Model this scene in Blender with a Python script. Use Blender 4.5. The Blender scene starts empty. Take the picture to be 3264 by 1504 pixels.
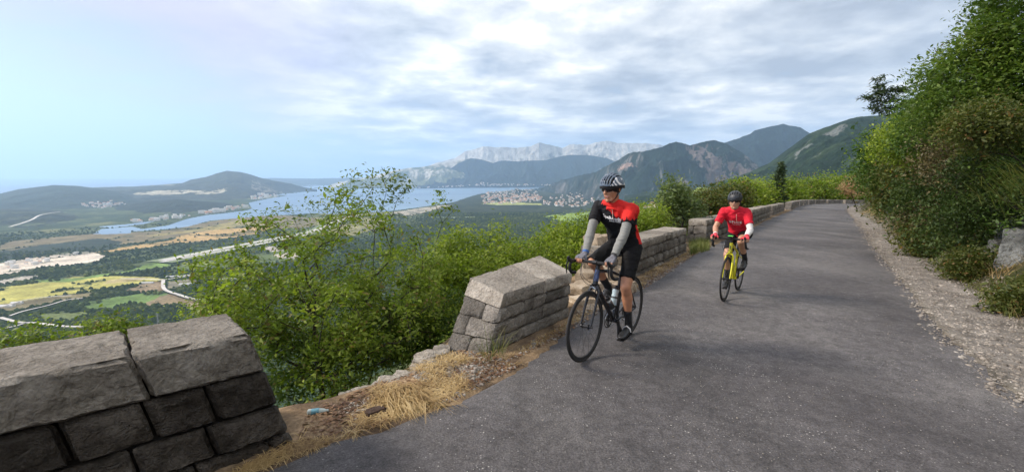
import bpy, math, random
import numpy as np
from mathutils import Vector, Matrix
from mathutils.bvhtree import BVHTree

random.seed(7)
S = bpy.context.scene
COL = S.collection
R = math.radians
F = 1400.0                      # focal length in photo pixels (3264 wide)
CX, CY = 1632.0, 752.0
PITCH = math.atan((CY - 556.0) / F)
CH = 1.62                       # camera height over the road
SP, CP = math.sin(PITCH), math.cos(PITCH)
GA, GB = -0.0204, -0.0326       # gradient of the road surface
FLOOR = -400.0

# ------------------------------------------------------------------ camera
cam = bpy.data.cameras.new('camera')
camo = bpy.data.objects.new('camera', cam)
COL.objects.link(camo)
cam.sensor_width = 36.0
cam.lens = 36.0 * F / 3264.0
cam.clip_start = 0.05
cam.clip_end = 90000.0
camo.location = (0, 0, CH)
camo.rotation_euler = (R(90) - PITCH, 0, 0)
S.camera = camo

# ------------------------------------------------------------------ light
SUN_DIR = Vector((-0.90, 0.10, 0.66)).normalized()   # towards the sun
sun = bpy.data.lights.new('sun', 'SUN')
sun.energy = 3.6
sun.angle = R(14)
sun.color = (1.0, 0.90, 0.76)
suno = bpy.data.objects.new('sun', sun)
COL.objects.link(suno)
suno.rotation_euler = SUN_DIR.to_track_quat('Z', 'Y').to_euler()

W = bpy.data.worlds.new('World')
S.world = W
W.use_nodes = True
nt = W.node_tree
nt.nodes.clear()
N = nt.nodes.new
L = nt.links.new


def math_node(op, a, b=None, c=None, nt=None, clamp=False):
    n = nt.nodes.new('ShaderNodeMath')
    n.operation = op
    n.use_clamp = clamp
    for i, v in enumerate((a, b, c)):
        if v is None:
            continue
        if isinstance(v, (int, float)):
            n.inputs[i].default_value = v
        else:
            nt.links.new(v, n.inputs[i])
    return n.outputs[0]


def mix_node(nt, f, a, b, mode='MIX'):
    n = nt.nodes.new('ShaderNodeMix')
    n.data_type = 'RGBA'
    n.blend_type = mode
    for i, v in ((0, f), (6, a), (7, b)):
        if isinstance(v, (int, float)):
            n.inputs[i].default_value = v
        elif isinstance(v, tuple):
            n.inputs[i].default_value = (*v[:3], 1)
        else:
            nt.links.new(v, n.inputs[i])
    return n.outputs[2]


def ramp_node(nt, fac, stops, interp='LINEAR'):
    n = nt.nodes.new('ShaderNodeValToRGB')
    cr = n.color_ramp
    cr.interpolation = interp
    while len(cr.elements) < len(stops):
        cr.elements.new(0.5)
    for e, (p, c) in zip(cr.elements, stops):
        e.position = p
        e.color = (*c, 1) if isinstance(c, tuple) else (c, c, c, 1)
    nt.links.new(fac, n.inputs[0])
    return n.outputs[0]


def noise_node(nt, vec, scale, detail=4, rough=0.5, dist=0.0):
    n = nt.nodes.new('ShaderNodeTexNoise')
    n.inputs['Scale'].default_value = scale
    n.inputs['Detail'].default_value = detail
    n.inputs['Roughness'].default_value = rough
    n.inputs['Distortion'].default_value = dist
    if vec is not None:
        nt.links.new(vec, n.inputs['Vector'])
    return n.outputs[0]


def build_world():
    out = N('ShaderNodeOutputWorld')
    bg = N('ShaderNodeBackground')
    bg.inputs['Strength'].default_value = 0.115
    L(bg.outputs[0], out.inputs[0])
    sky = N('ShaderNodeTexSky')
    sky.sky_type = 'NISHITA'
    sky.sun_disc = False
    sky.sun_elevation = math.asin(SUN_DIR.z)
    sky.sun_rotation = math.atan2(SUN_DIR.x, SUN_DIR.y)
    sky.altitude = 400
    sky.air_density = 1.3
    sky.dust_density = 1.0
    sky.ozone_density = 2.5
    tc = N('ShaderNodeTexCoord')
    sep = N('ShaderNodeSeparateXYZ')
    L(tc.outputs['Generated'], sep.inputs[0])
    x, y, z = sep.outputs
    zz = math_node('ADD', math_node('MAXIMUM', z, 0.0, nt=nt), 0.12, nt=nt)
    u = math_node('DIVIDE', x, zz, nt=nt)
    v = math_node('DIVIDE', y, zz, nt=nt)
    cmb = N('ShaderNodeCombineXYZ')
    L(u, cmb.inputs[0])
    L(math_node('MULTIPLY', v, 1.05, nt=nt), cmb.inputs[1])
    vec = cmb.outputs[0]
    n1 = noise_node(nt, vec, 0.62, 8, 0.56, 0.25)
    n2 = noise_node(nt, vec, 1.9, 9, 0.58, 0.15)
    n3 = noise_node(nt, vec, 0.28, 3, 0.5, 0.0)
    # coverage: an overcast deck that thins out and clears towards the west
    m = math_node('ADD', x, math_node('MULTIPLY', z, 2.3, nt=nt), nt=nt)
    m = math_node('ADD', m, math_node('MULTIPLY', math_node('SUBTRACT', n1, 0.5, nt=nt), 0.9, nt=nt), nt=nt)
    m = math_node('ADD', m, math_node('MULTIPLY', math_node('SUBTRACT', n2, 0.5, nt=nt), 0.35, nt=nt), nt=nt)
    mr = N('ShaderNodeMapRange')
    mr.interpolation_type = 'SMOOTHSTEP'
    L(m, mr.inputs[0])
    mr.inputs[1].default_value = -0.50
    mr.inputs[2].default_value = 0.04
    cov = mr.outputs[0]
    # holes of blue in the deck
    hole = ramp_node(nt, n2, [(0.28, 0.6), (0.38, 1.0)])
    cov = math_node('MULTIPLY', cov, hole, nt=nt)
    cov = math_node('MULTIPLY', cov, 0.97, nt=nt)
    # cloud brightness: bands of lit and grey bases
    t = math_node('ADD', math_node('MULTIPLY', n1, 0.55, nt=nt), math_node('MULTIPLY', n2, 0.45, nt=nt), nt=nt)
    ccol = ramp_node(nt, t, [(0.40, (2.9, 3.1, 3.5)), (0.46, (4.2, 4.4, 4.7)), (0.52, (6.1, 6.1, 6.0)), (0.575, (9.0, 8.6, 7.8))])
    # thin western veil slightly lavender
    lav = N('ShaderNodeMapRange')
    lav.interpolation_type = 'SMOOTHSTEP'
    L(x, lav.inputs[0])
    lav.inputs[1].default_value = -0.20
    lav.inputs[2].default_value = -0.62
    ccol = mix_node(nt, lav.outputs[0], ccol, (4.3, 3.9, 5.5))
    skyc = mix_node(nt, 1.0, sky.outputs[0], (0.72, 0.66, 0.72), 'MULTIPLY')
    # dry haze low over the sea
    low = N('ShaderNodeMapRange')
    low.interpolation_type = 'SMOOTHSTEP'
    L(z, low.inputs[0])
    low.inputs[1].default_value = 0.30
    low.inputs[2].default_value = 0.0
    skyc = mix_node(nt, math_node('MULTIPLY', low.outputs[0], 0.92, nt=nt), skyc, (3.9, 5.4, 7.4))
    fin = mix_node(nt, cov, skyc, ccol)
    L(fin, bg.inputs[0])
    S['_dbg'] = 0
    return sky


build_world()
S.view_settings.view_transform = 'Standard'
S.view_settings.look = 'None'
S.view_settings.exposure = 0.66
S.view_settings.gamma = 1.0
S.cycles.use_denoising = True
S.cycles.max_bounces = 8
S.cycles.diffuse_bounces = 3
S.cycles.glossy_bounces = 2
S.cycles.transmission_bounces = 4
S.cycles.transparent_max_bounces = 8
S.cycles.volume_bounces = 2
S.cycles.use_adaptive_sampling = True
S.cycles.adaptive_threshold = 0.02


# ------------------------------------------------------------------ camera maths
def ray(px, py):
    X = (px - CX) / F
    v = (CY - py) / F
    return np.array([X, CP + v * SP, -SP + v * CP])


def zplane(x, y):
    return GA * x + GB * y


def PP(px, py, h=0.0):
    """point where the sight line meets the road surface raised by h"""
    d = ray(px, py)
    t = (CH - h) / (GA * d[0] + GB * d[1] - d[2])
    return Vector((d[0] * t, d[1] * t, CH + d[2] * t))


def FL(px, py, z=FLOOR):
    d = ray(px, py)
    t = (z - CH) / d[2]
    return Vector((d[0] * t, d[1] * t, z))


def PD(px, py, D):
    """point at horizontal forward distance D"""
    d = ray(px, py)
    t = D / d[1]
    return Vector((d[0] * t, D, CH + d[2] * t))


# ------------------------------------------------------------------ numpy noise
def _hash(ix, iy, iz=0):
    h = (ix.astype(np.int64) * 374761393 + iy.astype(np.int64) * 668265263 + np.asarray(iz).astype(np.int64) * 2147483647 + 1013904223) & 0xFFFFFFFF
    h = ((h ^ (h >> 13)) * 1274126177) & 0xFFFFFFFF
    h = (h ^ (h >> 16)) & 0xFFFFFFFF
    h = (h * 2246822519) & 0xFFFFFFFF
    h = h ^ (h >> 15)
    return (h & 0xFFFFFF) / float(0xFFFFFF)


def vnoise(x, y, z=None):
    x = np.asarray(x, float)
    y = np.asarray(y, float)
    ix, iy = np.floor(x), np.floor(y)
    fx, fy = x - ix, y - iy
    fx = fx * fx * (3 - 2 * fx)
    fy = fy * fy * (3 - 2 * fy)
    if z is None:
        a = _hash(ix, iy); b = _hash(ix + 1, iy); c = _hash(ix, iy + 1); d = _hash(ix + 1, iy + 1)
        return (a * (1 - fx) + b * fx) * (1 - fy) + (c * (1 - fx) + d * fx) * fy
    z = np.asarray(z, float)
    iz = np.floor(z)
    fz = z - iz
    fz = fz * fz * (3 - 2 * fz)
    r = 0
    for k, wz in ((0, 1 - fz), (1, fz)):
        a = _hash(ix, iy, iz + k); b = _hash(ix + 1, iy, iz + k); c = _hash(ix, iy + 1, iz + k); d = _hash(ix + 1, iy + 1, iz + k)
        r = r + wz * ((a * (1 - fx) + b * fx) * (1 - fy) + (c * (1 - fx) + d * fx) * fy)
    return r


def fbm(x, y, oct=5, z=None, gain=0.5, lac=2.03):
    s = 0; a = 1.0; t = 0
    for i in range(oct):
        s = s + a * vnoise(x + 17.3 * i, y - 9.1 * i, None if z is None else z + 3.7 * i)
        t += a
        a *= gain
        x = x * lac; y = y * lac
        if z is not None:
            z = z * lac
    return s / t


def ridged(x, y, oct=6, gain=0.5):
    s = 0; a = 1.0; t = 0
    for i in range(oct):
        n = 1 - np.abs(2 * vnoise(x + 31.7 * i, y + 11.9 * i) - 1)
        s = s + a * n * n
        t += a
        a *= gain
        x = x * 2.07; y = y * 2.07
    return s / t


def sstep(a, b, x):
    t = np.clip((x - a) / (b - a), 0, 1)
    return t * t * (3 - 2 * t)


def inpoly(x, y, poly):
    x = np.asarray(x); y = np.asarray(y)
    c = np.zeros(x.shape, bool)
    n = len(poly)
    for i in range(n):
        x0, y0 = poly[i]; x1, y1 = poly[(i + 1) % n]
        if y0 == y1:
            continue
        cond = ((y0 > y) != (y1 > y)) & (x < (x1 - x0) * (y - y0) / (y1 - y0) + x0)
        c ^= cond
    return c


def polyline_dist(x, y, pts):
    """signed distance to a polyline, positive to the left of its direction"""
    best = np.full(np.shape(x), 1e18)
    sgn = np.zeros(np.shape(x))
    for (x0, y0), (x1, y1) in zip(pts[:-1], pts[1:]):
        dx, dy = x1 - x0, y1 - y0
        l2 = dx * dx + dy * dy
        t = np.clip(((x - x0) * dx + (y - y0) * dy) / l2, 0, 1)
        qx, qy = x - (x0 + t * dx), y - (y0 + t * dy)
        d = qx * qx + qy * qy
        cr = dx * (y - y0) - dy * (x - x0)
        m = d < best - 1e-9
        best = np.where(m, d, best)
        sgn = np.where(m, np.sign(cr), sgn)
    return np.sqrt(best) * sgn


# ------------------------------------------------------------------ object helpers
def setprops(o, label=None, cat=None, group=None, kind=None):
    if label: o['label'] = label
    if cat: o['category'] = cat
    if group: o['group'] = group
    if kind: o['kind'] = kind
    return o


def empty(name, loc=(0, 0, 0), rotz=0.0, label=None, cat=None, group=None):
    o = bpy.data.objects.new(name, None)
    COL.objects.link(o)
    o.location = loc
    o.rotation_euler = (0, 0, rotz)
    o.empty_display_size = 0.1
    return setprops(o, label, cat, group)


def link(name, me, parent=None, mats=None):
    o = bpy.data.objects.new(name, me)
    COL.objects.link(o)
    if mats:
        for m in (mats if isinstance(mats, (list, tuple)) else [mats]):
            me.materials.append(m)
    if parent is not None:
        o.parent = parent
    return o


def np_mesh(name, verts, quads=None, tris=None, smooth=False, mi=None):
    me = bpy.data.meshes.new(name)
    verts = np.asarray(verts, np.float32)
    nq = 0 if quads is None else len(quads)
    ntr = 0 if tris is None else len(tris)
    me.vertices.add(len(verts))
    me.vertices.foreach_set('co', verts.ravel())
    idx = []
    if nq: idx.append(np.asarray(quads, np.int32).ravel())
    if ntr: idx.append(np.asarray(tris, np.int32).ravel())
    idx = np.concatenate(idx)
    me.loops.add(len(idx))
    me.loops.foreach_set('vertex_index', idx)
    st = np.concatenate([np.arange(nq) * 4, nq * 4 + np.arange(ntr) * 3]).astype(np.int32)
    me.polygons.add(nq + ntr)
    me.polygons.foreach_set('loop_start', st)
    if smooth:
        me.polygons.foreach_set('use_smooth', np.ones(nq + ntr, bool))
    if mi is not None:
        me.polygons.foreach_set('material_index', np.asarray(mi, np.int32))
    me.update(calc_edges=True)
    me.validate()
    return me


def set_color(me, cols, name='Col'):
    a = me.color_attributes.new(name, 'FLOAT_COLOR', 'POINT')
    c = np.ones((len(cols), 4), np.float32)
    c[:, :3] = cols
    a.data.foreach_set('color', c.ravel())


class MB:
    """collects closed shapes into one mesh"""
    def __init__(self):
        self.v = []; self.f = []; self.m = []

    def add(self, vs, fs, mi=0):
        o = len(self.v)
        self.v += [tuple(v) for v in vs]
        self.f += [tuple(i + o for i in f) for f in fs]
        self.m += [mi] * len(fs)

    def box(self, c, s, M=None, mi=0):
        vs = []
        for dx in (-.5, .5):
            for dy in (-.5, .5):
                for dz in (-.5, .5):
                    p = Vector((dx * s[0], dy * s[1], dz * s[2]))
                    if M: p = M @ p
                    vs.append(p + Vector(c))
        self.add(vs, [(0, 1, 3, 2), (4, 6, 7, 5), (0, 4, 5, 1), (2, 3, 7, 6), (0, 2, 6, 4), (1, 5, 7, 3)], mi)

    def loft(self, rings, n=16, mi=0, closed_ends=True):
        """rings: (centre, vecA, vecB) elliptical sections"""
        vs = []; fs = []
        for c, a, b in rings:
            c, a, b = Vector(c), Vector(a), Vector(b)
            for k in range(n):
                t = 2 * math.pi * k / n
                vs.append(c + a * math.cos(t) + b * math.sin(t))
        m = len(rings)
        for i in range(m - 1):
            for k in range(n):
                fs.append((i * n + k, i * n + (k + 1) % n, (i + 1) * n + (k + 1) % n, (i + 1) * n + k))
        if closed_ends:
            vs.append(Vector(rings[0][0])); vs.append(Vector(rings[-1][0]))
            a, b = m * n, m * n + 1
            for k in range(n):
                fs.append((a, (k + 1) % n, k))
                fs.append((b, (m - 1) * n + k, (m - 1) * n + (k + 1) % n))
        self.add(vs, fs, mi)

    def capsule(self, p0, r0, p1, r1, n=14, mi=0, flat=1.0, flatdir=None):
        p0, p1 = Vector(p0), Vector(p1)
        ax = (p1 - p0)
        if ax.length < 1e-6: ax = Vector((0, 0, 1e-4))
        d = ax.normalized()
        ref = Vector(flatdir) if flatdir is not None else (Vector((0, 0, 1)) if abs(d.z) < .9 else Vector((1, 0, 0)))
        a = (ref - d * ref.dot(d)).normalized()
        b = d.cross(a)
        rings = []
        for k in range(5):
            t = math.pi / 2 * k / 4.5 - math.pi / 2 + 0.12
            rings.append((p0 + d * r0 * math.sin(t), a * r0 * math.cos(t) * flat, b * r0 * math.cos(t)))
        rings.append((p0, a * r0 * flat, b * r0)); rings.append((p1, a * r1 * flat, b * r1))
        for k in range(5):
            t = math.pi / 2 * (4 - k) / 4.5
            t = math.pi / 2 - t - 0.12 if k < 5 else t
            t = max(t, 0.05)
            rings.append((p1 + d * r1 * math.sin(t), a * r1 * math.cos(t) * flat, b * r1 * math.cos(t)))
        self.loft(rings, n, mi)

    def ellipsoid(self, c, a, b, u, n=16, m=10, mi=0):
        c, a, b, u = Vector(c), Vector(a), Vector(b), Vector(u)
        rings = []
        for k in range(m + 1):
            t = -math.pi / 2 + math.pi * (k + .0) / m
            t = max(-1.5, min(1.5, t))
            rings.append((c + u * math.sin(t), a * math.cos(t), b * math.cos(t)))
        self.loft(rings, n, mi)

    def tube(self, pts, r, n=8, mi=0):
        """tube along points, r a number or a list"""
        pts = [Vector(p) for p in pts]
        rs = r if isinstance(r, (list, tuple)) else [r] * len(pts)
        rings = []
        pa = None
        for i, p in enumerate(pts):
            d = (pts[min(i + 1, len(pts) - 1)] - pts[max(i - 1, 0)]).normalized()
            if pa is None:
                ref = Vector((0, 0, 1)) if abs(d.z) < .9 else Vector((1, 0, 0))
                a = (ref - d * ref.dot(d)).normalized()
            else:
                a = (pa - d * pa.dot(d)).normalized()
            pa = a
            rings.append((p, a * rs[i], d.cross(a) * rs[i]))
        self.loft(rings, n, mi)

    def torus(self, c, axis, Rr, r, n=48, m=10, mi=0, ry=None):
        axis = Vector(axis).normalized()
        ref = Vector((0, 0, 1)) if abs(axis.z) < .9 else Vector((1, 0, 0))
        a = (ref - axis * ref.dot(axis)).normalized()
        b = axis.cross(a)
        c = Vector(c)
        ry = ry or r
        vs = []; fs = []
        for i in range(n):
            t = 2 * math.pi * i / n
            e = a * math.cos(t) + b * math.sin(t)
            for k in range(m):
                p = 2 * math.pi * k / m
                vs.append(c + e * (Rr + r * math.cos(p)) + axis * ry * math.sin(p))
        for i in range(n):
            for k in range(m):
                fs.append((i * m + k, ((i + 1) % n) * m + k, ((i + 1) % n) * m + (k + 1) % m, i * m + (k + 1) % m))
        self.add(vs, fs, mi)

    def mesh(self, name, smooth=True):
        me = bpy.data.meshes.new(name)
        me.from_pydata(self.v, [], self.f)
        me.polygons.foreach_set('material_index', self.m)
        if smooth:
            me.polygons.foreach_set('use_smooth', [True] * len(self.f))
        me.update()
        return me

    def build(self, name, mats, parent=None, smooth=True):
        me = self.mesh(name, smooth)
        if smooth:
            me.set_sharp_from_angle(angle=R(50))
        return link(name, me, parent, mats)


def remeshed(name, mb, voxel, smooth=4, factor=0.6):
    me = mb.mesh(name + '_src')
    t = bpy.data.objects.new(name + '_tmp', me)
    COL.objects.link(t)
    m = t.modifiers.new('r', 'REMESH')
    m.mode = 'VOXEL'
    m.voxel_size = voxel
    m.use_smooth_shade = True
    s = t.modifiers.new('s', 'SMOOTH')
    s.factor = factor
    s.iterations = smooth
    dg = bpy.context.evaluated_depsgraph_get()
    ev = t.evaluated_get(dg)
    out = bpy.data.meshes.new_from_object(ev, depsgraph=dg)
    out.name = name
    bpy.data.objects.remove(t)
    bpy.data.meshes.remove(me)
    out.materials.clear()
    return out


# ------------------------------------------------------------------ materials
MATS = {}


def newmat(name):
    m = bpy.data.materials.new(name)
    m.use_nodes = True
    nt = m.node_tree
    b = nt.nodes['Principled BSDF']
    MATS[name] = m
    return m, nt, b


def simple(name, col, rough=0.6, metal=0.0, var=0.15, nscale=30.0, bump=0.0, bscale=80.0, spec=0.5, detail=4):
    m, nt, b = newmat(name)
    tc = nt.nodes.new('ShaderNodeTexCoord')
    vec = tc.outputs['Object']
    b.inputs['Roughness'].default_value = rough
    b.inputs['Metallic'].default_value = metal
    b.inputs['Specular IOR Level'].default_value = spec
    n = noise_node(nt, vec, nscale, detail)
    c0 = tuple(max(0, c * (1 - var)) for c in col)
    c1 = tuple(min(1, c * (1 + var)) for c in col)
    L = nt.links.new
    L(ramp_node(nt, n, [(0.3, c0), (0.7, c1)]), b.inputs['Base Color'])
    if bump:
        bp = nt.nodes.new('ShaderNodeBump')
        bp.inputs['Strength'].default_value = 1.0
        bp.inputs['Distance'].default_value = bump
        L(noise_node(nt, vec, bscale, 5, 0.6), bp.inputs['Height'])
        L(bp.outputs[0], b.inputs['Normal'])
    return m


def stone_mat(name, stops, scale=3.0, bump=0.012, rough=0.9, spots=None):
    m, nt, b = newmat(name)
    L = nt.links.new
    tc = nt.nodes.new('ShaderNodeTexCoord')
    vec = tc.outputs['Object']
    b.inputs['Roughness'].default_value = rough
    b.inputs['Specular IOR Level'].default_value = 0.2
    n1 = noise_node(nt, vec, scale, 10, 0.65, 0.4)
    col = ramp_node(nt, n1, stops)
    n2 = noise_node(nt, vec, scale * 14, 6, 0.65)
    col = mix_node(nt, 1.0, col, ramp_node(nt, n2, [(0.3, 0.6), (0.62, 1.15)]), 'MULTIPLY')
    if spots:
        n4 = noise_node(nt, vec, scale * 2.2, 6, 0.7, 1.0)
        f = ramp_node(nt, n4, [(0.60, 0.0), (0.68, 1.0)])
        col = mix_node(nt, f, col, spots)
    rnd = nt.nodes.new('ShaderNodeNewGeometry').outputs['Random Per Island']
    col = mix_node(nt, 1.0, col, ramp_node(nt, rnd, [(0.0, 0.66), (1.0, 1.25)]), 'MULTIPLY')
    L(col, b.inputs['Base Color'])
    bp = nt.nodes.new('ShaderNodeBump')
    bp.inputs['Distance'].default_value = bump
    vr = nt.nodes.new('ShaderNodeTexVoronoi'); vr.inputs['Scale'].default_value = scale * 9
    wv = nt.nodes.new('ShaderNodeVectorMath'); wv.operation = 'ADD'
    nv_ = nt.nodes.new('ShaderNodeTexNoise'); nv_.inputs['Scale'].default_value = scale * 5; nv_.inputs['Detail'].default_value = 5
    L(vec, nv_.inputs['Vector']); sc_ = nt.nodes.new('ShaderNodeVectorMath'); sc_.operation = 'SCALE'; sc_.inputs['Scale'].default_value = 0.25
    L(nv_.outputs['Color'], sc_.inputs[0]); L(vec, wv.inputs[0]); L(sc_.outputs[0], wv.inputs[1]); L(wv.outputs[0], vr.inputs['Vector'])
    h = math_node('ADD', noise_node(nt, vec, scale * 6, 14, 0.75, 0.6), math_node('MULTIPLY', n2, 0.35, nt=nt), nt=nt)
    h = math_node('ADD', h, math_node('MULTIPLY', vr.outputs['Distance'], 0.7, nt=nt), nt=nt)
    L(h, bp.inputs['Height'])
    L(bp.outputs[0], b.inputs['Normal'])
    return m


def leaf_mat(name, c_dark, c_mid, c_light, nscale=1.2, trans=0.35, dry=None):
    m, nt, b = newmat(name)
    L = nt.links.new
    g = nt.nodes.new('ShaderNodeNewGeometry')
    rnd = g.outputs['Random Per Island']
    tc = nt.nodes.new('ShaderNodeTexCoord')
    big = noise_node(nt, tc.outputs['Object'], nscale, 3, 0.5)
    f = math_node('ADD', math_node('MULTIPLY', rnd, 0.5, nt=nt), math_node('MULTIPLY', ramp_node(nt, big, [(0.33, 0.0), (0.67, 1.0)]), 0.5, nt=nt), nt=nt)
    stops = [(0.1, c_dark), (0.5, c_mid), (0.9, c_light)]
    col = ramp_node(nt, f, stops)
    if dry:
        fr = math_node('FRACT', math_node('MULTIPLY', rnd, 37.0, nt=nt), nt=nt)
        col = mix_node(nt, ramp_node(nt, fr, [(0.93, 0.0), (0.95, 1.0)]), col, dry)
    L(col, b.inputs['Base Color'])
    b.inputs['Roughness'].default_value = 0.55
    b.inputs['Specular IOR Level'].default_value = 0.3
    tr = nt.nodes.new('ShaderNodeBsdfTranslucent')
    L(mix_node(nt, 1.0, col, (1.0, 1.15, 0.55), 'MULTIPLY'), tr.inputs[0])
    mx = nt.nodes.new('ShaderNodeMixShader')
    mx.inputs[0].default_value = trans
    L(b.outputs[0], mx.inputs[1])
    L(tr.outputs[0], mx.inputs[2])
    L(mx.outputs[0], nt.nodes['Material Output'].inputs[0])
    return m


def col_mat(name, nscale, var=(0.7, 1.3), rough=0.95, bump=0.0, bscale=0.05, n2=None):
    """surface with a painted 'Col' attribute broken up by procedural noise"""
    m, nt, b = newmat(name)
    L = nt.links.new
    at = nt.nodes.new('ShaderNodeAttribute')
    at.attribute_name = 'Col'
    tc = nt.nodes.new('ShaderNodeTexCoord')
    vec = tc.outputs['Object']
    n = noise_node(nt, vec, nscale, 6, 0.65)
    col = mix_node(nt, 1.0, at.outputs[0], ramp_node(nt, n, [(0.35, var[0]), (0.65, var[1])]), 'MULTIPLY')
    if n2:
        nn = noise_node(nt, vec, n2, 4, 0.6)
        col = mix_node(nt, 1.0, col, ramp_node(nt, nn, [(0.35, 0.75), (0.65, 1.25)]), 'MULTIPLY')
    L(col, b.inputs['Base Color'])
    b.inputs['Roughness'].default_value = rough
    b.inputs['Specular IOR Level'].default_value = 0.1
    if bump:
        bp = nt.nodes.new('ShaderNodeBump')
        bp.inputs['Distance'].default_value = bump
        L(noise_node(nt, vec, bscale, 8, 0.7), bp.inputs['Height'])
        L(bp.outputs[0], b.inputs['Normal'])
    return m


M_COPING = stone_mat('pale_coping_stone', [(0.3, (0.19, 0.165, 0.135)), (0.5, (0.32, 0.285, 0.24)), (0.7, (0.44, 0.40, 0.345))], 2.5, 0.018, spots=(0.10, 0.088, 0.07))
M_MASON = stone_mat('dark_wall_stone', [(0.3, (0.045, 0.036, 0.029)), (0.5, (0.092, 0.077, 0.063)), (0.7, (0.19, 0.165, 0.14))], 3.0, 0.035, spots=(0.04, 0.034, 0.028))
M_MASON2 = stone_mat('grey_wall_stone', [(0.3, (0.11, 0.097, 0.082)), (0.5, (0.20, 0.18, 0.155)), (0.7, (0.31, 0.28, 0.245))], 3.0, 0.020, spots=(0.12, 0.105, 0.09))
M_MORTAR = simple('mortar', (0.022, 0.018, 0.015), 0.95, var=0.4, nscale=20, bump=0.01, bscale=60)
M_BROKEN = stone_mat('broken_pale_stone', [(0.3, (0.30, 0.23, 0.16)), (0.5, (0.50, 0.40, 0.29)), (0.7, (0.66, 0.56, 0.44))], 4.0, 0.02)
M_ROCK = stone_mat('grey_rock', [(0.3, (0.07, 0.07, 0.065)), (0.5, (0.15, 0.155, 0.15)), (0.7, (0.30, 0.31, 0.30))], 1.6, 0.04)
M_BARK = simple('bark', (0.035, 0.027, 0.02), 0.9, var=0.5, nscale=12, bump=0.004, bscale=40)
M_LEAF_GREEN = leaf_mat('green_leaves', (0.07, 0.11, 0.012), (0.17, 0.24, 0.024), (0.33, 0.39, 0.06), 1.6, trans=0.45, dry=(0.22, 0.17, 0.06))
M_LEAF_DEEP = leaf_mat('deep_green_leaves', (0.030, 0.062, 0.012), (0.075, 0.135, 0.024), (0.14, 0.21, 0.04), 0.9)
M_LEAF_WOOD = leaf_mat('woodland_green_leaves', (0.04, 0.075, 0.013), (0.095, 0.155, 0.024), (0.19, 0.25, 0.045), 0.9, trans=0.4)
M_LEAF_YELLOW = leaf_mat('yellow_green_leaves', (0.10, 0.15, 0.015), (0.21, 0.28, 0.028), (0.38, 0.42, 0.07), 1.2, trans=0.45)
M_LEAF_HAZY = leaf_mat('dusty_green_leaves', (0.09, 0.13, 0.045), (0.15, 0.20, 0.075), (0.24, 0.29, 0.12), 1.0)
M_LEAF_OLIVE = leaf_mat('olive_leaves', (0.04, 0.06, 0.012), (0.085, 0.105, 0.022), (0.16, 0.16, 0.04), 0.8, dry=(0.20, 0.12, 0.04))
M_LEAF_DARK = leaf_mat('dark_leaves', (0.022, 0.042, 0.011), (0.05, 0.085, 0.02), (0.10, 0.14, 0.034), 0.8)
M_LEAF_DRY = leaf_mat('dry_brown_leaves', (0.06, 0.052, 0.022), (0.115, 0.095, 0.042), (0.21, 0.17, 0.08), 1.0, trans=0.2)
M_LEAF_RUST = leaf_mat('rust_seed_heads', (0.20, 0.12, 0.06), (0.36, 0.23, 0.12), (0.52, 0.36, 0.21), 1.5, trans=0.25)
M_NEEDLE = leaf_mat('needles', (0.022, 0.042, 0.018), (0.045, 0.075, 0.03), (0.09, 0.125, 0.05), 1.0, trans=0.15)
M_STRAW = leaf_mat('straw', (0.20, 0.12, 0.05), (0.42, 0.29, 0.13), (0.66, 0.50, 0.27), 3.0, trans=0.25)
M_GRASS = leaf_mat('verge_grass', (0.06, 0.085, 0.02), (0.12, 0.15, 0.035), (0.30, 0.27, 0.10), 1.5, trans=0.3)
M_PEBBLE = stone_mat('pebbles', [(0.3, (0.15, 0.125, 0.105)), (0.5, (0.27, 0.24, 0.205)), (0.7, (0.46, 0.42, 0.37))], 6.0, 0.002)

# ------------------------------------------------------------------ road layout (world xy)
LE = [(-9.0, -4.0), (-4.6, -0.6), (-3.0, 1.05)]
LE += [tuple(PP(px, py).xy) for px, py in ((730, 1530), (930, 1424), (1084, 1400), (1214, 1345), (1300, 1312), (1415, 1286), (1540, 1215), (1650, 1168), (1720, 1105), (1800, 1032), (1950, 945), (2060, 890), (2200, 810), (2300, 765), (2400, 722), (2470, 690))]
LE += [(28.6, 45.0), (40.0, 61.5), (53.0, 78.0), (62.0, 86.5), (72.0, 92.0), (86.0, 95.0), (104.0, 94.0), (130.0, 88.0), (170, 76)]
RE = [(2.2, -5.0), (3.0, 0.0), (3.55, 1.6)]
RE += [tuple(PP(px, py).xy) for px, py in ((3264, 1245), (3193, 1190), (3090, 1105), (3004, 1029), (2902, 905), (2805, 797))]
RE += [(20.3, 25.5), (33.0, 43.0), (46.0, 60.0), (57.0, 73.0), (67.0, 82.0), (76.0, 86.5), (88.0, 88.5), (104.0, 87.5), (130, 81), (170, 69)]


def catmull(pts, n=6):
    P = [pts[0]] + list(pts) + [pts[-1]]
    out = []
    for i in range(1, len(P) - 2):
        p0, p1, p2, p3 = (np.array(P[j]) for j in (i - 1, i, i + 1, i + 2))
        for k in range(n):
            t = k / n
            out.append(tuple(0.5 * ((2 * p1) + (-p0 + p2) * t + (2 * p0 - 5 * p1 + 4 * p2 - p3) * t * t + (-p0 + 3 * p1 - 3 * p2 + p3) * t ** 3)))
    out.append(tuple(pts[-1]))
    return out


LE_S, RE_S = catmull(LE), catmull(RE)
# outer line of the walls, further out than the edge of the tarmac
WL = [(-12, -5.5), (-5.2, -0.2), (-3.05, 1.95), (-1.95, 3.2), (-0.75, 4.75), (0.2, 6.2), (3.9, 12.3)]


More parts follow.
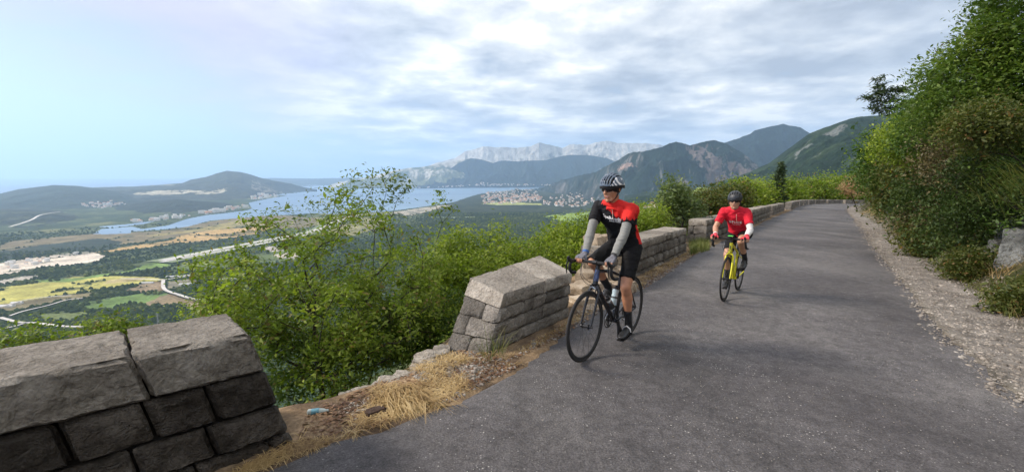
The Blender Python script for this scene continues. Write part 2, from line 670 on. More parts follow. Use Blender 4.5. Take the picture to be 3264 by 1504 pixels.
def ground_z(x, y):
    """height of the whole mountainside: road shelf, drop on the left, bank on the right, valley floor"""
    x = np.asarray(x, float); y = np.asarray(y, float)
    dl = polyline_dist(x, y, LE)
    dr = -polyline_dist(x, y, RE)
    base = GA * np.clip(x, -60, 140) + GB * np.clip(y, -60, 110)
    o = np.maximum(dl - (0.60 + 0.60 * sstep(3.6, 6.5, y)), 0)
    near = sstep(0, 25, o)
    drop = o * (0.85 * (1 - near) + 0.55 * near)
    und = (fbm(x / 160, y / 160, 4) - 0.5) * 60 * sstep(40, 300, o) + (fbm(x / 9, y / 9, 3) - 0.5) * 1.2 * sstep(1, 10, o)
    q = np.maximum(dr - 0.95, 0)
    rise = np.where(q < 5, q * 0.85, 4.25 + (q - 5) * 0.42)
    rise = np.where(rise > 60, 60 + (rise - 60) * 0.25, rise)
    rise = np.minimum(rise, 130) + (fbm(x / 2.2, y / 2.2, 4) - 0.5) * 0.9 * sstep(0.1, 2.0, q)
    fine = (fbm(x * 3.1, y * 3.1, 3) - 0.5) * 0.05 * np.maximum(sstep(0.05, 0.4, dl), sstep(0.05, 0.5, dr))
    z = base - drop + und + rise + fine
    k = 25.0
    zf = FLOOR
    # soft maximum with the valley floor
    d = (z - zf) / k
    z = zf + k * np.where(d > 20, d, np.log1p(np.exp(np.clip(d, -30, 20))))
    return z, dl, dr


# ------------------------------------------------------------------ near ground
def grid_quads(nr, nc):
    i = np.arange(nr - 1)[:, None] * nc + np.arange(nc - 1)[None, :]
    return np.stack([i, i + 1, i + nc + 1, i + nc], -1).reshape(-1, 4)


def near_ground():
    xs = np.concatenate([np.arange(-40, -8, 0.8), np.arange(-8, 14, 0.11), np.arange(14, 150, 0.8)])
    ys = np.concatenate([np.arange(-14, 0, 0.6), np.arange(0, 16, 0.11), np.arange(16, 60, 0.5), np.arange(60, 140, 1.2)])
    X, Y = np.meshgrid(xs, ys)
    Z, dl, dr = ground_z(X, Y)
    # under the tarmac
    inside = (dl < -0.12) & (dr < -0.12)
    Z = np.where(inside, Z - 0.05, Z)
    V = np.stack([X, Y, Z], -1).reshape(-1, 3)
    me = np_mesh('ground', V, grid_quads(len(ys), len(xs))[:, ::1], smooth=True)
    soil = np.array([0.13, 0.092, 0.062]); straw = np.array([0.27, 0.19, 0.115]); grav = np.array([0.21, 0.19, 0.168]); green = np.array([0.05, 0.065, 0.022]); dark = np.array([0.035, 0.03, 0.02])
    n = fbm(X * 1.3, Y * 1.3, 4)
    n2 = fbm(X * 5, Y * 5, 3)
    c = soil[None, None] + np.zeros(X.shape + (3,))
    w = sstep(0.42, 0.6, n2)[..., None]
    c = c * (1 - w) + straw * w
    far = sstep(1.2, 2.6, dl)[..., None]
    c = c * (1 - far) + green * far
    gr = (sstep(-0.3, 0.1, dr) * (1 - sstep(0.7, 1.2, dr + (n - 0.5) * 1.2)))[..., None]
    right = sstep(-0.3, 0.0, dr)[..., None]
    bank = green * 0.8 * (1 - n2[..., None]) + soil * 0.6 * n2[..., None]
    c = c * (1 - right) + bank * right
    c = c * (1 - gr) + grav * gr
    set_color(me, c.reshape(-1, 3))
    o = link('ground', me, None, col_mat('ground_soil', 3.0, (0.6, 1.35), bump=0.03, bscale=14, n2=40.0))
    setprops(o, kind='structure')


near_ground()


def asphalt_mat():
    m, nt, b = newmat('asphalt')
    L = nt.links.new
    tc = nt.nodes.new('ShaderNodeTexCoord')
    vec = tc.outputs['Object']
    big = noise_node(nt, vec, 0.45, 4, 0.6, 0.3)
    fine = noise_node(nt, vec, 75, 6, 0.85)
    col = ramp_node(nt, big, [(0.32, (0.056, 0.051, 0.052)), (0.5, (0.083, 0.077, 0.077)), (0.68, (0.118, 0.110, 0.106))])
    col = mix_node(nt, 1.0, col, ramp_node(nt, fine, [(0.38, 0.45), (0.62, 1.6)]), 'MULTIPLY')
    mid = noise_node(nt, vec, 9.0, 5, 0.75, 0.5)
    col = mix_node(nt, 1.0, col, ramp_node(nt, mid, [(0.36, 0.74), (0.62, 1.28)]), 'MULTIPLY')
    vo = nt.nodes.new('ShaderNodeTexVoronoi')
    vo.inputs['Scale'].default_value = 58.0
    vo.inputs['Randomness'].default_value = 1.0
    L(vec, vo.inputs['Vector'])
    # pale aggregate chips: only some cells, gathered in patches
    sepc = nt.nodes.new('ShaderNodeSeparateColor')
    L(vo.outputs['Color'], sepc.inputs[0])
    patch = noise_node(nt, vec, 0.8, 3, 0.6)
    thr = ramp_node(nt, patch, [(0.40, 0.01), (0.66, 0.42)])
    chip = math_node('LESS_THAN', sepc.outputs[0], thr, nt=nt)
    rad = math_node('ADD', math_node('MULTIPLY', sepc.outputs[1], 0.22, nt=nt), 0.12, nt=nt)
    core = math_node('LESS_THAN', vo.outputs['Distance'], rad, nt=nt)
    f = math_node('MULTIPLY', chip, core, nt=nt)
    chipc = mix_node(nt, sepc.outputs[2], (0.11, 0.105, 0.10), (0.40, 0.38, 0.36))
    col = mix_node(nt, f, col, chipc)
    # wheel worn streaks along the road are paler
    mp = nt.nodes.new('ShaderNodeMapping')
    mp.inputs['Rotation'].default_value = (0, 0, R(32))
    mp.inputs['Scale'].default_value = (1.1, 0.10, 1)
    L(vec, mp.inputs[0])
    st = noise_node(nt, mp.outputs[0], 1.0, 3, 0.5)
    col = mix_node(nt, 1.0, col, ramp_node(nt, st, [(0.35, 0.80), (0.65, 1.22)]), 'MULTIPLY')
    # fine cracks
    vc = nt.nodes.new('ShaderNodeTexVoronoi')
    vc.feature = 'DISTANCE_TO_EDGE'
    vc.inputs['Scale'].default_value = 0.55
    wv = nt.nodes.new('ShaderNodeVectorMath')
    wv.operation = 'ADD'
    nn = nt.nodes.new('ShaderNodeTexNoise')
    nn.inputs['Scale'].default_value = 2.5
    nn.inputs['Detail'].default_value = 6
    L(vec, nn.inputs['Vector'])
    L(vec, wv.inputs[0])
    L(nn.outputs['Color'], wv.inputs[1])
    L(wv.outputs[0], vc.inputs['Vector'])
    ck = ramp_node(nt, vc.outputs['Distance'], [(0.0, 1.0), (0.004, 0.0)])
    ckm = math_node('MULTIPLY', ck, ramp_node(nt, patch, [(0.42, 0.0), (0.52, 0.8)]), nt=nt)
    col = mix_node(nt, ckm, col, (0.03, 0.028, 0.028))
    L(col, b.inputs['Base Color'])
    b.inputs['Roughness'].default_value = 0.75
    b.inputs['Specular IOR Level'].default_value = 0.35
    bp = nt.nodes.new('ShaderNodeBump')
    bp.inputs['Distance'].default_value = 0.006
    h = math_node('ADD', fine, math_node('MULTIPLY', vo.outputs['Distance'], -0.6, nt=nt), nt=nt)
    L(h, bp.inputs['Height'])
    L(bp.outputs[0], b.inputs['Normal'])
    return m


def road():
    def resample(pts, n):
        p = np.array(pts)
        d = np.r_[0, np.cumsum(np.hypot(*np.diff(p, axis=0).T))]
        # denser near the camera
        s = (np.linspace(0, 1, n) ** 1.6) * d[-1]
        return np.stack([np.interp(s, d, p[:, 0]), np.interp(s, d, p[:, 1])], -1)
    n = 900
    A, B = resample(LE_S, n), resample(RE_S, n)
    w = np.linspace(0, 1, 15)
    e = (fbm(A[:, 0] * 2.3, A[:, 1] * 2.3, 4) - 0.5) * 0.34
    e2 = (fbm(B[:, 0] * 1.6 + 50, B[:, 1] * 1.6, 4) - 0.5) * 0.42
    dirv = (B - A) / np.linalg.norm(B - A, axis=1)[:, None]
    A = A + dirv * e[:, None]
    B = B + dirv * e2[:, None]
    P = A[:, None] * (1 - w)[None, :, None] + B[:, None] * w[None, :, None]
    x, y = P[..., 0], P[..., 1]
    z = zplane(x, y) + 0.012 + (fbm(x * 0.8, y * 0.8, 3) - 0.5) * 0.015
    z[:, 0] -= 0.03; z[:, -1] -= 0.03
    V = np.stack([x, y, z], -1).reshape(-1, 3)
    me = np_mesh('road', V, grid_quads(n, 15)[:, ::-1], smooth=True)
    setprops(link('road', me, None, asphalt_mat()), kind='structure')


road()

# ------------------------------------------------------------------ far terrain
def z5(pts):   # points read off an enlargement of the left half
    return [(x / 1.978, y / 1.978 + 500) for x, y in pts]


def z6(pts):
    return [(1000 + x / 2.576, 420 + y / 2.576) for x, y in pts]


def tofloor(pts):
    return [tuple(FL(*p).xy) for p in pts]


LAKE_NEAR = z5([(600, 478), (820, 470), (980, 462), (1100, 450), (1180, 440), (1330, 402), (1560, 380), (1700, 370), (1800, 366)]) + \
    z6([(0, 668), (150, 675), (400, 665), (650, 648), (850, 622), (1000, 600), (1140, 580), (1230, 550), (1290, 530), (1380, 505), (1650, 478), (1880, 467), (1975, 444)])
LAKE_FAR = z6([(1960, 430), (1600, 436), (1400, 443), (1150, 450), (960, 458), (800, 462), (500, 462), (300, 462), (0, 466)]) + \
    z5([(1978, 212), (1860, 232), (1780, 250), (1700, 262), (1570, 290), (1590, 325), (1560, 338), (1400, 358), (1300, 368), (1180, 392), (1060, 432), (900, 455), (830, 440), (640, 455)])
LAKE = tofloor(LAKE_NEAR + LAKE_FAR)
INLETS = [tofloor(z5([(590, 485), (700, 465), (830, 468), (820, 482), (660, 488)])),
          tofloor(z5([(620, 440), (800, 425), (900, 412), (980, 405), (900, 425), (700, 448)]))]

FIELDS_AND_LIT_PATCHES = [  # (polygon, colour, feather metres); sunlit valley patches are painted in as yellow-green
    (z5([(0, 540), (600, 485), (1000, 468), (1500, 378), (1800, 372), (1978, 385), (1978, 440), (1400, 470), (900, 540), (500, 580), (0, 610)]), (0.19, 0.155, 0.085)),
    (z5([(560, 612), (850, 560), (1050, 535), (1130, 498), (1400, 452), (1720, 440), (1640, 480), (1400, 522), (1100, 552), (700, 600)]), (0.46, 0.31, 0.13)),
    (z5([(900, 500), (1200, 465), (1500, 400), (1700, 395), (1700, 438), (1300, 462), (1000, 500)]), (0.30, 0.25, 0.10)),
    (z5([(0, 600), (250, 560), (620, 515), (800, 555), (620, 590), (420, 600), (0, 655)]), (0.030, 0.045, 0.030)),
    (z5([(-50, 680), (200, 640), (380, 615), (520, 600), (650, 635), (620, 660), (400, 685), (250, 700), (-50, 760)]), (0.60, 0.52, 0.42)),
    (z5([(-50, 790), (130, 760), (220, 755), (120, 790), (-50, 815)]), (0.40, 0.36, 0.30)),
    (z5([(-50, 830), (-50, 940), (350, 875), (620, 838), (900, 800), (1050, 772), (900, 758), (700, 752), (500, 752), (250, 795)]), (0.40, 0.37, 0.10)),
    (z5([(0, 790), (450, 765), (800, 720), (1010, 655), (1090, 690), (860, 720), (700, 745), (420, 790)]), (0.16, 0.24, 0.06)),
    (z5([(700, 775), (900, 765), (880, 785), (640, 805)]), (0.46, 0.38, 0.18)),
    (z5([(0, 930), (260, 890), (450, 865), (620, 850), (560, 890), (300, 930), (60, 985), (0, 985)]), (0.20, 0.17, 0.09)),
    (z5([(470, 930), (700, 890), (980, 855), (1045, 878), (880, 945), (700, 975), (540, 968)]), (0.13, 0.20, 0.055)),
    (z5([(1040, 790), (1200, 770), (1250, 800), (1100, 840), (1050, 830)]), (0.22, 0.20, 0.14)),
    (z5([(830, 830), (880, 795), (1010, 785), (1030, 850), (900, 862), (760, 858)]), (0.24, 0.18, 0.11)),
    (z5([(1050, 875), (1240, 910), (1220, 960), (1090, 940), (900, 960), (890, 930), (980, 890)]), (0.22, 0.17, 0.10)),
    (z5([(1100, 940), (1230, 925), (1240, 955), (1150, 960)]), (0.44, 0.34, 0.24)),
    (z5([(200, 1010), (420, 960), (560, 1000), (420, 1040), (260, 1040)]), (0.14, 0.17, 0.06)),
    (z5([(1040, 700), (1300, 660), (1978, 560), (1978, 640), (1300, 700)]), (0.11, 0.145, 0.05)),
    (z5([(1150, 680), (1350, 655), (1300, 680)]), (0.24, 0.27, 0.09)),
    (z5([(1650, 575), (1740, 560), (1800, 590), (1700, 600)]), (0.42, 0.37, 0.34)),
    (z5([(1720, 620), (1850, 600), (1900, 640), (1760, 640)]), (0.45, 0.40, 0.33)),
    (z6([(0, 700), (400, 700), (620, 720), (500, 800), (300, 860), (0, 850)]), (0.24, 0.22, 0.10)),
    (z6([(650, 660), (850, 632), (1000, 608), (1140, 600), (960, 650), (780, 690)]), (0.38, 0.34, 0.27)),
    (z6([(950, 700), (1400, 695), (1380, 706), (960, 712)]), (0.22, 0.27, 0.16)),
    (z6([(1850, 702), (2000, 680), (2280, 652), (2800, 640), (2600, 740), (2300, 770), (2050, 745)]), (0.24, 0.33, 0.06)),  # sunlit patch of the valley, its light painted in as brighter green
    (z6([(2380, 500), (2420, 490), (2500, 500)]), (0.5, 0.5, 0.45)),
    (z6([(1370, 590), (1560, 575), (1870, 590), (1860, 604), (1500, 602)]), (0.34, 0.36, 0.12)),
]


def terrain():
    nc = 1300
    X = np.concatenate([np.linspace(-2.6, -1.25, 90), np.linspace(-1.24, 1.3, nc), np.linspace(1.32, 2.6, 60)])
    # rows: forward distances spaced evenly in the picture, then a few beyond
    rr = [26.0]
    while rr[-1] < 26000:
        rr.append(rr[-1] * (1.012 if rr[-1] < 700 else 1.006 if rr[-1] < 4000 else 1.01 if rr[-1] < 9000 else 1.02))
    Yr = np.array(rr)
    GX = X[None, :] * Yr[:, None]
    GY = np.repeat(Yr[:, None], len(X), 1)
    Z, dl, dr = ground_z(GX, GY)
    near = 1 - sstep(120, 160, GY)
    Z = Z - 0.7 * near * (np.abs(dl) < 200)
    flat = 1 - sstep(FLOOR + 15, FLOOR + 60, Z)
    # base colours
    f1 = fbm(GX / 240, GY / 240, 5)
    f2 = fbm(GX / 60, GY / 60, 4)
    f3 = fbm(GX / 1100 + 3, GY / 1100, 4)
    forest = np.array([0.036, 0.058, 0.026]); scrub = np.array([0.082, 0.105, 0.042]); meadow = np.array([0.17, 0.17, 0.07])
    w = sstep(0.45, 0.62, f1 * 0.6 + f2 * 0.4)[..., None]
    c = forest * (1 - w) + scrub * w
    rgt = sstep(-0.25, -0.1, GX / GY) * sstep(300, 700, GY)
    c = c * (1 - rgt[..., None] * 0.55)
    flat = flat
    w2 = (1 - rgt) [..., None] * (sstep(0.60, 0.68, f3 * 0.7 + f1 * 0.3) * flat)[..., None]
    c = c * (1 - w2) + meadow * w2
    hmask = (1 - w[..., 0] * 0.6)
    wx = GX + (f2 - 0.5) * 60 * np.clip(GY / 2500, 0.3, 2)
    wy = GY + (f1 - 0.5) * 130 * np.clip(GY / 2500, 0.3, 3)
    isf = flat > 0.5
    for poly, colr in FIELDS_AND_LIT_PATCHES:
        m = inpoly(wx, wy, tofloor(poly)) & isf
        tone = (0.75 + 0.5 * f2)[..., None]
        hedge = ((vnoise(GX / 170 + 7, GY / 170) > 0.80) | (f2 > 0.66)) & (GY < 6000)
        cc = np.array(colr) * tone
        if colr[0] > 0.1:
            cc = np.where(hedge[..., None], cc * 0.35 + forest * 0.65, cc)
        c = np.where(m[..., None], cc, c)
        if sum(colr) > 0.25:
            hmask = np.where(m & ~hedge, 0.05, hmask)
    amp = np.clip(9.0 * hmask, 0, 9) * sstep(150, 700, GY)
    Z = Z + (fbm(GX / 14, GY / 14, 2) - 0.35) * amp
    Z = Z + (fbm(GX / 700, GY / 700, 3) - 0.5) * 50 * sstep(0.0, 0.5, (GX / GY) + 0.15) * 1.7 * flat * sstep(900, 2000, GY) * (1 - sstep(4200, 6000, GY))
    lk = inpoly(GX, GY, LAKE) | ((GY > 8600) & (GX / GY < -0.45)) | (GY > 13500)
    for p in INLETS:
        lk |= inpoly(GX, GY, p)
    Z = np.where(lk, FLOOR - 9.0, np.maximum(Z, FLOOR + 1.0))
    far = GY > 19000
    V = np.stack([GX, GY, Z], -1).reshape(-1, 3)
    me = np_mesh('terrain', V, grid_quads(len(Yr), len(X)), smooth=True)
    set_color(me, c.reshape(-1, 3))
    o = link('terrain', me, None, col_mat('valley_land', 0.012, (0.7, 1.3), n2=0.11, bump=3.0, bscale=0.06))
    setprops(o, kind='structure')


terrain()


def water():
    m, nt, b = newmat('bay_water')
    L = nt.links.new
    tc = nt.nodes.new('ShaderNodeTexCoord')
    mp = nt.nodes.new('ShaderNodeMapping')
    mp.inputs['Scale'].default_value = (0.25, 1.4, 1)
    L(tc.outputs['Object'], mp.inputs[0])
    n = noise_node(nt, mp.outputs[0], 0.0009, 4, 0.6, 0.5)
    L(ramp_node(nt, n, [(0.35, (0.11, 0.20, 0.32)), (0.65, (0.19, 0.30, 0.41))]), b.inputs['Base Color'])
    b.inputs['Roughness'].default_value = 0.42
    b.inputs['Specular IOR Level'].default_value = 0.35
    bp = nt.nodes.new('ShaderNodeBump')
    bp.inputs['Distance'].default_value = 0.5
    L(noise_node(nt, tc.outputs['Object'], 0.05, 5, 0.6), bp.inputs['Height'])
    L(bp.outputs[0], b.inputs['Normal'])
    xs = np.linspace(-68000, 60000, 30); ys = np.linspace(2200, 43000, 20)
    X, Y = np.meshgrid(xs, ys)
    V = np.stack([X, Y, np.full(X.shape, FLOOR)], -1).reshape(-1, 3)
    me = np_mesh('bay_water', V, grid_quads(20, 30))
    setprops(link('bay_water', me, None, m), kind='structure')


water()


def floor_strip(name, pts, width, mat, z=FLOOR + 5.0):
    """a ribbon on the valley floor along pixel points"""
    P = np.array([tuple(FL(px, py, z)) for px, py in pts])
    pp = np.array(catmull([tuple(p[:2]) for p in P], 6))
    d = np.gradient(pp, axis=0)
    d /= np.linalg.norm(d, axis=1)[:, None] + 1e-9
    nrm = np.stack([-d[:, 1], d[:, 0]], -1) * width / 2
    V = []
    for a, b in zip(pp - nrm, pp + nrm):
        V += [(a[0], a[1], z), (b[0], b[1], z)]
    n = len(pp)
    q = [(2 * i, 2 * i + 1, 2 * i + 3, 2 * i + 2) for i in range(n - 1)]
    me = np_mesh(name, V, q)
    return setprops(link(name, me, None, mat), kind='structure')


M_PALE_ROAD = simple('pale_road_surface', (0.52, 0.49, 0.45), 0.9, var=0.2, nscale=0.02)
M_RUNWAY = simple('runway_surface', (0.24, 0.24, 0.235), 0.9, var=0.15, nscale=0.01)
M_RUNWAY_GRASS = simple('runway_grass', (0.16, 0.20, 0.09), 0.95, var=0.3, nscale=0.02)
floor_strip('airport_runway_grass', z5([(1000, 662), (1400, 585), (1700, 527), (1978, 470)]) + z6([(300, 700), (600, 670)]), 150, M_RUNWAY_GRASS, FLOOR + 7.0)
floor_strip('airport_runway', z5([(1015, 652), (1400, 578), (1700, 520), (1978, 464)]) + z6([(300, 694), (600, 664)]), 42, M_PALE_ROAD, FLOOR + 8.2)
floor_strip('airport_taxiway', z5([(1015, 662), (1400, 592), (1700, 535), (1978, 478)]) + z6([(300, 706), (600, 676)]), 30, M_PALE_ROAD, FLOOR + 8.2)
floor_strip('valley_road', z5([(760, 765), (900, 768), (1030, 772), (1150, 755), (1300, 725)]), 9, M_PALE_ROAD, FLOOR + 9)
floor_strip('valley_road', z5([(1030, 772), (1035, 830), (1120, 865), (1230, 895), (1400, 915), (1480, 925)]), 11, M_PALE_ROAD, FLOOR + 9)
floor_strip('valley_road', z5([(0, 1010), (120, 1040), (230, 1045), (400, 1065), (520, 1068)]), 10, M_PALE_ROAD, FLOOR + 9)
floor_strip('valley_road', z5([(0, 1085), (90, 1065), (170, 1042)]), 7, M_PALE_ROAD, FLOOR + 9)
floor_strip('valley_road', z5([(60, 1000), (150, 970), (300, 935), (420, 900), (520, 890)]), 7, M_PALE_ROAD, FLOOR + 9)
floor_strip('valley_road', z5([(0, 945), (120, 910), (260, 885), (450, 872)]), 6, M_PALE_ROAD, FLOOR + 9)
floor_strip('coast_road', z5([(60, 440), (130, 420), (200, 395), (260, 365), (380, 345)]), 16, M_PALE_ROAD, FLOOR + 60)

# ------------------------------------------------------------------ mountains
M_MOUNT = col_mat('mountain_cover', 0.004, (0.75, 1.25), n2=0.03, bump=14.0, bscale=0.012)
M_MOUNT_NEAR = col_mat('near_mountain_cover', 0.02, (0.7, 1.3), n2=0.12, bump=5.0, bscale=0.07)


def ridge(name, sky, foot, amp=120, cover=(0.03, 0.05, 0.025), rock=(0.3, 0.28, 0.25), rockiness=0.2, rocktop=0.0, patches=(), scale=900.0, mat=None, nu=420, nv=130, crest=0.25, fine=12.0, seed=0.0, prof=1.15, footz=FLOOR - 10, mix2=None):
    """sky: (px, py, distance) along the skyline; foot: (px, py) on the valley floor or (px, py, distance)"""
    sp = np.array([p[0] for p in sky], float)
    u = np.linspace(sp[0], sp[-1], nu)
    spy = np.interp(u, sp, [p[1] for p in sky]); sd = np.interp(u, sp, [p[2] for p in sky])
    fp = [tuple(FL(p[0], p[1], footz)) if len(p) == 2 else tuple(PD(*p)) for p in foot]
    fx = np.linspace(0, 1, len(fp)); uu = np.linspace(0, 1, nu)
    FPX = np.stack([np.interp(u, [p[0] for p in foot], [f[k] for f in fp]) for k in range(3)], -1)
    CR = np.array([tuple(PD(a, b, c)) for a, b, c in zip(u, spy, sd)])
    v = np.concatenate([np.linspace(0, 1, nv), 1 + np.linspace(0.02, 0.8, nv // 4)])
    P = np.zeros((len(v), nu, 3))
    for i, t in enumerate(v):
        if t <= 1:
            P[i, :, :2] = FPX[:, :2] * (1 - t) + CR[:, :2] * t
            P[i, :, 2] = FPX[:, 2] + (CR[:, 2] - FPX[:, 2]) * (t ** prof)
        else:
            d = CR[:, :2] - FPX[:, :2]
            P[i, :, :2] = CR[:, :2] + d * (t - 1)
            P[i, :, 2] = CR[:, 2] - (CR[:, 2] - FPX[:, 2]) * ((t - 1) / 0.8) * 0.9
    T = np.repeat(v[:, None], nu, 1)
    x, y = P[..., 0], P[..., 1]
    rg = ridged(x / scale + seed, y / scale + seed * 1.7, 6, 0.52)
    env = np.clip(np.sin(np.pi * np.clip(T, 0, 1)), 0, 1) ** 0.7
    env = np.where(T > 1, 0.3, env)
    ce = crest * sstep(0.8, 1.0, T)
    P[..., 2] += (rg - 0.62) * amp * (env + ce * 0.35)
    P[..., 2] += (fbm(x / (scale * 0.06), y / (scale * 0.06), 3) - 0.5) * fine * np.minimum(T * 3, 1) * (1 - 0.6 * sstep(0.9, 1.0, T))
    n1 = fbm(x / (scale * 0.35) + 9, y / (scale * 0.35), 5)
    n2 = fbm(x / (scale * 0.07), y / (scale * 0.07), 4)
    hz = np.clip(T, 0, 1)
    # slope-led rock
    gz = np.gradient(P[..., 2], axis=1) / (np.abs(np.gradient(P[..., 0], axis=1)) + 1e-3)
    sl = np.clip(np.abs(gz), 0, 2)
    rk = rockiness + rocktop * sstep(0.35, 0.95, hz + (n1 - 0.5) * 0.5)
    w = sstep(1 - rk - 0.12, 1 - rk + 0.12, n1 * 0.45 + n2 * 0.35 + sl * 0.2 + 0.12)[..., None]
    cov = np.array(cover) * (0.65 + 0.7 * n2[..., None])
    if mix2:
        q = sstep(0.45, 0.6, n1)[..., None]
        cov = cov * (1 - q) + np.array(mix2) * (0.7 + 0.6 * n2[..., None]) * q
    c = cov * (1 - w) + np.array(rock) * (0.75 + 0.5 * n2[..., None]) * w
    # explicit bare patches, and sunlight painted in as a lighter patch, given as polygons in (px, height fraction)
    U = np.repeat(u[None, :], len(v), 0)
    for poly, colr in patches:
        m = inpoly(U + (n2 - 0.5) * 60, T + (n1 - 0.5) * 0.10 + (n2 - 0.5) * 0.08, poly)
        k = (0.55 + 0.9 * n2)[..., None]
        c = np.where((m & (n2 > 0.34))[..., None], np.array(colr) * k, c)
    me = np_mesh(name, P.reshape(-1, 3), grid_quads(len(v), nu), smooth=True)
    set_color(me, c.reshape(-1, 3))
    return setprops(link(name, me, None, mat or M_MOUNT), kind='structure')


# far pale ridge beyond the strait
ridge('distant_hills', [(700, 580, 19000), (860, 567, 20000), (1000, 569, 20000), (1100, 567, 20000), (1250, 566, 20000), (1400, 575, 20000)], [(700, 596), (1400, 594)], 150, (0.06, 0.075, 0.06), rockiness=0.1, scale=1500, nv=50, nu=200)
# white limestone range
ridge('white_mountains', [(1330, 540, 17500), (1400, 515, 17500), (1450, 500, 17500), (1481, 479, 17500), (1543, 467, 17500), (1613, 466, 17500), (1660, 468, 17500), (1691, 465, 17500), (1718, 452, 17500), (1757, 460, 17700), (1792, 471, 17800), (1819, 459, 17900), (1870, 464, 18000), (1904, 453, 18000), (1939, 449, 18000), (1970, 457, 18000), (2030, 456, 18000), (2100, 459, 18000), (2200, 480, 18000)],
      [(1330, 594, 16000), (2200, 594, 16200)], 440, (0.16, 0.165, 0.15), (0.50, 0.475, 0.43), 0.36, 0.22, scale=1700, nv=200, nu=600, fine=90, crest=0.6, seed=2.2)
# sunlit middle slope on the left of the blue ridge
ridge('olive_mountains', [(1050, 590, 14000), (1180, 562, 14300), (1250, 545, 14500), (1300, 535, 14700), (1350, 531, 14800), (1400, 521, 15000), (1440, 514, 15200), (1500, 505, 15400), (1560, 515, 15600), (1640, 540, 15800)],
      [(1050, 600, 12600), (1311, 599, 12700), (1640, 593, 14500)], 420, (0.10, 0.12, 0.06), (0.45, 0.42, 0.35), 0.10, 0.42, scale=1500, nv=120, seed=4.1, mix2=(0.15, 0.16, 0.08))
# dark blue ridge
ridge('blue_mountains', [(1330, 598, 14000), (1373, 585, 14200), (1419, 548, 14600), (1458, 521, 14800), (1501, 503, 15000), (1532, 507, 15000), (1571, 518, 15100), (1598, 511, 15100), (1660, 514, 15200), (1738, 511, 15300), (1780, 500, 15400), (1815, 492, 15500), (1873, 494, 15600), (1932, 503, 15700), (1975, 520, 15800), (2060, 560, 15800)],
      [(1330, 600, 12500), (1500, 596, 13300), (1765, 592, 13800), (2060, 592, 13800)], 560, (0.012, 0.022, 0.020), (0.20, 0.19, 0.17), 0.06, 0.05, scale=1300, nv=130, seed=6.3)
# left peninsula hills
ridge('peninsula_hill', [(250, 604, 9000), (303, 598, 9000), (400, 596, 9200), (455, 593, 9300), (581, 583, 9500), (607, 572, 9600), (657, 563, 9700), (690, 552, 9800), (723, 544, 9900), (768, 548, 10000), (800, 557, 10200), (829, 566, 10400), (870, 575, 10500), (910, 582, 10500), (960, 594, 10500), (1010, 604, 10400)],
      [(250, 660), (450, 655), (650, 648), (800, 640), (900, 622), (1010, 612)], 160, (0.045, 0.052, 0.034), (0.28, 0.25, 0.20), 0.08, 0.06, scale=1100, seed=1.3, fine=20, patches=[([(430, .45), (700, .35), (720, .42), (520, .56), (420, .55)], (0.42, 0.38, 0.28)), ([(500, .9), (570, .88), (560, .95), (500, .97)], (0.4, 0.37, 0.3))])
ridge('western_hill', [(-700, 640, 6500), (-300, 652, 6600), (-100, 640, 6800), (0, 617, 7000), (60, 604, 7000), (110, 597, 7000), (170, 590, 7000), (240, 592, 7100), (310, 600, 7200), (380, 612, 7200), (470, 640, 7000), (560, 655, 6900)],
      [(-700, 690), (0, 682), (300, 672), (560, 660)], 90, (0.030, 0.045, 0.032), (0.2, 0.19, 0.15), 0.05, 0.0, scale=800, seed=3.3, fine=16)
ridge('low_wooded_hill', [(330, 668, 5300), (404, 652, 5500), (480, 641, 5600), (556, 634, 5700), (657, 643, 5700), (740, 652, 5800), (800, 664, 5700)],
      [(330, 700), (560, 697), (700, 680), (800, 668)], 40, (0.024, 0.034, 0.024), rockiness=0.03, scale=500, nv=80, seed=5.1, fine=14)
ridge('low_wooded_hill', [(-700, 690, 3900), (-200, 680, 4000), (0, 671, 4200), (90, 671, 4300), (180, 682, 4200), (260, 694, 4100), (360, 702, 3900), (440, 716, 3800), (480, 728, 3600)],
      [(-700, 790), (0, 768), (250, 748), (480, 737)], 40, (0.026, 0.036, 0.024), rockiness=0.03, scale=420, nv=90, seed=8.1, fine=12, mix2=(0.05, 0.062, 0.035))
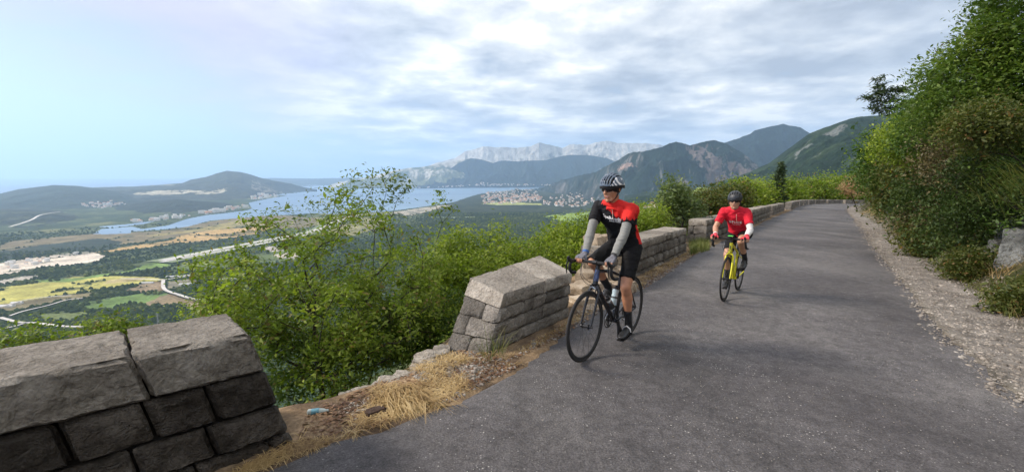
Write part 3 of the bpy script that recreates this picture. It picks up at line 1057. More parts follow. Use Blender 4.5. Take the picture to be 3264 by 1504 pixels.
# the big mountain behind the riders: two summits
ridge('rear_peak', [(2180, 490, 8200), (2250, 470, 8300), (2313, 454, 8400), (2360, 439, 8400), (2391, 427, 8400), (2404, 417, 8400), (2438, 407, 8400), (2472, 401, 8400), (2495, 395, 8400), (2516, 400, 8400), (2553, 406, 8300), (2580, 422, 8200), (2640, 440, 8000), (2800, 450, 7800)],
      [(2180, 640), (2800, 640)], 330, (0.011, 0.022, 0.020), (0.20, 0.16, 0.14), 0.02, 0.0, scale=900, seed=7.7, fine=45)
ridge('landslide_mountain', [(1640, 612, 11500), (1699, 606, 11200), (1738, 597, 10800), (1776, 580, 10000), (1815, 565, 9200), (1893, 548, 7900), (1955, 517, 7000), (2000, 489, 6600), (2051, 481, 6100), (2111, 466, 6000), (2135, 453, 6000), (2155, 448, 6000), (2179, 454, 6000), (2199, 460, 6000), (2236, 451, 6000), (2280, 445, 6000), (2313, 455, 5900), (2370, 490, 5800), (2420, 530, 5600), (2500, 580, 5400), (2600, 620, 5200)],
      [(1640, 620), (1738, 612), (1800, 624), (1900, 650), (2000, 668), (2150, 672), (2300, 672), (2600, 680)], 470, (0.012, 0.024, 0.019), (0.14, 0.13, 0.12), 0.05, 0.0, scale=760, nv=190, nu=600, seed=9.4, fine=38,
      patches=[([(2195, 1.02), (2250, .97), (2305, .70), (2335, .45), (2390, .25), (2340, .22), (2300, .42), (2240, .62), (2205, .82)], (0.115, 0.094, 0.083)),
               ([(2322, .78), (2360, .80), (2420, .74), (2440, .60), (2405, .52), (2372, .60), (2345, .40), (2330, .55)], (0.11, 0.09, 0.08)),
               ([(1965, .92), (2010, .84), (2030, .78), (1990, .76)], (0.24, 0.17, 0.14)),
               ([(2150, .55), (2200, .50), (2195, .42), (2140, .46)], (0.17, 0.14, 0.12))])
# green shoulder on the right
ridge('green_mountainside', [(1990, 640, 3300), (2100, 622, 3100), (2200, 604, 3000), (2300, 580, 2900), (2400, 545, 2800), (2450, 520, 2750), (2510, 475, 2700), (2580, 424, 2600), (2623, 408, 2550), (2674, 390, 2500), (2708, 379, 2450), (2741, 372, 2400), (2800, 367, 2300), (2950, 350, 2200), (3264, 300, 2100), (3700, 240, 2000)],
      [(1990, 668, 2300), (2200, 664, 1700), (2400, 645, 1300), (2600, 630, 1000), (2800, 620, 800), (3700, 600, 700)], 110, (0.014, 0.028, 0.017), (0.2, 0.2, 0.19), -0.10, 0.0, scale=300, nv=200, nu=600, seed=11.4, fine=11, mat=M_MOUNT_NEAR, mix2=(0.026, 0.044, 0.022),
      patches=[([(2620, .80), (2650, .83), (2690, .82), (2695, .79), (2660, .76), (2625, .74)], (0.11, 0.12, 0.11)), ([(2540, .70), (2580, .72), (2590, .66), (2545, .64)], (0.11, 0.12, 0.11)), ([(2150, .72), (2290, .62), (2300, .45), (2180, .52)], (0.26, 0.33, 0.09))])  # last patch: sunlit field on the slope, light painted into its green

# ------------------------------------------------------------------ masonry walls
def cube_grid(nu, nv, nw):
    """closed box surface grid in the unit cube, shared corners"""
    idx = {}; V = []; Q = []

    def vid(i, j, k):
        key = (i, j, k)
        if key not in idx:
            idx[key] = len(V)
            V.append((i / nu, j / nv, k / nw))
        return idx[key]
    for i in range(nu):
        for j in range(nv):
            Q.append((vid(i, j, 0), vid(i, j + 1, 0), vid(i + 1, j + 1, 0), vid(i + 1, j, 0)))
            Q.append((vid(i, j, nw), vid(i + 1, j, nw), vid(i + 1, j + 1, nw), vid(i, j + 1, nw)))
    for i in range(nu):
        for k in range(nw):
            Q.append((vid(i, 0, k), vid(i + 1, 0, k), vid(i + 1, 0, k + 1), vid(i, 0, k + 1)))
            Q.append((vid(i, nv, k), vid(i, nv, k + 1), vid(i + 1, nv, k + 1), vid(i + 1, nv, k)))
    for j in range(nv):
        for k in range(nw):
            Q.append((vid(0, j, k), vid(0, j, k + 1), vid(0, j + 1, k + 1), vid(0, j + 1, k)))
            Q.append((vid(nu, j, k), vid(nu, j + 1, k), vid(nu, j + 1, k + 1), vid(nu, j, k + 1)))
    return np.array(V), np.array(Q)


def blocks_mesh(name, boxes, corners, step, rough, mats, parent, bulge=0.018, seed=0.0):
    """boxes: (u0,u1,v0,v1,w0,w1) in wall space; corners: 8 points (bottom fn, ff, bf, bn, then top)"""
    C = np.array([tuple(c) for c in corners])
    B0, T0 = C[:4], C[4:]
    Lx = np.linalg.norm(B0[1] - B0[0]); Ly = np.linalg.norm(B0[3] - B0[0]); Lz = abs(T0[0][2] - B0[0][2])
    VV = []; QQ = []; off = 0
    for bi, (u0, u1, v0, v1, w0, w1) in enumerate(boxes):
        nu = max(2, int((u1 - u0) * Lx / step)); nv = max(2, int((v1 - v0) * Ly / step)); nw = max(2, int((w1 - w0) * Lz / step))
        v, q = cube_grid(nu, nv, nw)
        # shrink edges for rounded worn arrises
        c = v - 0.5
        e = np.sort(np.abs(c) * np.array([(u1 - u0) * Lx, (v1 - v0) * Ly, (w1 - w0) * Lz])[None], axis=1)
        half = np.array([(u1 - u0) * Lx, (v1 - v0) * Ly, (w1 - w0) * Lz]) / 2
        dist = half[None] - np.abs(c) * half[None] * 2
        near = np.clip(1 - dist / 0.014, 0, 1)
        cnt = near.sum(1) - near.max(1)
        U = u0 + v[:, 0] * (u1 - u0); Vv = v0 + v[:, 1] * (v1 - v0); Wv = w0 + v[:, 2] * (w1 - w0)
        Bm = (B0[0] * ((1 - U) * (1 - Vv))[:, None] + B0[1] * (U * (1 - Vv))[:, None] + B0[2] * (U * Vv)[:, None] + B0[3] * ((1 - U) * Vv)[:, None])
        Tm = (T0[0] * ((1 - U) * (1 - Vv))[:, None] + T0[1] * (U * (1 - Vv))[:, None] + T0[2] * (U * Vv)[:, None] + T0[3] * ((1 - U) * Vv)[:, None])
        P = Bm * (1 - Wv)[:, None] + Tm * Wv[:, None]
        cen = P.mean(0)
        dirc = P - cen
        dirc /= np.linalg.norm(dirc, axis=1)[:, None] + 1e-9
        s = seed + bi * 1.37
        nz = fbm(P[:, 0] * 9 + s, P[:, 1] * 9, 5, P[:, 2] * 9, gain=0.62) - 0.5
        nx = fbm(P[:, 0] * 17 + s, P[:, 1] * 17 + 5, 4, P[:, 2] * 17, gain=0.6) - 0.5
        chip = np.clip(fbm(P[:, 0] * 6 + s * 2, P[:, 1] * 6 - 3, 3, P[:, 2] * 6) - 0.56, 0, 1) * 5 * cnt
        # bulge of rock faced stones, out of the front face
        fdir = (C[0] - C[3]); fdir[2] = 0; fdir /= np.linalg.norm(fdir)
        fm = (v[:, 1] < 1e-6) * (1 - np.clip(near[:, 0] + near[:, 2], 0, 1))
        P = P + fdir[None] * (fm * (bulge + (nz * 2.2 + nx) * bulge * 1.4))[:, None]
        P = P - dirc * (cnt * (0.002 + 0.03 * np.maximum(0, nx + .1)) + chip * 0.035)[:, None] * (rough / 0.02)
        P = P + dirc * (nz * rough * 1.5)[:, None]
        P[:, 2] += nx * rough * 0.5
        VV.append(P); QQ.append(q + off); off += len(P)
    me = np_mesh(name, np.concatenate(VV), np.concatenate(QQ), smooth=True)
    me.set_sharp_from_angle(angle=R(38))
    return link(name, me, parent, mats)


def stone_wall(label, corners, courses, coping_h, step, cop_u, mats=(None, None), seed=0, rough=0.02, group=None, endsplit=True, bulge=0.018, avg=0.42):
    """courses: number of stone courses below the coping; cop_u: coping joints along the wall"""
    rnd = random.Random(seed)
    o = sum((Vector(c) for c in corners[:4]), Vector()) / 4
    root = empty('stone_wall', o, 0, label, 'wall', group)
    C = [Vector(c) - o for c in corners]
    L_ = (C[1] - C[0]).length; H = (C[4] - C[0]).z
    g = 0.009
    gu = g / L_; gw = g / H
    w1 = 1 - coping_h / H
    boxes = []
    ed = [0.0] + list(cop_u) + [1.0]
    for a, b in zip(ed[:-1], ed[1:]):
        dz = rnd.uniform(-0.008, 0.008)
        boxes.append((a + gu * (a > 0) * .6, b - gu * (b < 1) * .6, -0.02, 1.02, w1 + gw * .5, 1.0 + dz))
    blocks_mesh('coping', boxes, C, step, rough, mats[0] or M_COPING, root, bulge=bulge * 0.8, seed=seed * 3.1)
    boxes = []
    cs = [w1 * k / courses for k in range(courses + 1)]
    for k in range(1, courses):
        cs[k] += rnd.uniform(-.02, .02)
    for k in range(courses):
        u = 0.0
        first = True
        while u < 1:
            du = rnd.uniform(0.55, 1.5) * avg / L_
            if 1 - (u + du) < 0.35 * avg / L_:
                du = 1 - u
            a, b = u, min(1, u + du)
            z0, z1 = cs[k] + gw * .5, cs[k + 1] - gw * .5
            aa, bb = a + gu * .6 * (a > 0), b - gu * .6 * (b < 1)
            if (first or b >= 1) and endsplit:
                s = rnd.choice((0.38, 0.5, 0.62)) if k % 2 else rnd.choice((0.3, 0.7, 1.0))
                if s < 1:
                    boxes.append((aa, bb, 0, s - 0.012, z0, z1)); boxes.append((aa, bb, s + 0.012, 1, z0, z1))
                else:
                    boxes.append((aa, bb, 0, 1, z0, z1))
            else:
                boxes.append((aa, bb, 0, 1, z0, z1))
            first = False
            u = b
    blocks_mesh('masonry', boxes, C, step, rough, mats[1] or M_MASON, root, bulge=bulge, seed=seed * 5.3)
    # mortar core
    m = MB()
    def lerp8(u, v, w):
        b = C[0] * (1 - u) * (1 - v) + C[1] * u * (1 - v) + C[2] * u * v + C[3] * (1 - u) * v
        t = C[4] * (1 - u) * (1 - v) + C[5] * u * (1 - v) + C[6] * u * v + C[7] * (1 - u) * v
        return b * (1 - w) + t * w
    iu = 0.10 / L_; iv = 0.12
    vs = [lerp8(u, v, w) for w in (0.0, 1 - 0.05 / H) for u, v in ((iu, iv), (1 - iu, iv), (1 - iu, 1 - iv), (iu, 1 - iv))]
    m.add(vs, [(0, 3, 2, 1), (4, 5, 6, 7), (0, 1, 5, 4), (1, 2, 6, 5), (2, 3, 7, 6), (3, 0, 4, 7)])
    m.build('mortar', M_MORTAR, root, smooth=False)
    return root


def up(p, h):
    return Vector((p.x, p.y, p.z + h))


# wall 1: left foreground
f_end_b = PP(945, 1400)
f_end_t = PD(850, 1050, 2.62)
hz = f_end_t.z - zplane(f_end_t.x, f_end_t.y)
d1 = Vector((0.765, 0.745, 0)).normalized()
n1 = Vector((-d1.y, d1.x, 0))     # away from the road
def w1pt(along, out, h):
    p = Vector((f_end_b.x, f_end_b.y, 0)) + d1 * along + n1 * out
    return Vector((p.x, p.y, zplane(p.x, p.y) + h))
H1 = 0.74
LEN1 = 4.2
c1 = [w1pt(-LEN1, 0.0, -0.15), w1pt(0.02, 0.0, -0.15), w1pt(0.02, 0.66, -0.5), w1pt(-LEN1, 0.66, -0.5),
      w1pt(-LEN1, 0.05, H1), w1pt(-0.20, 0.05, H1), w1pt(-0.20, 0.60, H1), w1pt(-LEN1, 0.60, H1)]
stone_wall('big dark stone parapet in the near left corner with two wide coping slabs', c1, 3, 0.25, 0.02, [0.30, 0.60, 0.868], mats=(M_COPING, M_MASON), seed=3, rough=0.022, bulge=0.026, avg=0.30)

# wall 2: centre, in front of the first bicycle
a_fb = PP(1556, 1128); b_fb = PP(1808, 1012)
a_ft = PD(1603, 935, 4.42); b_ft = PD(1822, 866, 5.75)
a_bt = PD(1500, 887, 4.86); b_bt = PD(1722, 815, 6.20)
a_bb = PP(1421, 1112) ; b_bb = b_fb + (a_bb - a_fb) + Vector((0.0, 0.25, 0))
dn = Vector((0, 0, -0.25))
ext = lambda b, t, k=.3: b + (b - t) * k
c2 = [ext(a_fb, a_ft), ext(b_fb, b_ft), ext(b_bb, b_bt), ext(a_bb, a_bt), a_ft, b_ft, b_bt, a_bt]
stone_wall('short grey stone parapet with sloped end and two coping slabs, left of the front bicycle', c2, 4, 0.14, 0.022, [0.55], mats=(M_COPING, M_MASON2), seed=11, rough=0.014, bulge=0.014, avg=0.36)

# wall 3: behind the front rider
a_fb = PP(1958, 915); b_fb = PP(2190, 803)
h3 = 0.66
def wall_from(a, b, h, wid, batter=0.04, e0=0.1, e1=0.05, outdrop=0.3):
    d = (b - a); d.z = 0; d.normalize()
    n = Vector((-d.y, d.x, 0))
    bot = [a + Vector((0, 0, -.15)), b + Vector((0, 0, -.15)), b + n * (wid + batter) + Vector((0, 0, -outdrop)), a + n * (wid + batter) + Vector((0, 0, -outdrop))]
    def tp(p, al, out):
        q = p + d * al + n * out
        return Vector((q.x, q.y, zplane(q.x, q.y) + h))
    top = [tp(a, e0, batter), tp(b, -e1, batter), tp(b, -e1, wid), tp(a, e0, wid)]
    return bot + top


c3 = wall_from(a_fb, b_fb, h3, 0.62, 0.05, 0.0, 0.05)
stone_wall('long stone parapet with many squared blocks right behind the front rider', c3, 3, 0.17, 0.04, [0.12, 0.25, 0.37, 0.49, 0.61, 0.72, 0.83, 0.92], mats=(M_COPING, M_MASON2), seed=21, rough=0.022, avg=0.22)

# broken pale end of wall 3: a heap of rough stones stepping down to the road
def rubble_stone(p, s, mat, parent, seed, name='rubble_stone', sq=(1, 1, 1)):
    bm_v, q = cube_grid(8, 8, 8)
    v = bm_v - 0.5
    n = v / (np.linalg.norm(v, axis=1)[:, None] + 1e-9)
    v = v * 0.45 * 1.5 + n * 0.5 * 0.45
    k = fbm(v[:, 0] * 3 + seed, v[:, 1] * 3, 4, v[:, 2] * 3, gain=0.6) - 0.5
    v = v * (1 + k[:, None] * 0.7)
    rz = seed * 2.4
    c, sn = math.cos(rz), math.sin(rz)
    v = v * np.array(sq) * s
    v = np.stack([v[:, 0] * c - v[:, 1] * sn, v[:, 0] * sn + v[:, 1] * c, v[:, 2]], -1) + np.array(tuple(p))
    return v, q


def heap(name, label, cat, spots, mat, group=None):
    """one solid outcrop or masonry stub made of overlapping stones"""
    base = spots[0][0]
    o = Vector(base)
    VV = []; QQ = []; off = 0
    for i, (p, s, sq) in enumerate(spots):
        v, q = rubble_stone(Vector(p) - o, s, mat, None, i * 1.7 + 0.3, sq=sq)
        VV.append(v); QQ.append(q + off); off += len(v)
    me = np_mesh(name, np.concatenate(VV), np.concatenate(QQ), smooth=True)
    me.set_sharp_from_angle(angle=R(42))
    ob = link(name, me, None, mat)
    ob.location = o
    return setprops(ob, label, cat, group)


sp = []
rnd = random.Random(5)
for px, py, D, s in ((1905, 775, 7.9, .30), (1950, 790, 7.9, .32), (1895, 810, 7.7, .30), (1945, 830, 7.6, .34), (1885, 845, 7.4, .30), (1925, 870, 7.2, .34), (1975, 880, 7.3, .32),
                     (1872, 885, 7.0, .30), (1905, 915, 6.8, .32), (1950, 925, 6.8, .32), (1860, 925, 6.6, .28), (1885, 955, 6.4, .28), (1925, 960, 6.4, .30), (1862, 968, 6.2, .26), (1990, 835, 7.9, .36), (1990, 920, 7.0, .3)):
    sp.append((PD(px, py, D), s, (rnd.uniform(.9, 1.5), rnd.uniform(.8, 1.1), rnd.uniform(.7, 1.0))))
heap('broken_wall_end', 'crumbled pale yellow stub of stone wall seen through the front bicycle', 'wall', sp, M_BROKEN)

# walls further down the road
segs = [((2252, 774), (2392, 722), 0.74, 3), ((2398, 718), (2456, 691), 0.80, 3), ((2464, 687), (2500, 671), 0.75, 3)]
far = [((2504, 668.5), (2528, 660)), ((2531, 659), (2552, 653)), ((2556, 652), (2574, 648.0))]
k = 0
ordn = ['behind the rear rider', 'just beyond the rear rider', 'second beyond the rear rider', 'third beyond the rear rider', 'fourth beyond the rear rider', 'fifth beyond the rear rider']
for (A, B, hh, cc) in segs:
    c = wall_from(PP(*A), PP(*B), hh, 0.6, 0.05, 0.05, 0.05)
    Lw = (c[1] - c[0]).length
    ncop = max(2, int(Lw / 0.75))
    stone_wall('pale grey stone parapet segment ' + ordn[k] + ' on the roadside', c, cc, 0.18, 0.07 if k else 0.05, [i / ncop for i in range(1, ncop)], mats=(M_COPING, M_MASON2), seed=30 + k, group='roadside parapet segments', avg=0.4)
    k += 1
LEf = [p for p in LE_S if p[1] > 44 and p[0] < 118]
# arc-length resample beyond 46 m, segments with small gaps
pa = np.array(LEf)
ds = np.r_[0, np.cumsum(np.hypot(*np.diff(pa, axis=0).T))]
s = 1.5
i = 0
names = ['small and distant, where the road starts to bend', 'small and distant, second in the bend', 'small and distant, third in the bend', 'small and distant, fourth in the bend', 'small and distant, fifth in the bend', 'small and distant, sixth in the bend', 'small and distant, seventh in the bend', 'small and distant, eighth in the bend', 'small and distant, ninth in the bend', 'small and distant, tenth in the bend']
while s + 6.4 < ds[-1] and i < 9:
    e = s + 6.6
    A = Vector((np.interp(s, ds, pa[:, 0]), np.interp(s, ds, pa[:, 1]), 0)); B = Vector((np.interp(e, ds, pa[:, 0]), np.interp(e, ds, pa[:, 1]), 0))
    A.z = zplane(A.x, A.y); B.z = zplane(B.x, B.y)
    c = wall_from(A, B, 0.8, 0.6, 0.04, 0.05, 0.05)
    stone_wall('stone parapet segment ' + names[i], c, 2, 0.2, 0.2, [0.2, 0.4, 0.6, 0.8], mats=(M_COPING, M_MASON2), seed=50 + i, group='roadside parapet segments', avg=0.7)
    s = e + 0.9
    i += 1

# stone kerb showing at the edge of the gap between the first two walls
sp = []
rnd = random.Random(9)
for px, py in ((1375, 1140), (1405, 1128), (1350, 1158), (1144, 1240), (1190, 1222), (1100, 1258), (1235, 1205), (1055, 1280), (1010, 1300), (1280, 1188)):
    p = PP(px, py)
    sp.append((p + Vector((0, 0.05, -0.05)), rnd.uniform(.12, .18) * (1.3 if py < 1160 else .7), (1.4, .9, .45 if py > 1180 else .8)))
heap('broken_kerb', 'row of pale flat stones along the edge of the drop between two walls', 'kerb', sp, M_COPING)

# ------------------------------------------------------------------ plants
ICO = None


def tubes_np(P0, P1, R0, R1, n=5):
    d = P1 - P0
    ln = np.linalg.norm(d, axis=1)[:, None] + 1e-9
    d = d / ln
    ref = np.where(np.abs(d[:, 2:3]) < 0.9, np.array([[0, 0, 1.0]]), np.array([[1.0, 0, 0]]))
    a = np.cross(ref, d); a /= np.linalg.norm(a, axis=1)[:, None] + 1e-9
    b = np.cross(d, a)
    m = len(P0)
    V = np.zeros((m, 2, n, 3))
    for k in range(n):
        t = 2 * math.pi * k / n
        e = a * math.cos(t) + b * math.sin(t)
        V[:, 0, k] = P0 + e * R0[:, None]
        V[:, 1, k] = P1 + e * R1[:, None]
    base = (np.arange(m) * 2 * n)[:, None]
    Q = []
    for k in range(n):
        k2 = (k + 1) % n
        Q.append(np.concatenate([base + k, base + k2, base + n + k2, base + n + k], 1))
    return V.reshape(-1, 3), np.concatenate(Q)


def leaves_np(C, size, rng, up_bias=0.6, aspect=0.45, dirs=None):
    """one folded leaf (four-cornered) at each centre"""
    m = len(C)
    nrm = rng.normal(size=(m, 3)); nrm[:, 2] = np.abs(nrm[:, 2]) + up_bias
    nrm /= np.linalg.norm(nrm, axis=1)[:, None]
    t = rng.normal(size=(m, 3)) if dirs is None else dirs + rng.normal(size=(m, 3)) * 0.35
    t -= nrm * (t * nrm).sum(1)[:, None]
    t /= np.linalg.norm(t, axis=1)[:, None] + 1e-9
    s = np.cross(nrm, t)
    l = (size * np.clip(rng.lognormal(-0.08, 0.38, m), 0.35, 2.0))[:, None]
    droop = nrm * l * 0.12
    V = np.stack([C - t * l * .5, C + s * l * aspect * .5 - droop * 0 + t * l * .05, C + t * l * .5 - droop, C - s * l * aspect * .5 + t * l * .05 + droop * .5], 1)
    Q = np.arange(m * 4).reshape(m, 4)
    return V.reshape(-1, 3), Q


def grow(base, tips, rng, r_tip=0.003, r_max=0.12, step=0.3, bend=0.12, reach=0.3, start=None):
    nodes = [np.array(base, float)]
    par = [-1]
    dist = [0.0]
    if start is not None:
        for p in start:
            nodes.append(np.array(p, float)); par.append(len(nodes) - 2); dist.append(dist[-1] + np.linalg.norm(nodes[-1] - nodes[-2]))
    order = np.argsort(np.linalg.norm(tips - nodes[0][None], axis=1))
    tip_nodes = []
    for ti in order:
        t = tips[ti]
        A = np.array(nodes)
        dd = np.linalg.norm(A - t, axis=1)
        cost = dd + reach * np.array(dist)
        # prefer nodes below the tip
        cost += np.maximum(0, A[:, 2] - t[2]) * 0.6
        j = int(np.argmin(cost))
        L_ = dd[j]
        n = max(1, int(L_ / step))
        prev = j
        off = rng.normal(size=3) * bend * L_
        for k in range(1, n + 1):
            f = k / n
            p = A[j] * (1 - f) + t * f + off * math.sin(math.pi * f) * 0.6 + rng.normal(size=3) * bend * step * 0.35 * (k < n)
            p[2] += -0.10 * L_ * math.sin(math.pi * f) * 0.5
            nodes.append(p); par.append(prev)
            dist.append(dist[prev] + L_ / n)
            prev = len(nodes) - 1
        tip_nodes.append(prev)
    Nn = len(nodes)
    r = np.zeros(Nn)
    acc = np.zeros(Nn)
    for i in range(Nn - 1, 0, -1):
        r[i] = max(r_tip, acc[i] ** (1 / 2.3))
        acc[par[i]] += r[i] ** 2.3
    r[0] = acc[0] ** (1 / 2.3)
    r = np.minimum(r, r_max)
    nodes = np.array(nodes); par = np.array(par)
    i = np.arange(1, Nn)
    return nodes[par[i]], nodes[i], np.minimum(r[par[i]], r[i] * 1.8), r[i], nodes, tip_nodes


def sample_lobes(lobes, n, rng, shell=0.35):
    w = np.array([r[0] * r[1] * r[2] for _, r in lobes]) ** (2 / 3)
    k = rng.choice(len(lobes), n, p=w / w.sum())
    d = rng.normal(size=(n, 3)); d /= np.linalg.norm(d, axis=1)[:, None]
    rad = rng.uniform(shell, 1.0, n) ** 0.5
    c = np.array([tuple(l[0]) for l in lobes])[k]; rr = np.array([l[1] for l in lobes])[k]
    return c + d * rr * rad[:, None]


def plant(name, label, cat, base, lobes, tips, leaves, size, leafm, spread=0.22, group=None, seed=1, trunk_r=0.12, step=0.3, aspect=0.45, up_bias=0.6, barkm=None, start=None, bend=0.12, stems='trunk', crown='crown', reach=0.3, shell=0.35, r_tip=0.003, extra_tips=None, flat=0.7):
    rng = np.random.default_rng(seed)
    base = Vector(base)
    b = np.array(tuple(base))
    T = sample_lobes(lobes, tips, rng, shell) if tips else np.zeros((0, 3))
    if extra_tips is not None:
        T = np.concatenate([T, np.array([tuple(t) for t in extra_tips])])
    T = T - b
    st = None if start is None else [np.array(tuple(Vector(s) - base)) for s in start]
    P0, P1, R0, R1, nodes, tn = grow((0, 0, 0), T, rng, r_tip=r_tip, r_max=trunk_r, step=step, bend=bend, start=st, reach=reach)
    root = empty(name, base, 0, label, cat, group)
    V, Q = tubes_np(P0, P1, R0, R1)
    link(stems, np_mesh(stems, V, Q, smooth=True), root, barkm or M_BARK)
    # leaves around the ends of the twigs, and some along them
    tp = nodes[np.array(tn)]
    C = np.repeat(tp, leaves, 0)
    C = C + rng.normal(size=C.shape) * np.array([spread, spread, spread * flat])
    V, Q = leaves_np(C, size, rng, up_bias, aspect)
    link(crown, np_mesh(crown, V, Q), root, leafm)
    return root


def lobe(px, py, D, rpx, ry=None, rz=None):
    r = rpx / F * D
    return (PD(px, py, D), (r, ry if ry else r, (rz / F * D) if rz else r))


def gz(x, y):
    return float(ground_z(np.array([x]), np.array([y]))[0][0])


def gpt(p):
    return Vector((p[0], p[1], gz(p[0], p[1]) - 0.05))


# big locust-like tree filling the gap between the first two walls
pA = PD(1010, 1250, 5.6)
plant('broadleaf_tree', 'large spreading green tree filling the gap between the two nearest walls', 'tree', gpt((pA.x, pA.y + .3)),
      [lobe(900, 850, 6.3, 190), lobe(1090, 800, 6.9, 190), lobe(1010, 960, 6.0, 220), lobe(800, 960, 5.8, 150), lobe(1260, 870, 7.0, 170), lobe(1210, 1010, 6.2, 180), lobe(960, 1120, 5.6, 150), lobe(740, 880, 6.3, 110), lobe(1080, 1160, 5.4, 110), lobe(1330, 960, 6.6, 120)],
      270, 95, 0.060, M_LEAF_GREEN, spread=0.115, seed=4, r_tip=0.005, trunk_r=0.075, step=0.22, bend=0.16, start=[PD(1015, 1180, 5.7), PD(1000, 1080, 5.8)])
pS = PD(1200, 1150, 6.6)
plant('shrub', 'dense green shrubs at the foot of the large tree in the gap between the walls', 'shrub', gpt((pS.x - .4, pS.y + .3)),
      [lobe(1150, 1110, 6.6, 120), lobe(1270, 1060, 7.0, 120), lobe(1350, 990, 7.4, 110), lobe(1010, 1190, 5.9, 110), lobe(880, 1150, 5.9, 120), lobe(1400, 1060, 7.0, 60), lobe(1100, 1010, 7.6, 150)],
      230, 80, 0.062, M_LEAF_WOOD, spread=0.13, seed=44, trunk_r=0.05, step=0.25, bend=0.14)
pB = PD(1180, 900, 8.5)
B_t = [PD(x, y, D) for x, y, D in ((1145, 575, 8.3), (1178, 560, 8.3), (1215, 552, 8.3), (1245, 556, 8.2), (1275, 575, 8.2), (1300, 598, 8.2), (1190, 600, 8.3), (1232, 610, 8.3), (1265, 640, 8.2), (1205, 645, 8.4), (1225, 585, 8.3), (1160, 640, 8.4), (1120, 560, 8.8),
                                   (1115, 610, 8.8), (1085, 640, 8.8), (1120, 650, 8.8), (1150, 670, 8.6), (1060, 665, 8.9), (1180, 690, 8.4), (1250, 690, 8.3), (1130, 700, 8.6), (1220, 660, 8.3), (1290, 610, 8.2), (1240, 565, 8.2))]
plant('sapling', 'slender tree with fans of leaves rising above the bay, topmost in the gap', 'tree', gpt((pB.x, pB.y)), [lobe(1190, 620, 8.3, 80)], 0, 30, 0.075, M_LEAF_HAZY, spread=0.11, seed=14, trunk_r=0.05, step=0.3, bend=0.05, extra_tips=B_t, start=[PD(1190, 820, 8.5), PD(1195, 740, 8.4)])
pC = PD(1000, 950, 9.0)
C_t = [PD(x, y, D) for x, y, D in ((860, 680, 9.2), (900, 670, 9.2), (935, 690, 9.2), (980, 660, 9.2), (1010, 640, 9.2), (1045, 660, 9.2), (1000, 700, 9.2), (950, 730, 9.1), (1040, 710, 9.2), (890, 730, 9.2), (920, 770, 9.1), (1000, 760, 9.0), (1060, 750, 9.0), (1100, 730, 9.0), (870, 770, 9.2), (960, 790, 9.0), (840, 700, 9.3), (1080, 690, 9.1), (1030, 800, 9.0), (1110, 790, 9.0))]
plant('sapling', 'thin bare-stemmed tree with sparse dusty leaves in front of the airfield', 'tree', gpt((pC.x, pC.y)), [lobe(950, 700, 9, 80)], 0, 34, 0.075, M_LEAF_HAZY, spread=0.16, seed=15, trunk_r=0.045, step=0.3, bend=0.06, extra_tips=C_t, start=[PD(1000, 880, 9.0)])
pD = PD(1390, 900, 9.0)
D_t = [PD(x, y, 9.2) for x, y in ((1400, 615), (1415, 635), (1385, 650), (1425, 660), (1400, 680), (1450, 665), (1375, 680), (1410, 710))]
plant('sapling', 'small lone sapling top standing against the water near the pale shore', 'tree', gpt((pD.x, pD.y)), [lobe(1400, 650, 9, 30)], 0, 34, 0.07, M_LEAF_GREEN, spread=0.07, seed=16, trunk_r=0.03, step=0.3, bend=0.03, extra_tips=D_t, start=[PD(1388, 780, 9.1)])
pE = PD(1500, 960, 9.5)
plant('broadleaf_tree', 'bright yellow-green tree with two pointed tops above the middle wall', 'tree', gpt((pE.x, pE.y)),
      [lobe(1462, 790, 9.5, 60, rz=75), lobe(1590, 800, 9.8, 50, rz=80), lobe(1440, 850, 9.0, 90), lobe(1560, 860, 9.0, 90), lobe(1500, 930, 8.5, 130), lobe(1390, 920, 8.5, 90), lobe(1640, 850, 9.5, 70), lobe(1460, 745, 9.6, 22, rz=35), lobe(1590, 750, 9.8, 20, rz=35)],
      230, 110, 0.066, M_LEAF_YELLOW, spread=0.17, seed=5, trunk_r=0.07, step=0.3)
pF = PD(1700, 900, 9)
plant('broadleaf_tree', 'green tree behind the coping of the middle wall', 'tree', gpt((pF.x, pF.y)),
      [lobe(1690, 850, 10, 90), lobe(1760, 810, 11, 80), lobe(1620, 900, 9.5, 90)], 110, 90, 0.075, M_LEAF_GREEN, spread=0.2, seed=6)
pG = PD(1840, 850, 10)
plant('shrub', 'light green shrub between the front rider and the middle wall', 'shrub', gpt((pG.x, pG.y)),
      [lobe(1850, 760, 10, 70), lobe(1800, 800, 9.5, 70), lobe(1900, 730, 10.5, 55), lobe(1870, 830, 9.0, 70), lobe(1780, 760, 10.5, 45)], 150, 75, 0.07, M_LEAF_YELLOW, spread=0.17, seed=7)
# shrubs below the near wall
for (px, py, D, r, mt, lb, sd) in ((350, 1075, 5.6, 95, M_LEAF_GREEN, 'pale green shrub top just behind the near wall', 8), (60, 1110, 5.2, 110, M_LEAF_GREEN, 'green shrub behind the near wall at the edge of the picture', 9),
                               (690, 1000, 6.4, 110, M_LEAF_GREEN, 'leafy shrub beside the end of the near wall', 10)):
    p = PD(px, py + 150, D)
    plant('shrub', lb, 'shrub', gpt((p.x, p.y)), [lobe(px, py, D, r * .85, rz=r * .6), lobe(px + 20, py + 90, D, r * 1.0)], 90, 70, 0.050, mt, spread=0.13, seed=sd, trunk_r=0.04)
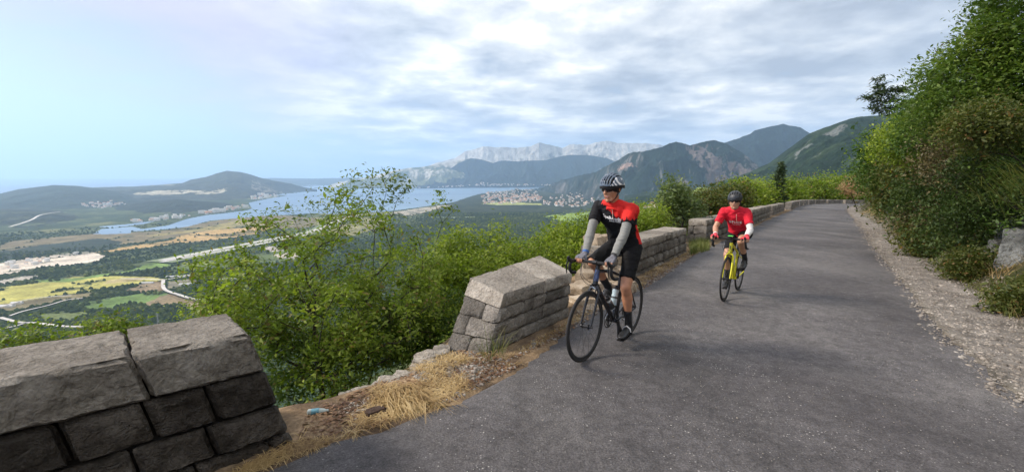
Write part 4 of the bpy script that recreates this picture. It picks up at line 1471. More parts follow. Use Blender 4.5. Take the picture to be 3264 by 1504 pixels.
# shrubs and trees behind the walls further along
rows = [(1960, 745, 10.5, 50, M_LEAF_YELLOW, 'bright shrub beside the shoulder of the front rider'), (2050, 715, 13, 60, M_LEAF_GREEN, 'green bush above the long parapet'),
        (2130, 700, 14, 60, M_LEAF_YELLOW, 'yellowish bush above the far end of the long parapet'), (2240, 665, 15, 65, M_LEAF_OLIVE, 'olive bush to the left of the rear rider'),
        (2330, 640, 18, 50, M_LEAF_OLIVE, 'olive bush behind the helmet of the rear rider'), (2400, 625, 22, 50, M_LEAF_OLIVE, 'brownish bush to the right of the rear rider'),
        (2440, 615, 26, 45, M_LEAF_YELLOW, 'yellow-green bush left of the dark conifer'), (2530, 615, 38, 50, M_LEAF_GREEN, 'low green bush right of the dark conifer'),
        (2590, 608, 55, 55, M_LEAF_GREEN, 'distant green bush above the bend'), (2650, 606, 65, 55, M_LEAF_GREEN, 'distant green bush where the walls end'), (2480, 622, 30, 40, M_LEAF_GREEN, 'green bush at the foot of the dark conifer'),
        (2700, 606, 75, 45, M_LEAF_YELLOW, 'distant yellowish bush at the end of the road')]
_w = [(CX + F * x / (y * CP + (CH - zplane(x, y)) * SP), y) for x, y in LE_S if y > 4 and x < 110]
_w = sorted(_w)
def wallD(px):
    return float(np.interp(px, [a for a, b in _w], [b for a, b in _w]))
for i, (px, py, D, r, mt, lb) in enumerate(rows):
    D = max(D, wallD(px + r * 0.9) * 1.10 + 1.8)
    p = PD(px, py + 40, D + .5)
    lbs = []
    for (c_, rr_) in [lobe(px, py, D, r, rz=r * .8), lobe(px - r * .6, py + r * .5, D - .3, r * .8), lobe(px + r * .6, py + r * .4, D, r * .8)]:
        dl_ = float(ground_z(np.array([c_.x]), np.array([c_.y]))[1][0])
        need = rr_[0] + 0.024 * D + 0.95
        if dl_ < need:
            c_ = c_ + Vector((-.85, .53, 0)) * (need - dl_)
        lbs.append((c_, rr_))
    p = lbs[0][0]
    plant('bush', lb, 'bush', gpt((p.x, p.y)), lbs, 90, 75, 0.0055 * D if D > 13 else 0.07, mt, spread=0.014 * D, seed=40 + i, step=0.03 * D, r_tip=0.0006 * D, trunk_r=0.006 * D, group='bushes beyond the parapets')
p = PD(2150, 690, 16)
plant('broadleaf_tree', 'thin hazy tree standing between the two riders', 'tree', gpt((p.x, p.y)), [lobe(2150, 600, 16, 32, rz=30), lobe(2175, 640, 16, 35), lobe(2120, 650, 16, 30), lobe(2200, 680, 16, 40)], 75, 60, 0.11, M_LEAF_HAZY, spread=0.22, seed=60, step=0.5, r_tip=0.008)
p = PD(2108, 680, 22)


def conifer(label, base, top, rad, n, seed, size):
    rng = np.random.default_rng(seed)
    base = Vector(base); top = Vector(top)
    h = top.z - base.z
    root = empty('conifer_tree', base, 0, label, 'tree')
    m = MB()
    m.tube([(0, 0, 0), (0, 0, h * .5), (0, 0, h * 0.98)], [h * .022, h * .014, h * .003], 8)
    P0 = []; P1 = []; C = []; Dr = []
    for i in range(n):
        f = (i + rng.uniform(0, 1)) / n
        z = h * (0.08 + 0.92 * f)
        a = rng.uniform(0, 2 * math.pi)
        r = rad * (1 - f) ** 0.75 * rng.uniform(0.55, 1.25) + rad * 0.04
        d = np.array([math.cos(a), math.sin(a), 0.12])
        p0 = np.array([0, 0, z]); p1 = p0 + d * r
        P0.append(p0); P1.append(p1)
        k = int(70 * (0.4 + r / rad))
        t = rng.uniform(0.1, 1.05, k)[:, None]
        c = p0 + (p1 - p0) * t + rng.normal(size=(k, 3)) * np.array([.10, .10, .045]) * rad * (0.5 + t)
        C.append(c); Dr.append(np.repeat(d[None], k, 0))
    P0, P1 = np.array(P0), np.array(P1)
    V, Q = tubes_np(P0, P1, np.full(len(P0), h * .003), np.full(len(P0), h * .001), 4)
    m.add([tuple(v) for v in V], [tuple(int(k) for k in q) for q in Q])
    m.build('trunk', M_BARK, root)
    V, Q = leaves_np(np.concatenate(C), size, rng, 0.4, 0.3, np.concatenate(Dr))
    link('crown', np_mesh('crown', V, Q), root, M_NEEDLE)
    return root


p = PD(2480, 640, 52)
b = gpt((p.x, p.y))
conifer('dark narrow conifer rising alone above the roadside wall', b, PD(2481, 517, 52), 1.15, 100, 3, 0.24)
p = PD(2108, 660, 24)
conifer('small spire of a conifer above the town, left of the hazy tree', gpt((p.x, p.y)), PD(2108, 596, 24), 0.35, 60, 4, 0.12)

def bank_hit(px, py):
    d = np.array(ray(px, py))
    t = np.arange(3.0, 60.0, 0.05)
    P_ = d[None] * t[:, None]
    zg = ground_z(P_[:, 0], P_[:, 1])[0]
    k = np.argmax(CH + P_[:, 2] < zg)
    return Vector((P_[k, 0], P_[k, 1], float(zg[k])))


# ---- right hand bank
bank = [  # px, py, D, r, rz, material, label
    (2835, 545, 30, 55, 70, M_LEAF_DEEP, 'dark green bush at the far end of the bank'),
    (2850, 500, 22, 80, 85, M_LEAF_DEEP, 'tall dark bush below the pine on the bank'),
    (2890, 440, 17, 55, 60, M_LEAF_YELLOW, 'yellow-green bush half way up the bank'),
    (2930, 520, 14, 85, 90, M_LEAF_OLIVE, 'olive bush in the middle of the bank'),
    (2960, 400, 14, 75, 80, M_LEAF_DEEP, 'green bush below the big tree on the bank'),
    (3000, 620, 10, 110, 90, M_LEAF_DARK, 'dark bush low on the bank above the grass'),
    (2880, 610, 16, 70, 60, M_LEAF_OLIVE, 'low olive bush on the far part of the bank'),
    (3080, 480, 8.5, 120, 110, M_LEAF_DRY, 'dry brown bush high on the bank'),
    (3190, 540, 7.5, 130, 100, M_LEAF_DARK, 'very dark bush above the rock at the right edge'),
    (3090, 700, 7.8, 120, 100, M_LEAF_DARK, 'dark bush left of the grey rock'),
    (3040, 330, 10, 110, 90, M_LEAF_WOOD, 'olive-brown bush under the big tree crown'),
    (3230, 400, 7.5, 130, 120, M_LEAF_WOOD, 'fresh green bush at the right edge'),
    (3275, 960, 5.4, 70, 45, M_LEAF_OLIVE, 'green shrub in front of the rock at the right edge'),
    (3480, 520, 6.0, 220, 200, M_LEAF_DEEP, 'broad green bush on the bank just outside the right edge'),
    (3520, 900, 4.8, 150, 100, M_LEAF_OLIVE, 'low olive bush on the bank just outside the right edge'),
    (2985, 700, 9.8, 60, 45, M_LEAF_DRY, 'tan dry shrub on the lower bank'),
    (3130, 400, 8.3, 80, 60, M_LEAF_OLIVE, 'olive shrub high between the green crowns of the bank'),
    (2970, 760, 9.5, 60, 35, M_LEAF_OLIVE, 'low shrub at the foot of the bank'),
    (3110, 850, 6.8, 60, 36, M_LEAF_OLIVE, 'low green shrub under the grey rock'),
]
for i, (px, py, D, r, rz, mt, lb) in enumerate(bank):
    p = PD(px, py + rz * .7, D + .6)
    b0 = gpt((p.x, p.y))
    # push the plant back to where its slope really is
    hb = bank_hit(px, py + rz * .55)
    if hb.y < 40:
        D = max(D * .9, min(D * 1.25, hb.y))
    p = PD(px, py + rz * .7, D + .3)
    dr_ = float(ground_z(np.array([p.x]), np.array([p.y]))[2][0])
    if dr_ < 2.4: p = p + Vector((.85, -.53, 0)) * (2.4 - dr_)
    b0 = gpt((p.x, p.y))
    if b0.z > PD(px, py, D).z: b0.z = PD(px, py, D).z - r / F * D
    r = r * 1.05
    plant('bush', lb, 'bush', b0, [lobe(px, py, D, r, rz=rz), lobe(px - r * .5, py + rz * .5, D, r * .7), lobe(px + r * .5, py + rz * .3, D + .4, r * .8), lobe(px + r * .2, py - rz * .3, D + .3, r * .7)], 150, 85, 0.055 if D < 9 else 0.0065 * D, mt, spread=0.019 * D, seed=80 + i, step=0.03 * D, r_tip=0.0004 * D, trunk_r=0.05, group='bushes on the bank', shell=0.2, up_bias=0.4)
p = PD(3150, 500, 10)
plant('broadleaf_tree', 'big green tree leaning over the bank at the upper right', 'tree', gpt((p.x, p.y)),
      [lobe(3060, 250, 9.5, 110, rz=90), lobe(3150, 170, 9.5, 110, rz=90), lobe(3230, 120, 9.0, 110), lobe(3130, 300, 9.5, 120), lobe(3240, 260, 9.0, 120), lobe(3000, 300, 10, 60), lobe(3200, 50, 9.2, 90), lobe(3300, 0, 9, 130), lobe(3380, 200, 8.5, 150)],
      420, 85, 0.075, M_LEAF_WOOD, spread=0.17, seed=101, trunk_r=0.12, step=0.3)
T_t = [PD(x, y, 10) for x, y in ((3080, 110), (3110, 90), (3060, 130), (3140, 70), (3150, 30), (3180, 15), (3200, 40), (3100, 60), (3220, 5), (3045, 160), (3020, 190), (3250, -10), (3160, 50), (3130, 110))]
p = PD(3230, 400, 10.6)
plant('broadleaf_tree', 'sparse brownish tree top against the sky at the upper right', 'tree', gpt((p.x, p.y)), [lobe(3100, 100, 10, 50)], 0, 26, 0.085, M_LEAF_DRY, spread=0.14, seed=102, extra_tips=T_t, start=[PD(3220, 250, 10.3), PD(3200, 150, 10.1)], bend=0.08, step=.3)
# pine against the sky
p = PD(2875, 470, 19)
PT = [PD(x, y, 18.5) for x, y in ((2800, 252), (2805, 270), (2800, 295), (2775, 310), (2765, 310), (2795, 320), (2830, 290), (2850, 285), (2870, 290), (2840, 310), (2785, 345), (2800, 355), (2825, 345), (2860, 320), (2850, 345), (2820, 325), (2880, 285), (2835, 360), (2870, 340), (2885, 335), (2790, 335), (2815, 300), (2800, 280), (2900, 325), (2920, 330))]
plant('pine_tree', 'open-crowned pine standing against the sky above the bank', 'tree', gpt((p.x, p.y)), [lobe(2830, 300, 18, 40)], 0, 110, 0.15, M_NEEDLE, spread=0.13, seed=103, extra_tips=PT, start=[PD(2872, 380, 18.6), PD(2845, 340, 18.5), PD(2815, 290, 18.5)], bend=0.04, step=.35, aspect=0.2, flat=0.45, trunk_r=0.09)
# rust coloured feathery shrub
p = PD(2740, 620, 50)
plant('dry_shrub', 'rust-pink feathery shrub at the far foot of the bank', 'shrub', gpt((p.x, p.y)), [lobe(2722, 598, 50, 26, rz=18), lobe(2765, 585, 46, 32, rz=28), lobe(2795, 570, 42, 28)], 110, 90, 0.26, M_LEAF_RUST, spread=0.45, seed=104, step=.6, r_tip=0.01, aspect=0.25)


# ------------------------------------------------------------------ grass, straw, gravel
def blades(name, label, cat, C, length, width, mat, lean=0.8, seed=0, dirs=None, kind='stuff', group=None):
    rng = np.random.default_rng(seed)
    m = len(C)
    a = rng.uniform(0, 2 * np.pi, m) if dirs is None else dirs + rng.normal(size=m) * 0.4
    l = length * rng.uniform(0.5, 1.3, m)
    ln = np.clip(rng.normal(lean, 0.3, m), 0.05, 3.0)
    d = np.stack([np.cos(a), np.sin(a)], -1)
    s = np.stack([-d[:, 1], d[:, 0]], -1) * (width * rng.uniform(.6, 1.3, m))[:, None] * 0.5
    V = np.zeros((m, 6, 3))
    for k, (f, wd) in enumerate(((0.0, 1.0), (0.55, 0.8), (1.0, 0.15))):
        ang = np.arctan(ln) * (0.6 + 0.6 * f)
        h = np.cos(ang) * l * f
        o = np.sin(ang) * l * f
        px = C[:, 0] + d[:, 0] * o; py = C[:, 1] + d[:, 1] * o; pz = C[:, 2] + h
        V[:, 2 * k] = np.stack([px - s[:, 0] * wd, py - s[:, 1] * wd, pz], -1)
        V[:, 2 * k + 1] = np.stack([px + s[:, 0] * wd, py + s[:, 1] * wd, pz], -1)
    b = (np.arange(m) * 6)[:, None]
    Q = np.concatenate([b + np.array([[0, 1, 3, 2]]), b + np.array([[2, 3, 5, 4]])])
    o = link(name, np_mesh(name, V.reshape(-1, 3), Q), None, mat)
    return setprops(o, label, cat, group, kind)


def pts_in_px(poly, n, rng, z=None):
    """random points on the road shelf inside a pixel polygon (converted to ground first)"""
    W_ = [tuple(PP(*p).xy) for p in poly]
    xs = [w[0] for w in W_]; ys = [w[1] for w in W_]
    out = []
    tot = 0
    while tot < n:
        x = rng.uniform(min(xs), max(xs), n * 2); y = rng.uniform(min(ys), max(ys), n * 2)
        m = inpoly(x, y, W_)
        out.append(np.stack([x[m], y[m]], -1)); tot += m.sum()
    P = np.concatenate(out)[:n]
    zz = ground_z(P[:, 0], P[:, 1])[0]
    return np.concatenate([P, zz[:, None]], 1)


rng = np.random.default_rng(21)
STRAW_POLY = [(948, 1412), (975, 1320), (1144, 1240), (1334, 1168), (1425, 1115), (1560, 1125), (1655, 1168), (1545, 1222), (1415, 1294), (1300, 1320), (1214, 1352), (1084, 1404)]
C = pts_in_px(STRAW_POLY, 16000, rng)
nz_ = fbm(C[:, 0] * 2.5, C[:, 1] * 2.5, 3)
C = C[nz_ > 0.36]
blades('dry_grass', 'tangled straw-coloured dry grass on the verge between the two nearest walls', 'grass', C[::2], 0.12, 0.005, M_STRAW, lean=5.5, seed=1)
C = pts_in_px([(1180, 1250), (1300, 1220), (1360, 1280), (1220, 1310)], 260, rng)
blades('dry_grass', 'long flattened straw stalks lying on the gravel verge', 'grass', C, 0.30, 0.006, M_STRAW, lean=5.0, seed=2, dirs=-0.9)
C = pts_in_px([(1520, 1130), (1600, 1120), (1610, 1150), (1540, 1160)], 60, rng)
blades('grass_tuft', 'thin grey-green grass tuft at the foot of the sloped wall end', 'grass', C, 0.30, 0.004, M_GRASS, lean=0.7, seed=3, kind='stuff')
C = pts_in_px([(2030, 900), (2060, 870), (2190, 800), (2240, 785), (2240, 800), (2180, 830), (2080, 890)], 1600, rng)
C2 = pts_in_px([(2196, 780), (2255, 765), (2262, 800), (2200, 815)], 1500, rng)
blades('verge_grass', 'green grass clump growing against the wall left of the rear rider', 'grass', C2, 0.22, 0.008, M_GRASS, lean=0.6, seed=4)
blades('verge_grass', 'dry grass along the foot of the long parapet', 'grass', C, 0.07, 0.005, M_STRAW, lean=1.5, seed=5)
C = pts_in_px([(1600, 1150), (1660, 1110), (1800, 1030), (1960, 940), (2050, 890), (2060, 905), (1900, 990), (1720, 1100)], 2200, rng)
blades('dry_grass', 'thin line of dry litter along the wall behind the front wheel', 'grass', C, 0.05, 0.005, M_STRAW, lean=2.0, seed=6)
def litter(name, label, C, size, mat, seed):
    rng = np.random.default_rng(seed)
    V, Q = leaves_np(C + np.array([0, 0, 0.008]), size, rng, 3.0, 0.6)
    setprops(link(name, np_mesh(name, V, Q), None, mat), label, 'leaf litter', None, 'stuff')


M_LITTER = leaf_mat('fallen_leaves', (0.07, 0.035, 0.02), (0.16, 0.085, 0.045), (0.34, 0.22, 0.12), 3.0, trans=0.1)
litter('leaf_litter', 'reddish-brown fallen leaves and bits of bark on the verge between the nearest walls', pts_in_px(STRAW_POLY, 2600, rng), 0.028, M_LITTER, 1)
litter('leaf_litter', 'dead leaves gathered along the foot of the walls behind the riders', pts_in_px([(1600, 1160), (1660, 1110), (1800, 1030), (1960, 940), (2060, 880), (2200, 805), (2225, 805), (2090, 900), (1930, 990), (1720, 1110)], 1800, rng), 0.03, M_LITTER, 2)
# near wall foot
C = pts_in_px([(740, 1510), (930, 1415), (1100, 1395), (960, 1440), (780, 1520)], 900, rng)
blades('dry_grass', 'scattered straw on the tarmac at the corner of the near wall', 'grass', C, 0.08, 0.005, M_STRAW, lean=5.0, seed=7)
# bank foot grass along the right side
RP = np.array(RE_S)
ds = np.r_[0, np.cumsum(np.hypot(*np.diff(RP, axis=0).T))]


def beside_right(n, o0, o1, s0, s1, rng, pw=1.6):
    s = s0 + (s1 - s0) * rng.uniform(0, 1, n) ** pw
    x = np.interp(s, ds, RP[:, 0]); y = np.interp(s, ds, RP[:, 1])
    x2 = np.interp(s + .3, ds, RP[:, 0]); y2 = np.interp(s + .3, ds, RP[:, 1])
    d = np.stack([x2 - x, y2 - y], -1); d /= np.linalg.norm(d, axis=1)[:, None] + 1e-9
    o = rng.uniform(o0, o1, n)
    x = x + d[:, 1] * o; y = y - d[:, 0] * o
    z = ground_z(x, y)[0]
    return np.stack([x, y, z], -1)


C = beside_right(30000, 0.75, 2.6, 6, 60, rng)
nz_ = fbm(C[:, 0] * 1.6, C[:, 1] * 1.6, 3)
blades('bank_grass', 'mixed green and dry grass along the foot of the right bank', 'grass', C[nz_ > 0.47], 0.16, 0.007, M_GRASS, lean=0.9, seed=8)
C = beside_right(26000, 0.85, 3.4, 6, 55, rng)
nz_ = fbm(C[:, 0] * 1.1 + 9, C[:, 1] * 1.1, 3)
blades('dry_bank_grass', 'tawny dry grass tufts on the right bank', 'grass', C[nz_ > 0.50], 0.34, 0.007, M_STRAW, lean=1.0, seed=9)
# arching dry stalks over the rock
cp = PD(3275, 620, 6.4)
C = np.array([tuple(cp)] * 240) + rng.normal(size=(240, 3)) * np.array([.22, .3, .16])
blades('arching_dry_grass', 'arching pale dry grass stalks hanging over the grey rock at the right edge', 'grass', C, 0.75, 0.008, M_GRASS, lean=1.8, seed=10, dirs=math.pi * 1.02)


def pebbles(name, label, C, size, mat, seed):
    rng = np.random.default_rng(seed)
    t = (1 + 5 ** .5) / 2
    iv = np.array([(-1, t, 0), (1, t, 0), (-1, -t, 0), (1, -t, 0), (0, -1, t), (0, 1, t), (0, -1, -t), (0, 1, -t), (t, 0, -1), (t, 0, 1), (-t, 0, -1), (-t, 0, 1)], float)
    iv /= np.linalg.norm(iv[0])
    it = np.array([(0, 11, 5), (0, 5, 1), (0, 1, 7), (0, 7, 10), (0, 10, 11), (1, 5, 9), (5, 11, 4), (11, 10, 2), (10, 7, 6), (7, 1, 8), (3, 9, 4), (3, 4, 2), (3, 2, 6), (3, 6, 8), (3, 8, 9), (4, 9, 5), (2, 4, 11), (6, 2, 10), (8, 6, 7), (9, 8, 1)])
    m = len(C)
    sc = size * rng.lognormal(0, 0.45, m)
    sq = rng.uniform(0.5, 1.1, (m, 3)); sq[:, 2] *= 0.6
    a = rng.uniform(0, 2 * np.pi, m)
    V = iv[None] * (1 + rng.normal(size=(m, 12, 1)) * 0.14) * sq[:, None] * sc[:, None, None]
    x = V[..., 0] * np.cos(a)[:, None] - V[..., 1] * np.sin(a)[:, None]
    y = V[..., 0] * np.sin(a)[:, None] + V[..., 1] * np.cos(a)[:, None]
    V = np.stack([x, y, V[..., 2]], -1) + C[:, None]
    T = (it[None] + (np.arange(m) * 12)[:, None, None]).reshape(-1, 3)
    return setprops(link(name, np_mesh(name, V.reshape(-1, 3), None, T), None, mat), label, 'gravel', None, 'stuff')


C = beside_right(26000, -0.35, 1.25, 4.5, 40, rng, 2.2)
pebbles('gravel', 'loose pale gravel shoulder along the right edge of the tarmac', C, 0.013, M_PEBBLE, 1)
C = pts_in_px(STRAW_POLY, 2600, rng)
nz_ = fbm(C[:, 0] * 2.1 + 4, C[:, 1] * 2.1, 3)
C = np.concatenate([C[nz_ > 0.44], pts_in_px([(1300, 1190), (1420, 1150), (1540, 1170), (1480, 1215), (1340, 1215)], 900, rng)])
pebbles('gravel', 'small pale stones among the straw between the nearest walls', C, 0.011, M_PEBBLE, 2)
C = pts_in_px([(1600, 1160), (1660, 1110), (1800, 1030), (1960, 940), (2060, 880), (2200, 805), (2225, 805), (2090, 900), (1930, 990), (1720, 1110)], 1500, rng)
pebbles('gravel', 'loose stones along the foot of the walls behind the riders', C, 0.013, M_PEBBLE, 3)
C = pts_in_px([(1830, 1000), (1960, 920), (2030, 890), (2050, 900), (1940, 985), (1860, 1010)], 260, rng)
pebbles('rubble', 'lumps of fallen pale rubble below the crumbled wall stub', C, 0.035, M_BROKEN, 4)
C = pts_in_px([(1500, 1504), (1700, 1250), (2400, 900), (2700, 900), (3264, 1400), (3264, 1504)], 1100, rng)
C[:, 2] = zplane(C[:, 0], C[:, 1]) + 0.014
pebbles('road_grit', 'tiny pale grit scattered over the dark tarmac', C, 0.0032, M_PEBBLE, 5)

# dark clod and flattened plastic bottle in the straw
p = PP(1195, 1318)
heap('clod_of_earth', 'dark brown clod of earth on the straw verge', 'clod', [(p + Vector((0, 0, .015)), .085, (1.4, .8, .5)), (p + Vector((.05, .02, .01)), .06, (1.2, .9, .5))], simple('dark_earth', (0.05, 0.028, 0.018), 0.95, var=.4, bump=.01))
p = PP(1012, 1316)
m = MB()
ax = Vector((0.95, 0.2, 0))
m.tube([p + ax * t * .7 + Vector((0, 0, .014)) for t in (-.10, -.09, -.02, .04, .07, .085, .11)], [.010, .021, .022, .019, .015, .008, .008], 14)
bt = m.build('plastic_bottle', [simple('clouded_plastic', (0.36, 0.42, 0.41), 0.4, var=.3, nscale=25)], None)
setprops(bt, 'crumpled pale blue plastic bottle lying in the straw beside the near wall', 'bottle')
m = MB()
m.tube([p + ax * t * .7 + Vector((0, 0, .014)) for t in (-.055, -.01, .02)], [.0225, .0232, .0222], 14)
lb_ = m.build('bottle_label', simple('blue_label', (0.10, 0.24, 0.30), 0.6, var=.4, nscale=30), None)
lb_.parent = bt

# rock on the bank


sp = []
for px, py, D, s in ((3235, 770, 0, .60), (3262, 730, 0, .60), (3195, 815, 0, .46), (3235, 835, 0, .50), (3280, 800, 0, .6)):
    sp.append((bank_hit(px, py), s, (.9, .8, 1.25)))
heap('boulder', 'tall grey weathered rock half hidden by shrubs at the right edge', 'rock', sp, M_ROCK)
sp = []
for px, py, D, s in ((2852, 682, 15.5, .8), (2868, 672, 15.5, .9)):
    sp.append((bank_hit(px, py), s, (1.1, .9, 1.0)))
heap('boulder', 'small brownish rock outcrop low on the far bank', 'rock', sp, M_ROCK)


# ------------------------------------------------------------------ forests on the valley floor and hillside (uncountable)
def forest_object(name, label, pts, scale, mat, seed):
    me = bpy.data.meshes.new(name)
    me.vertices.add(len(pts))
    me.vertices.foreach_set('co', np.asarray(pts, np.float32).ravel())
    a = me.attributes.new('tsize', 'FLOAT', 'POINT')
    a.data.foreach_set('value', np.asarray(scale, np.float32))
    me.update()
    o = link(name, me, None, mat)
    g = bpy.data.node_groups.new(name + '_nodes', 'GeometryNodeTree')
    g.interface.new_socket('Geometry', in_out='INPUT', socket_type='NodeSocketGeometry')
    g.interface.new_socket('Geometry', in_out='OUTPUT', socket_type='NodeSocketGeometry')
    n = g.nodes.new; l = g.links.new
    gi = n('NodeGroupInput'); go = n('NodeGroupOutput')
    ico = n('GeometryNodeMeshIcoSphere'); ico.inputs['Radius'].default_value = 0.5; ico.inputs['Subdivisions'].default_value = 4
    sp_ = n('GeometryNodeSetPosition')
    nz = n('ShaderNodeTexNoise'); nz.inputs['Scale'].default_value = 3.2; nz.inputs['Detail'].default_value = 5; nz.inputs['Roughness'].default_value = .7
    sub = n('ShaderNodeVectorMath'); sub.operation = 'SUBTRACT'; sub.inputs[1].default_value = (.5, .5, .5)
    scl = n('ShaderNodeVectorMath'); scl.operation = 'SCALE'; scl.inputs['Scale'].default_value = 1.0
    l(nz.outputs['Color'], sub.inputs[0]); l(sub.outputs[0], scl.inputs[0]); l(scl.outputs[0], sp_.inputs['Offset'])
    l(ico.outputs[0], sp_.inputs['Geometry'])
    iop = n('GeometryNodeInstanceOnPoints')
    l(gi.outputs[0], iop.inputs['Points']); l(sp_.outputs[0], iop.inputs['Instance'])
    at = n('GeometryNodeInputNamedAttribute'); at.data_type = 'FLOAT'; at.inputs['Name'].default_value = 'tsize'
    l(at.outputs[0], iop.inputs['Scale'])
    rv = n('FunctionNodeRandomValue'); rv.data_type = 'FLOAT_VECTOR'
    rv.inputs[0].default_value = (-.3, -.3, 0); rv.inputs[1].default_value = (.3, .3, 6.28)
    rv.inputs['Seed'].default_value = seed
    l(rv.outputs[0], iop.inputs['Rotation'])
    sm = n('GeometryNodeSetMaterial'); sm.inputs['Material'].default_value = mat
    l(iop.outputs[0], sm.inputs[0]); l(sm.outputs[0], go.inputs[0])
    md = o.modifiers.new('trees', 'NODES'); md.node_group = g
    return setprops(o, label, 'forest', None, 'stuff')


def forest_mat():
    m, nt, b = newmat('forest_canopy')
    L = nt.links.new
    oi = nt.nodes.new('ShaderNodeObjectInfo')
    g = nt.nodes.new('ShaderNodeNewGeometry')
    col = ramp_node(nt, oi.outputs['Random'], [(0.0, (0.034, 0.054, 0.024)), (0.5, (0.058, 0.084, 0.033)), (0.85, (0.085, 0.115, 0.042)), (1.0, (0.13, 0.15, 0.055))])
    n = noise_node(nt, g.outputs['Position'], 0.9, 4, 0.7)
    col = mix_node(nt, 1.0, col, ramp_node(nt, n, [(0.3, 0.5), (0.7, 1.5)]), 'MULTIPLY')
    n = noise_node(nt, g.outputs['Position'], 0.004, 4, 0.6)
    col = mix_node(nt, 1.0, col, ramp_node(nt, n, [(0.35, (0.7, 0.75, 0.8)), (0.65, (1.5, 1.4, 1.0))]), 'MULTIPLY')
    L(col, b.inputs['Base Color'])
    b.inputs['Roughness'].default_value = 0.95
    b.inputs['Specular IOR Level'].default_value = 0.05
    return m


M_FOREST = forest_mat()


bpy.context.view_layer.update()
DG = bpy.context.evaluated_depsgraph_get()
TER = BVHTree.FromObject(bpy.data.objects['terrain'], DG)


def forests():
    rng = np.random.default_rng(77)
    # sample sight directions evenly, keep those that meet wooded ground
    n = 150000
    px = rng.uniform(-250, 2560, n); py = rng.uniform(655, 1160, n)
    px[:55000] = rng.uniform(1250, 2350, 55000); py[:55000] = rng.uniform(650, 880, 55000)
    X = (px - CX) / F; v = (CY - py) / F
    dirs = np.stack([X, CP + v * SP, -SP + v * CP], -1)
    hits = []
    o_ = Vector((0, 0, CH))
    for d in dirs:
        dv = Vector(d).normalized()
        h = TER.ray_cast(o_ + dv * 14, dv, 4600)
        if h[0] is not None: hits.append(tuple(h[0]))
    hits = np.array(hits)
    x, y, hz_ = hits.T
    # thin out at random so that the density looks natural
    z, dl, dr = ground_z(x, y)
    keep = (dl > 2.5)
    z0_ = z
    z = np.where(np.hypot(x, y) > 150, hz_, z)
    lk = inpoly(x, y, LAKE)
    f1 = fbm(x / 240, y / 240, 5); f2 = fbm(x / 60, y / 60, 4)
    wx = x + (f2 - 0.5) * 60 * np.clip(y / 2500, 0.3, 2); wy = y + (f1 - 0.5) * 130 * np.clip(y / 2500, 0.3, 3)
    openf = np.zeros(len(x), bool)
    for poly, colr in FIELDS_AND_LIT_PATCHES:
        if sum(colr) > 0.25:
            openf |= inpoly(wx, wy, tofloor(poly))
    hedge = (vnoise(x / 170 + 7, y / 170) > 0.80) | (f2 > 0.66)
    flat = z0_ < FLOOR + 20
    openf &= flat
    keep &= ~lk & (~openf | (hedge & (rng.uniform(size=len(x)) < .4)))
    # clearings
    clr = (sstep(0.45, 0.62, f1 * 0.6 + f2 * 0.4) > rng.uniform(0.55, 1.4, len(x))) & flat & (x / y < -0.15)
    keep &= ~clr
    keep &= ~((x / y < -0.2) & (rng.uniform(size=len(x)) < 0.35) & flat)
    # keep clear of roads and runway
    for nm in ('airport_runway_grass', 'valley_road', 'valley_road.001', 'valley_road.002', 'valley_road.003', 'valley_road.004', 'valley_road.005'):
        ob = bpy.data.objects.get(nm)
        if not ob: continue
        vv = np.array([tuple(q.co) for q in ob.data.vertices])
        mid = (vv[0::2, :2] + vv[1::2, :2]) / 2
        wd = np.linalg.norm(vv[0, :2] - vv[1, :2]) / 2
        keep &= np.abs(polyline_dist(x, y, [tuple(p) for p in mid])) > wd + 10
    x, y, z = x[keep], y[keep], z[keep]
    dist = np.hypot(x, y)
    near = dist < 140
    sz = rng.uniform(4.5, 9.5, len(x)) * np.clip(dist / 160, 0.32, 1.0)
    sz = np.where(dist > 1200, sz * np.where(x / y < -0.2, rng.uniform(0.8, 1.6, len(x)), rng.uniform(1.0, 2.4, len(x))), sz)
    pts = np.stack([x, y, z + sz * 0.25], -1)
    print('forest trees', len(pts))
    a = near
    return pts, sz, a


FP, FS, FA = forests()
forest_object('forest', 'dense green woodland covering the slopes and the valley floor below the road', FP[~FA], FS[~FA], M_FOREST, 3)
# close growth on the slope just below the wall: leaf clumps, as a single mass of undergrowth
rng = np.random.default_rng(31)
cl = FP[FA]; cs = FS[FA]
ok_ = cl[:, 0] / cl[:, 1] > -0.5
cl, cs = cl[ok_], cs[ok_]
sel = rng.permutation(len(cl))[:2600]
cl, cs = cl[sel], cs[sel]
k = 70
C = np.repeat(cl, k, 0) + rng.normal(size=(len(cl) * k, 3)) * (np.repeat(cs, k) * 0.24)[:, None] * np.array([1, 1, .9])
V, Q = leaves_np(C, np.repeat(np.clip(np.hypot(cl[:, 0], cl[:, 1]) * 0.008, 0.09, 1.0), k), rng, 0.6, 0.55)
setprops(link('undergrowth', np_mesh('undergrowth', V, Q), None, M_LEAF_GREEN), 'mass of leafy scrub on the steep slope below the parapets', 'undergrowth', None, 'stuff')


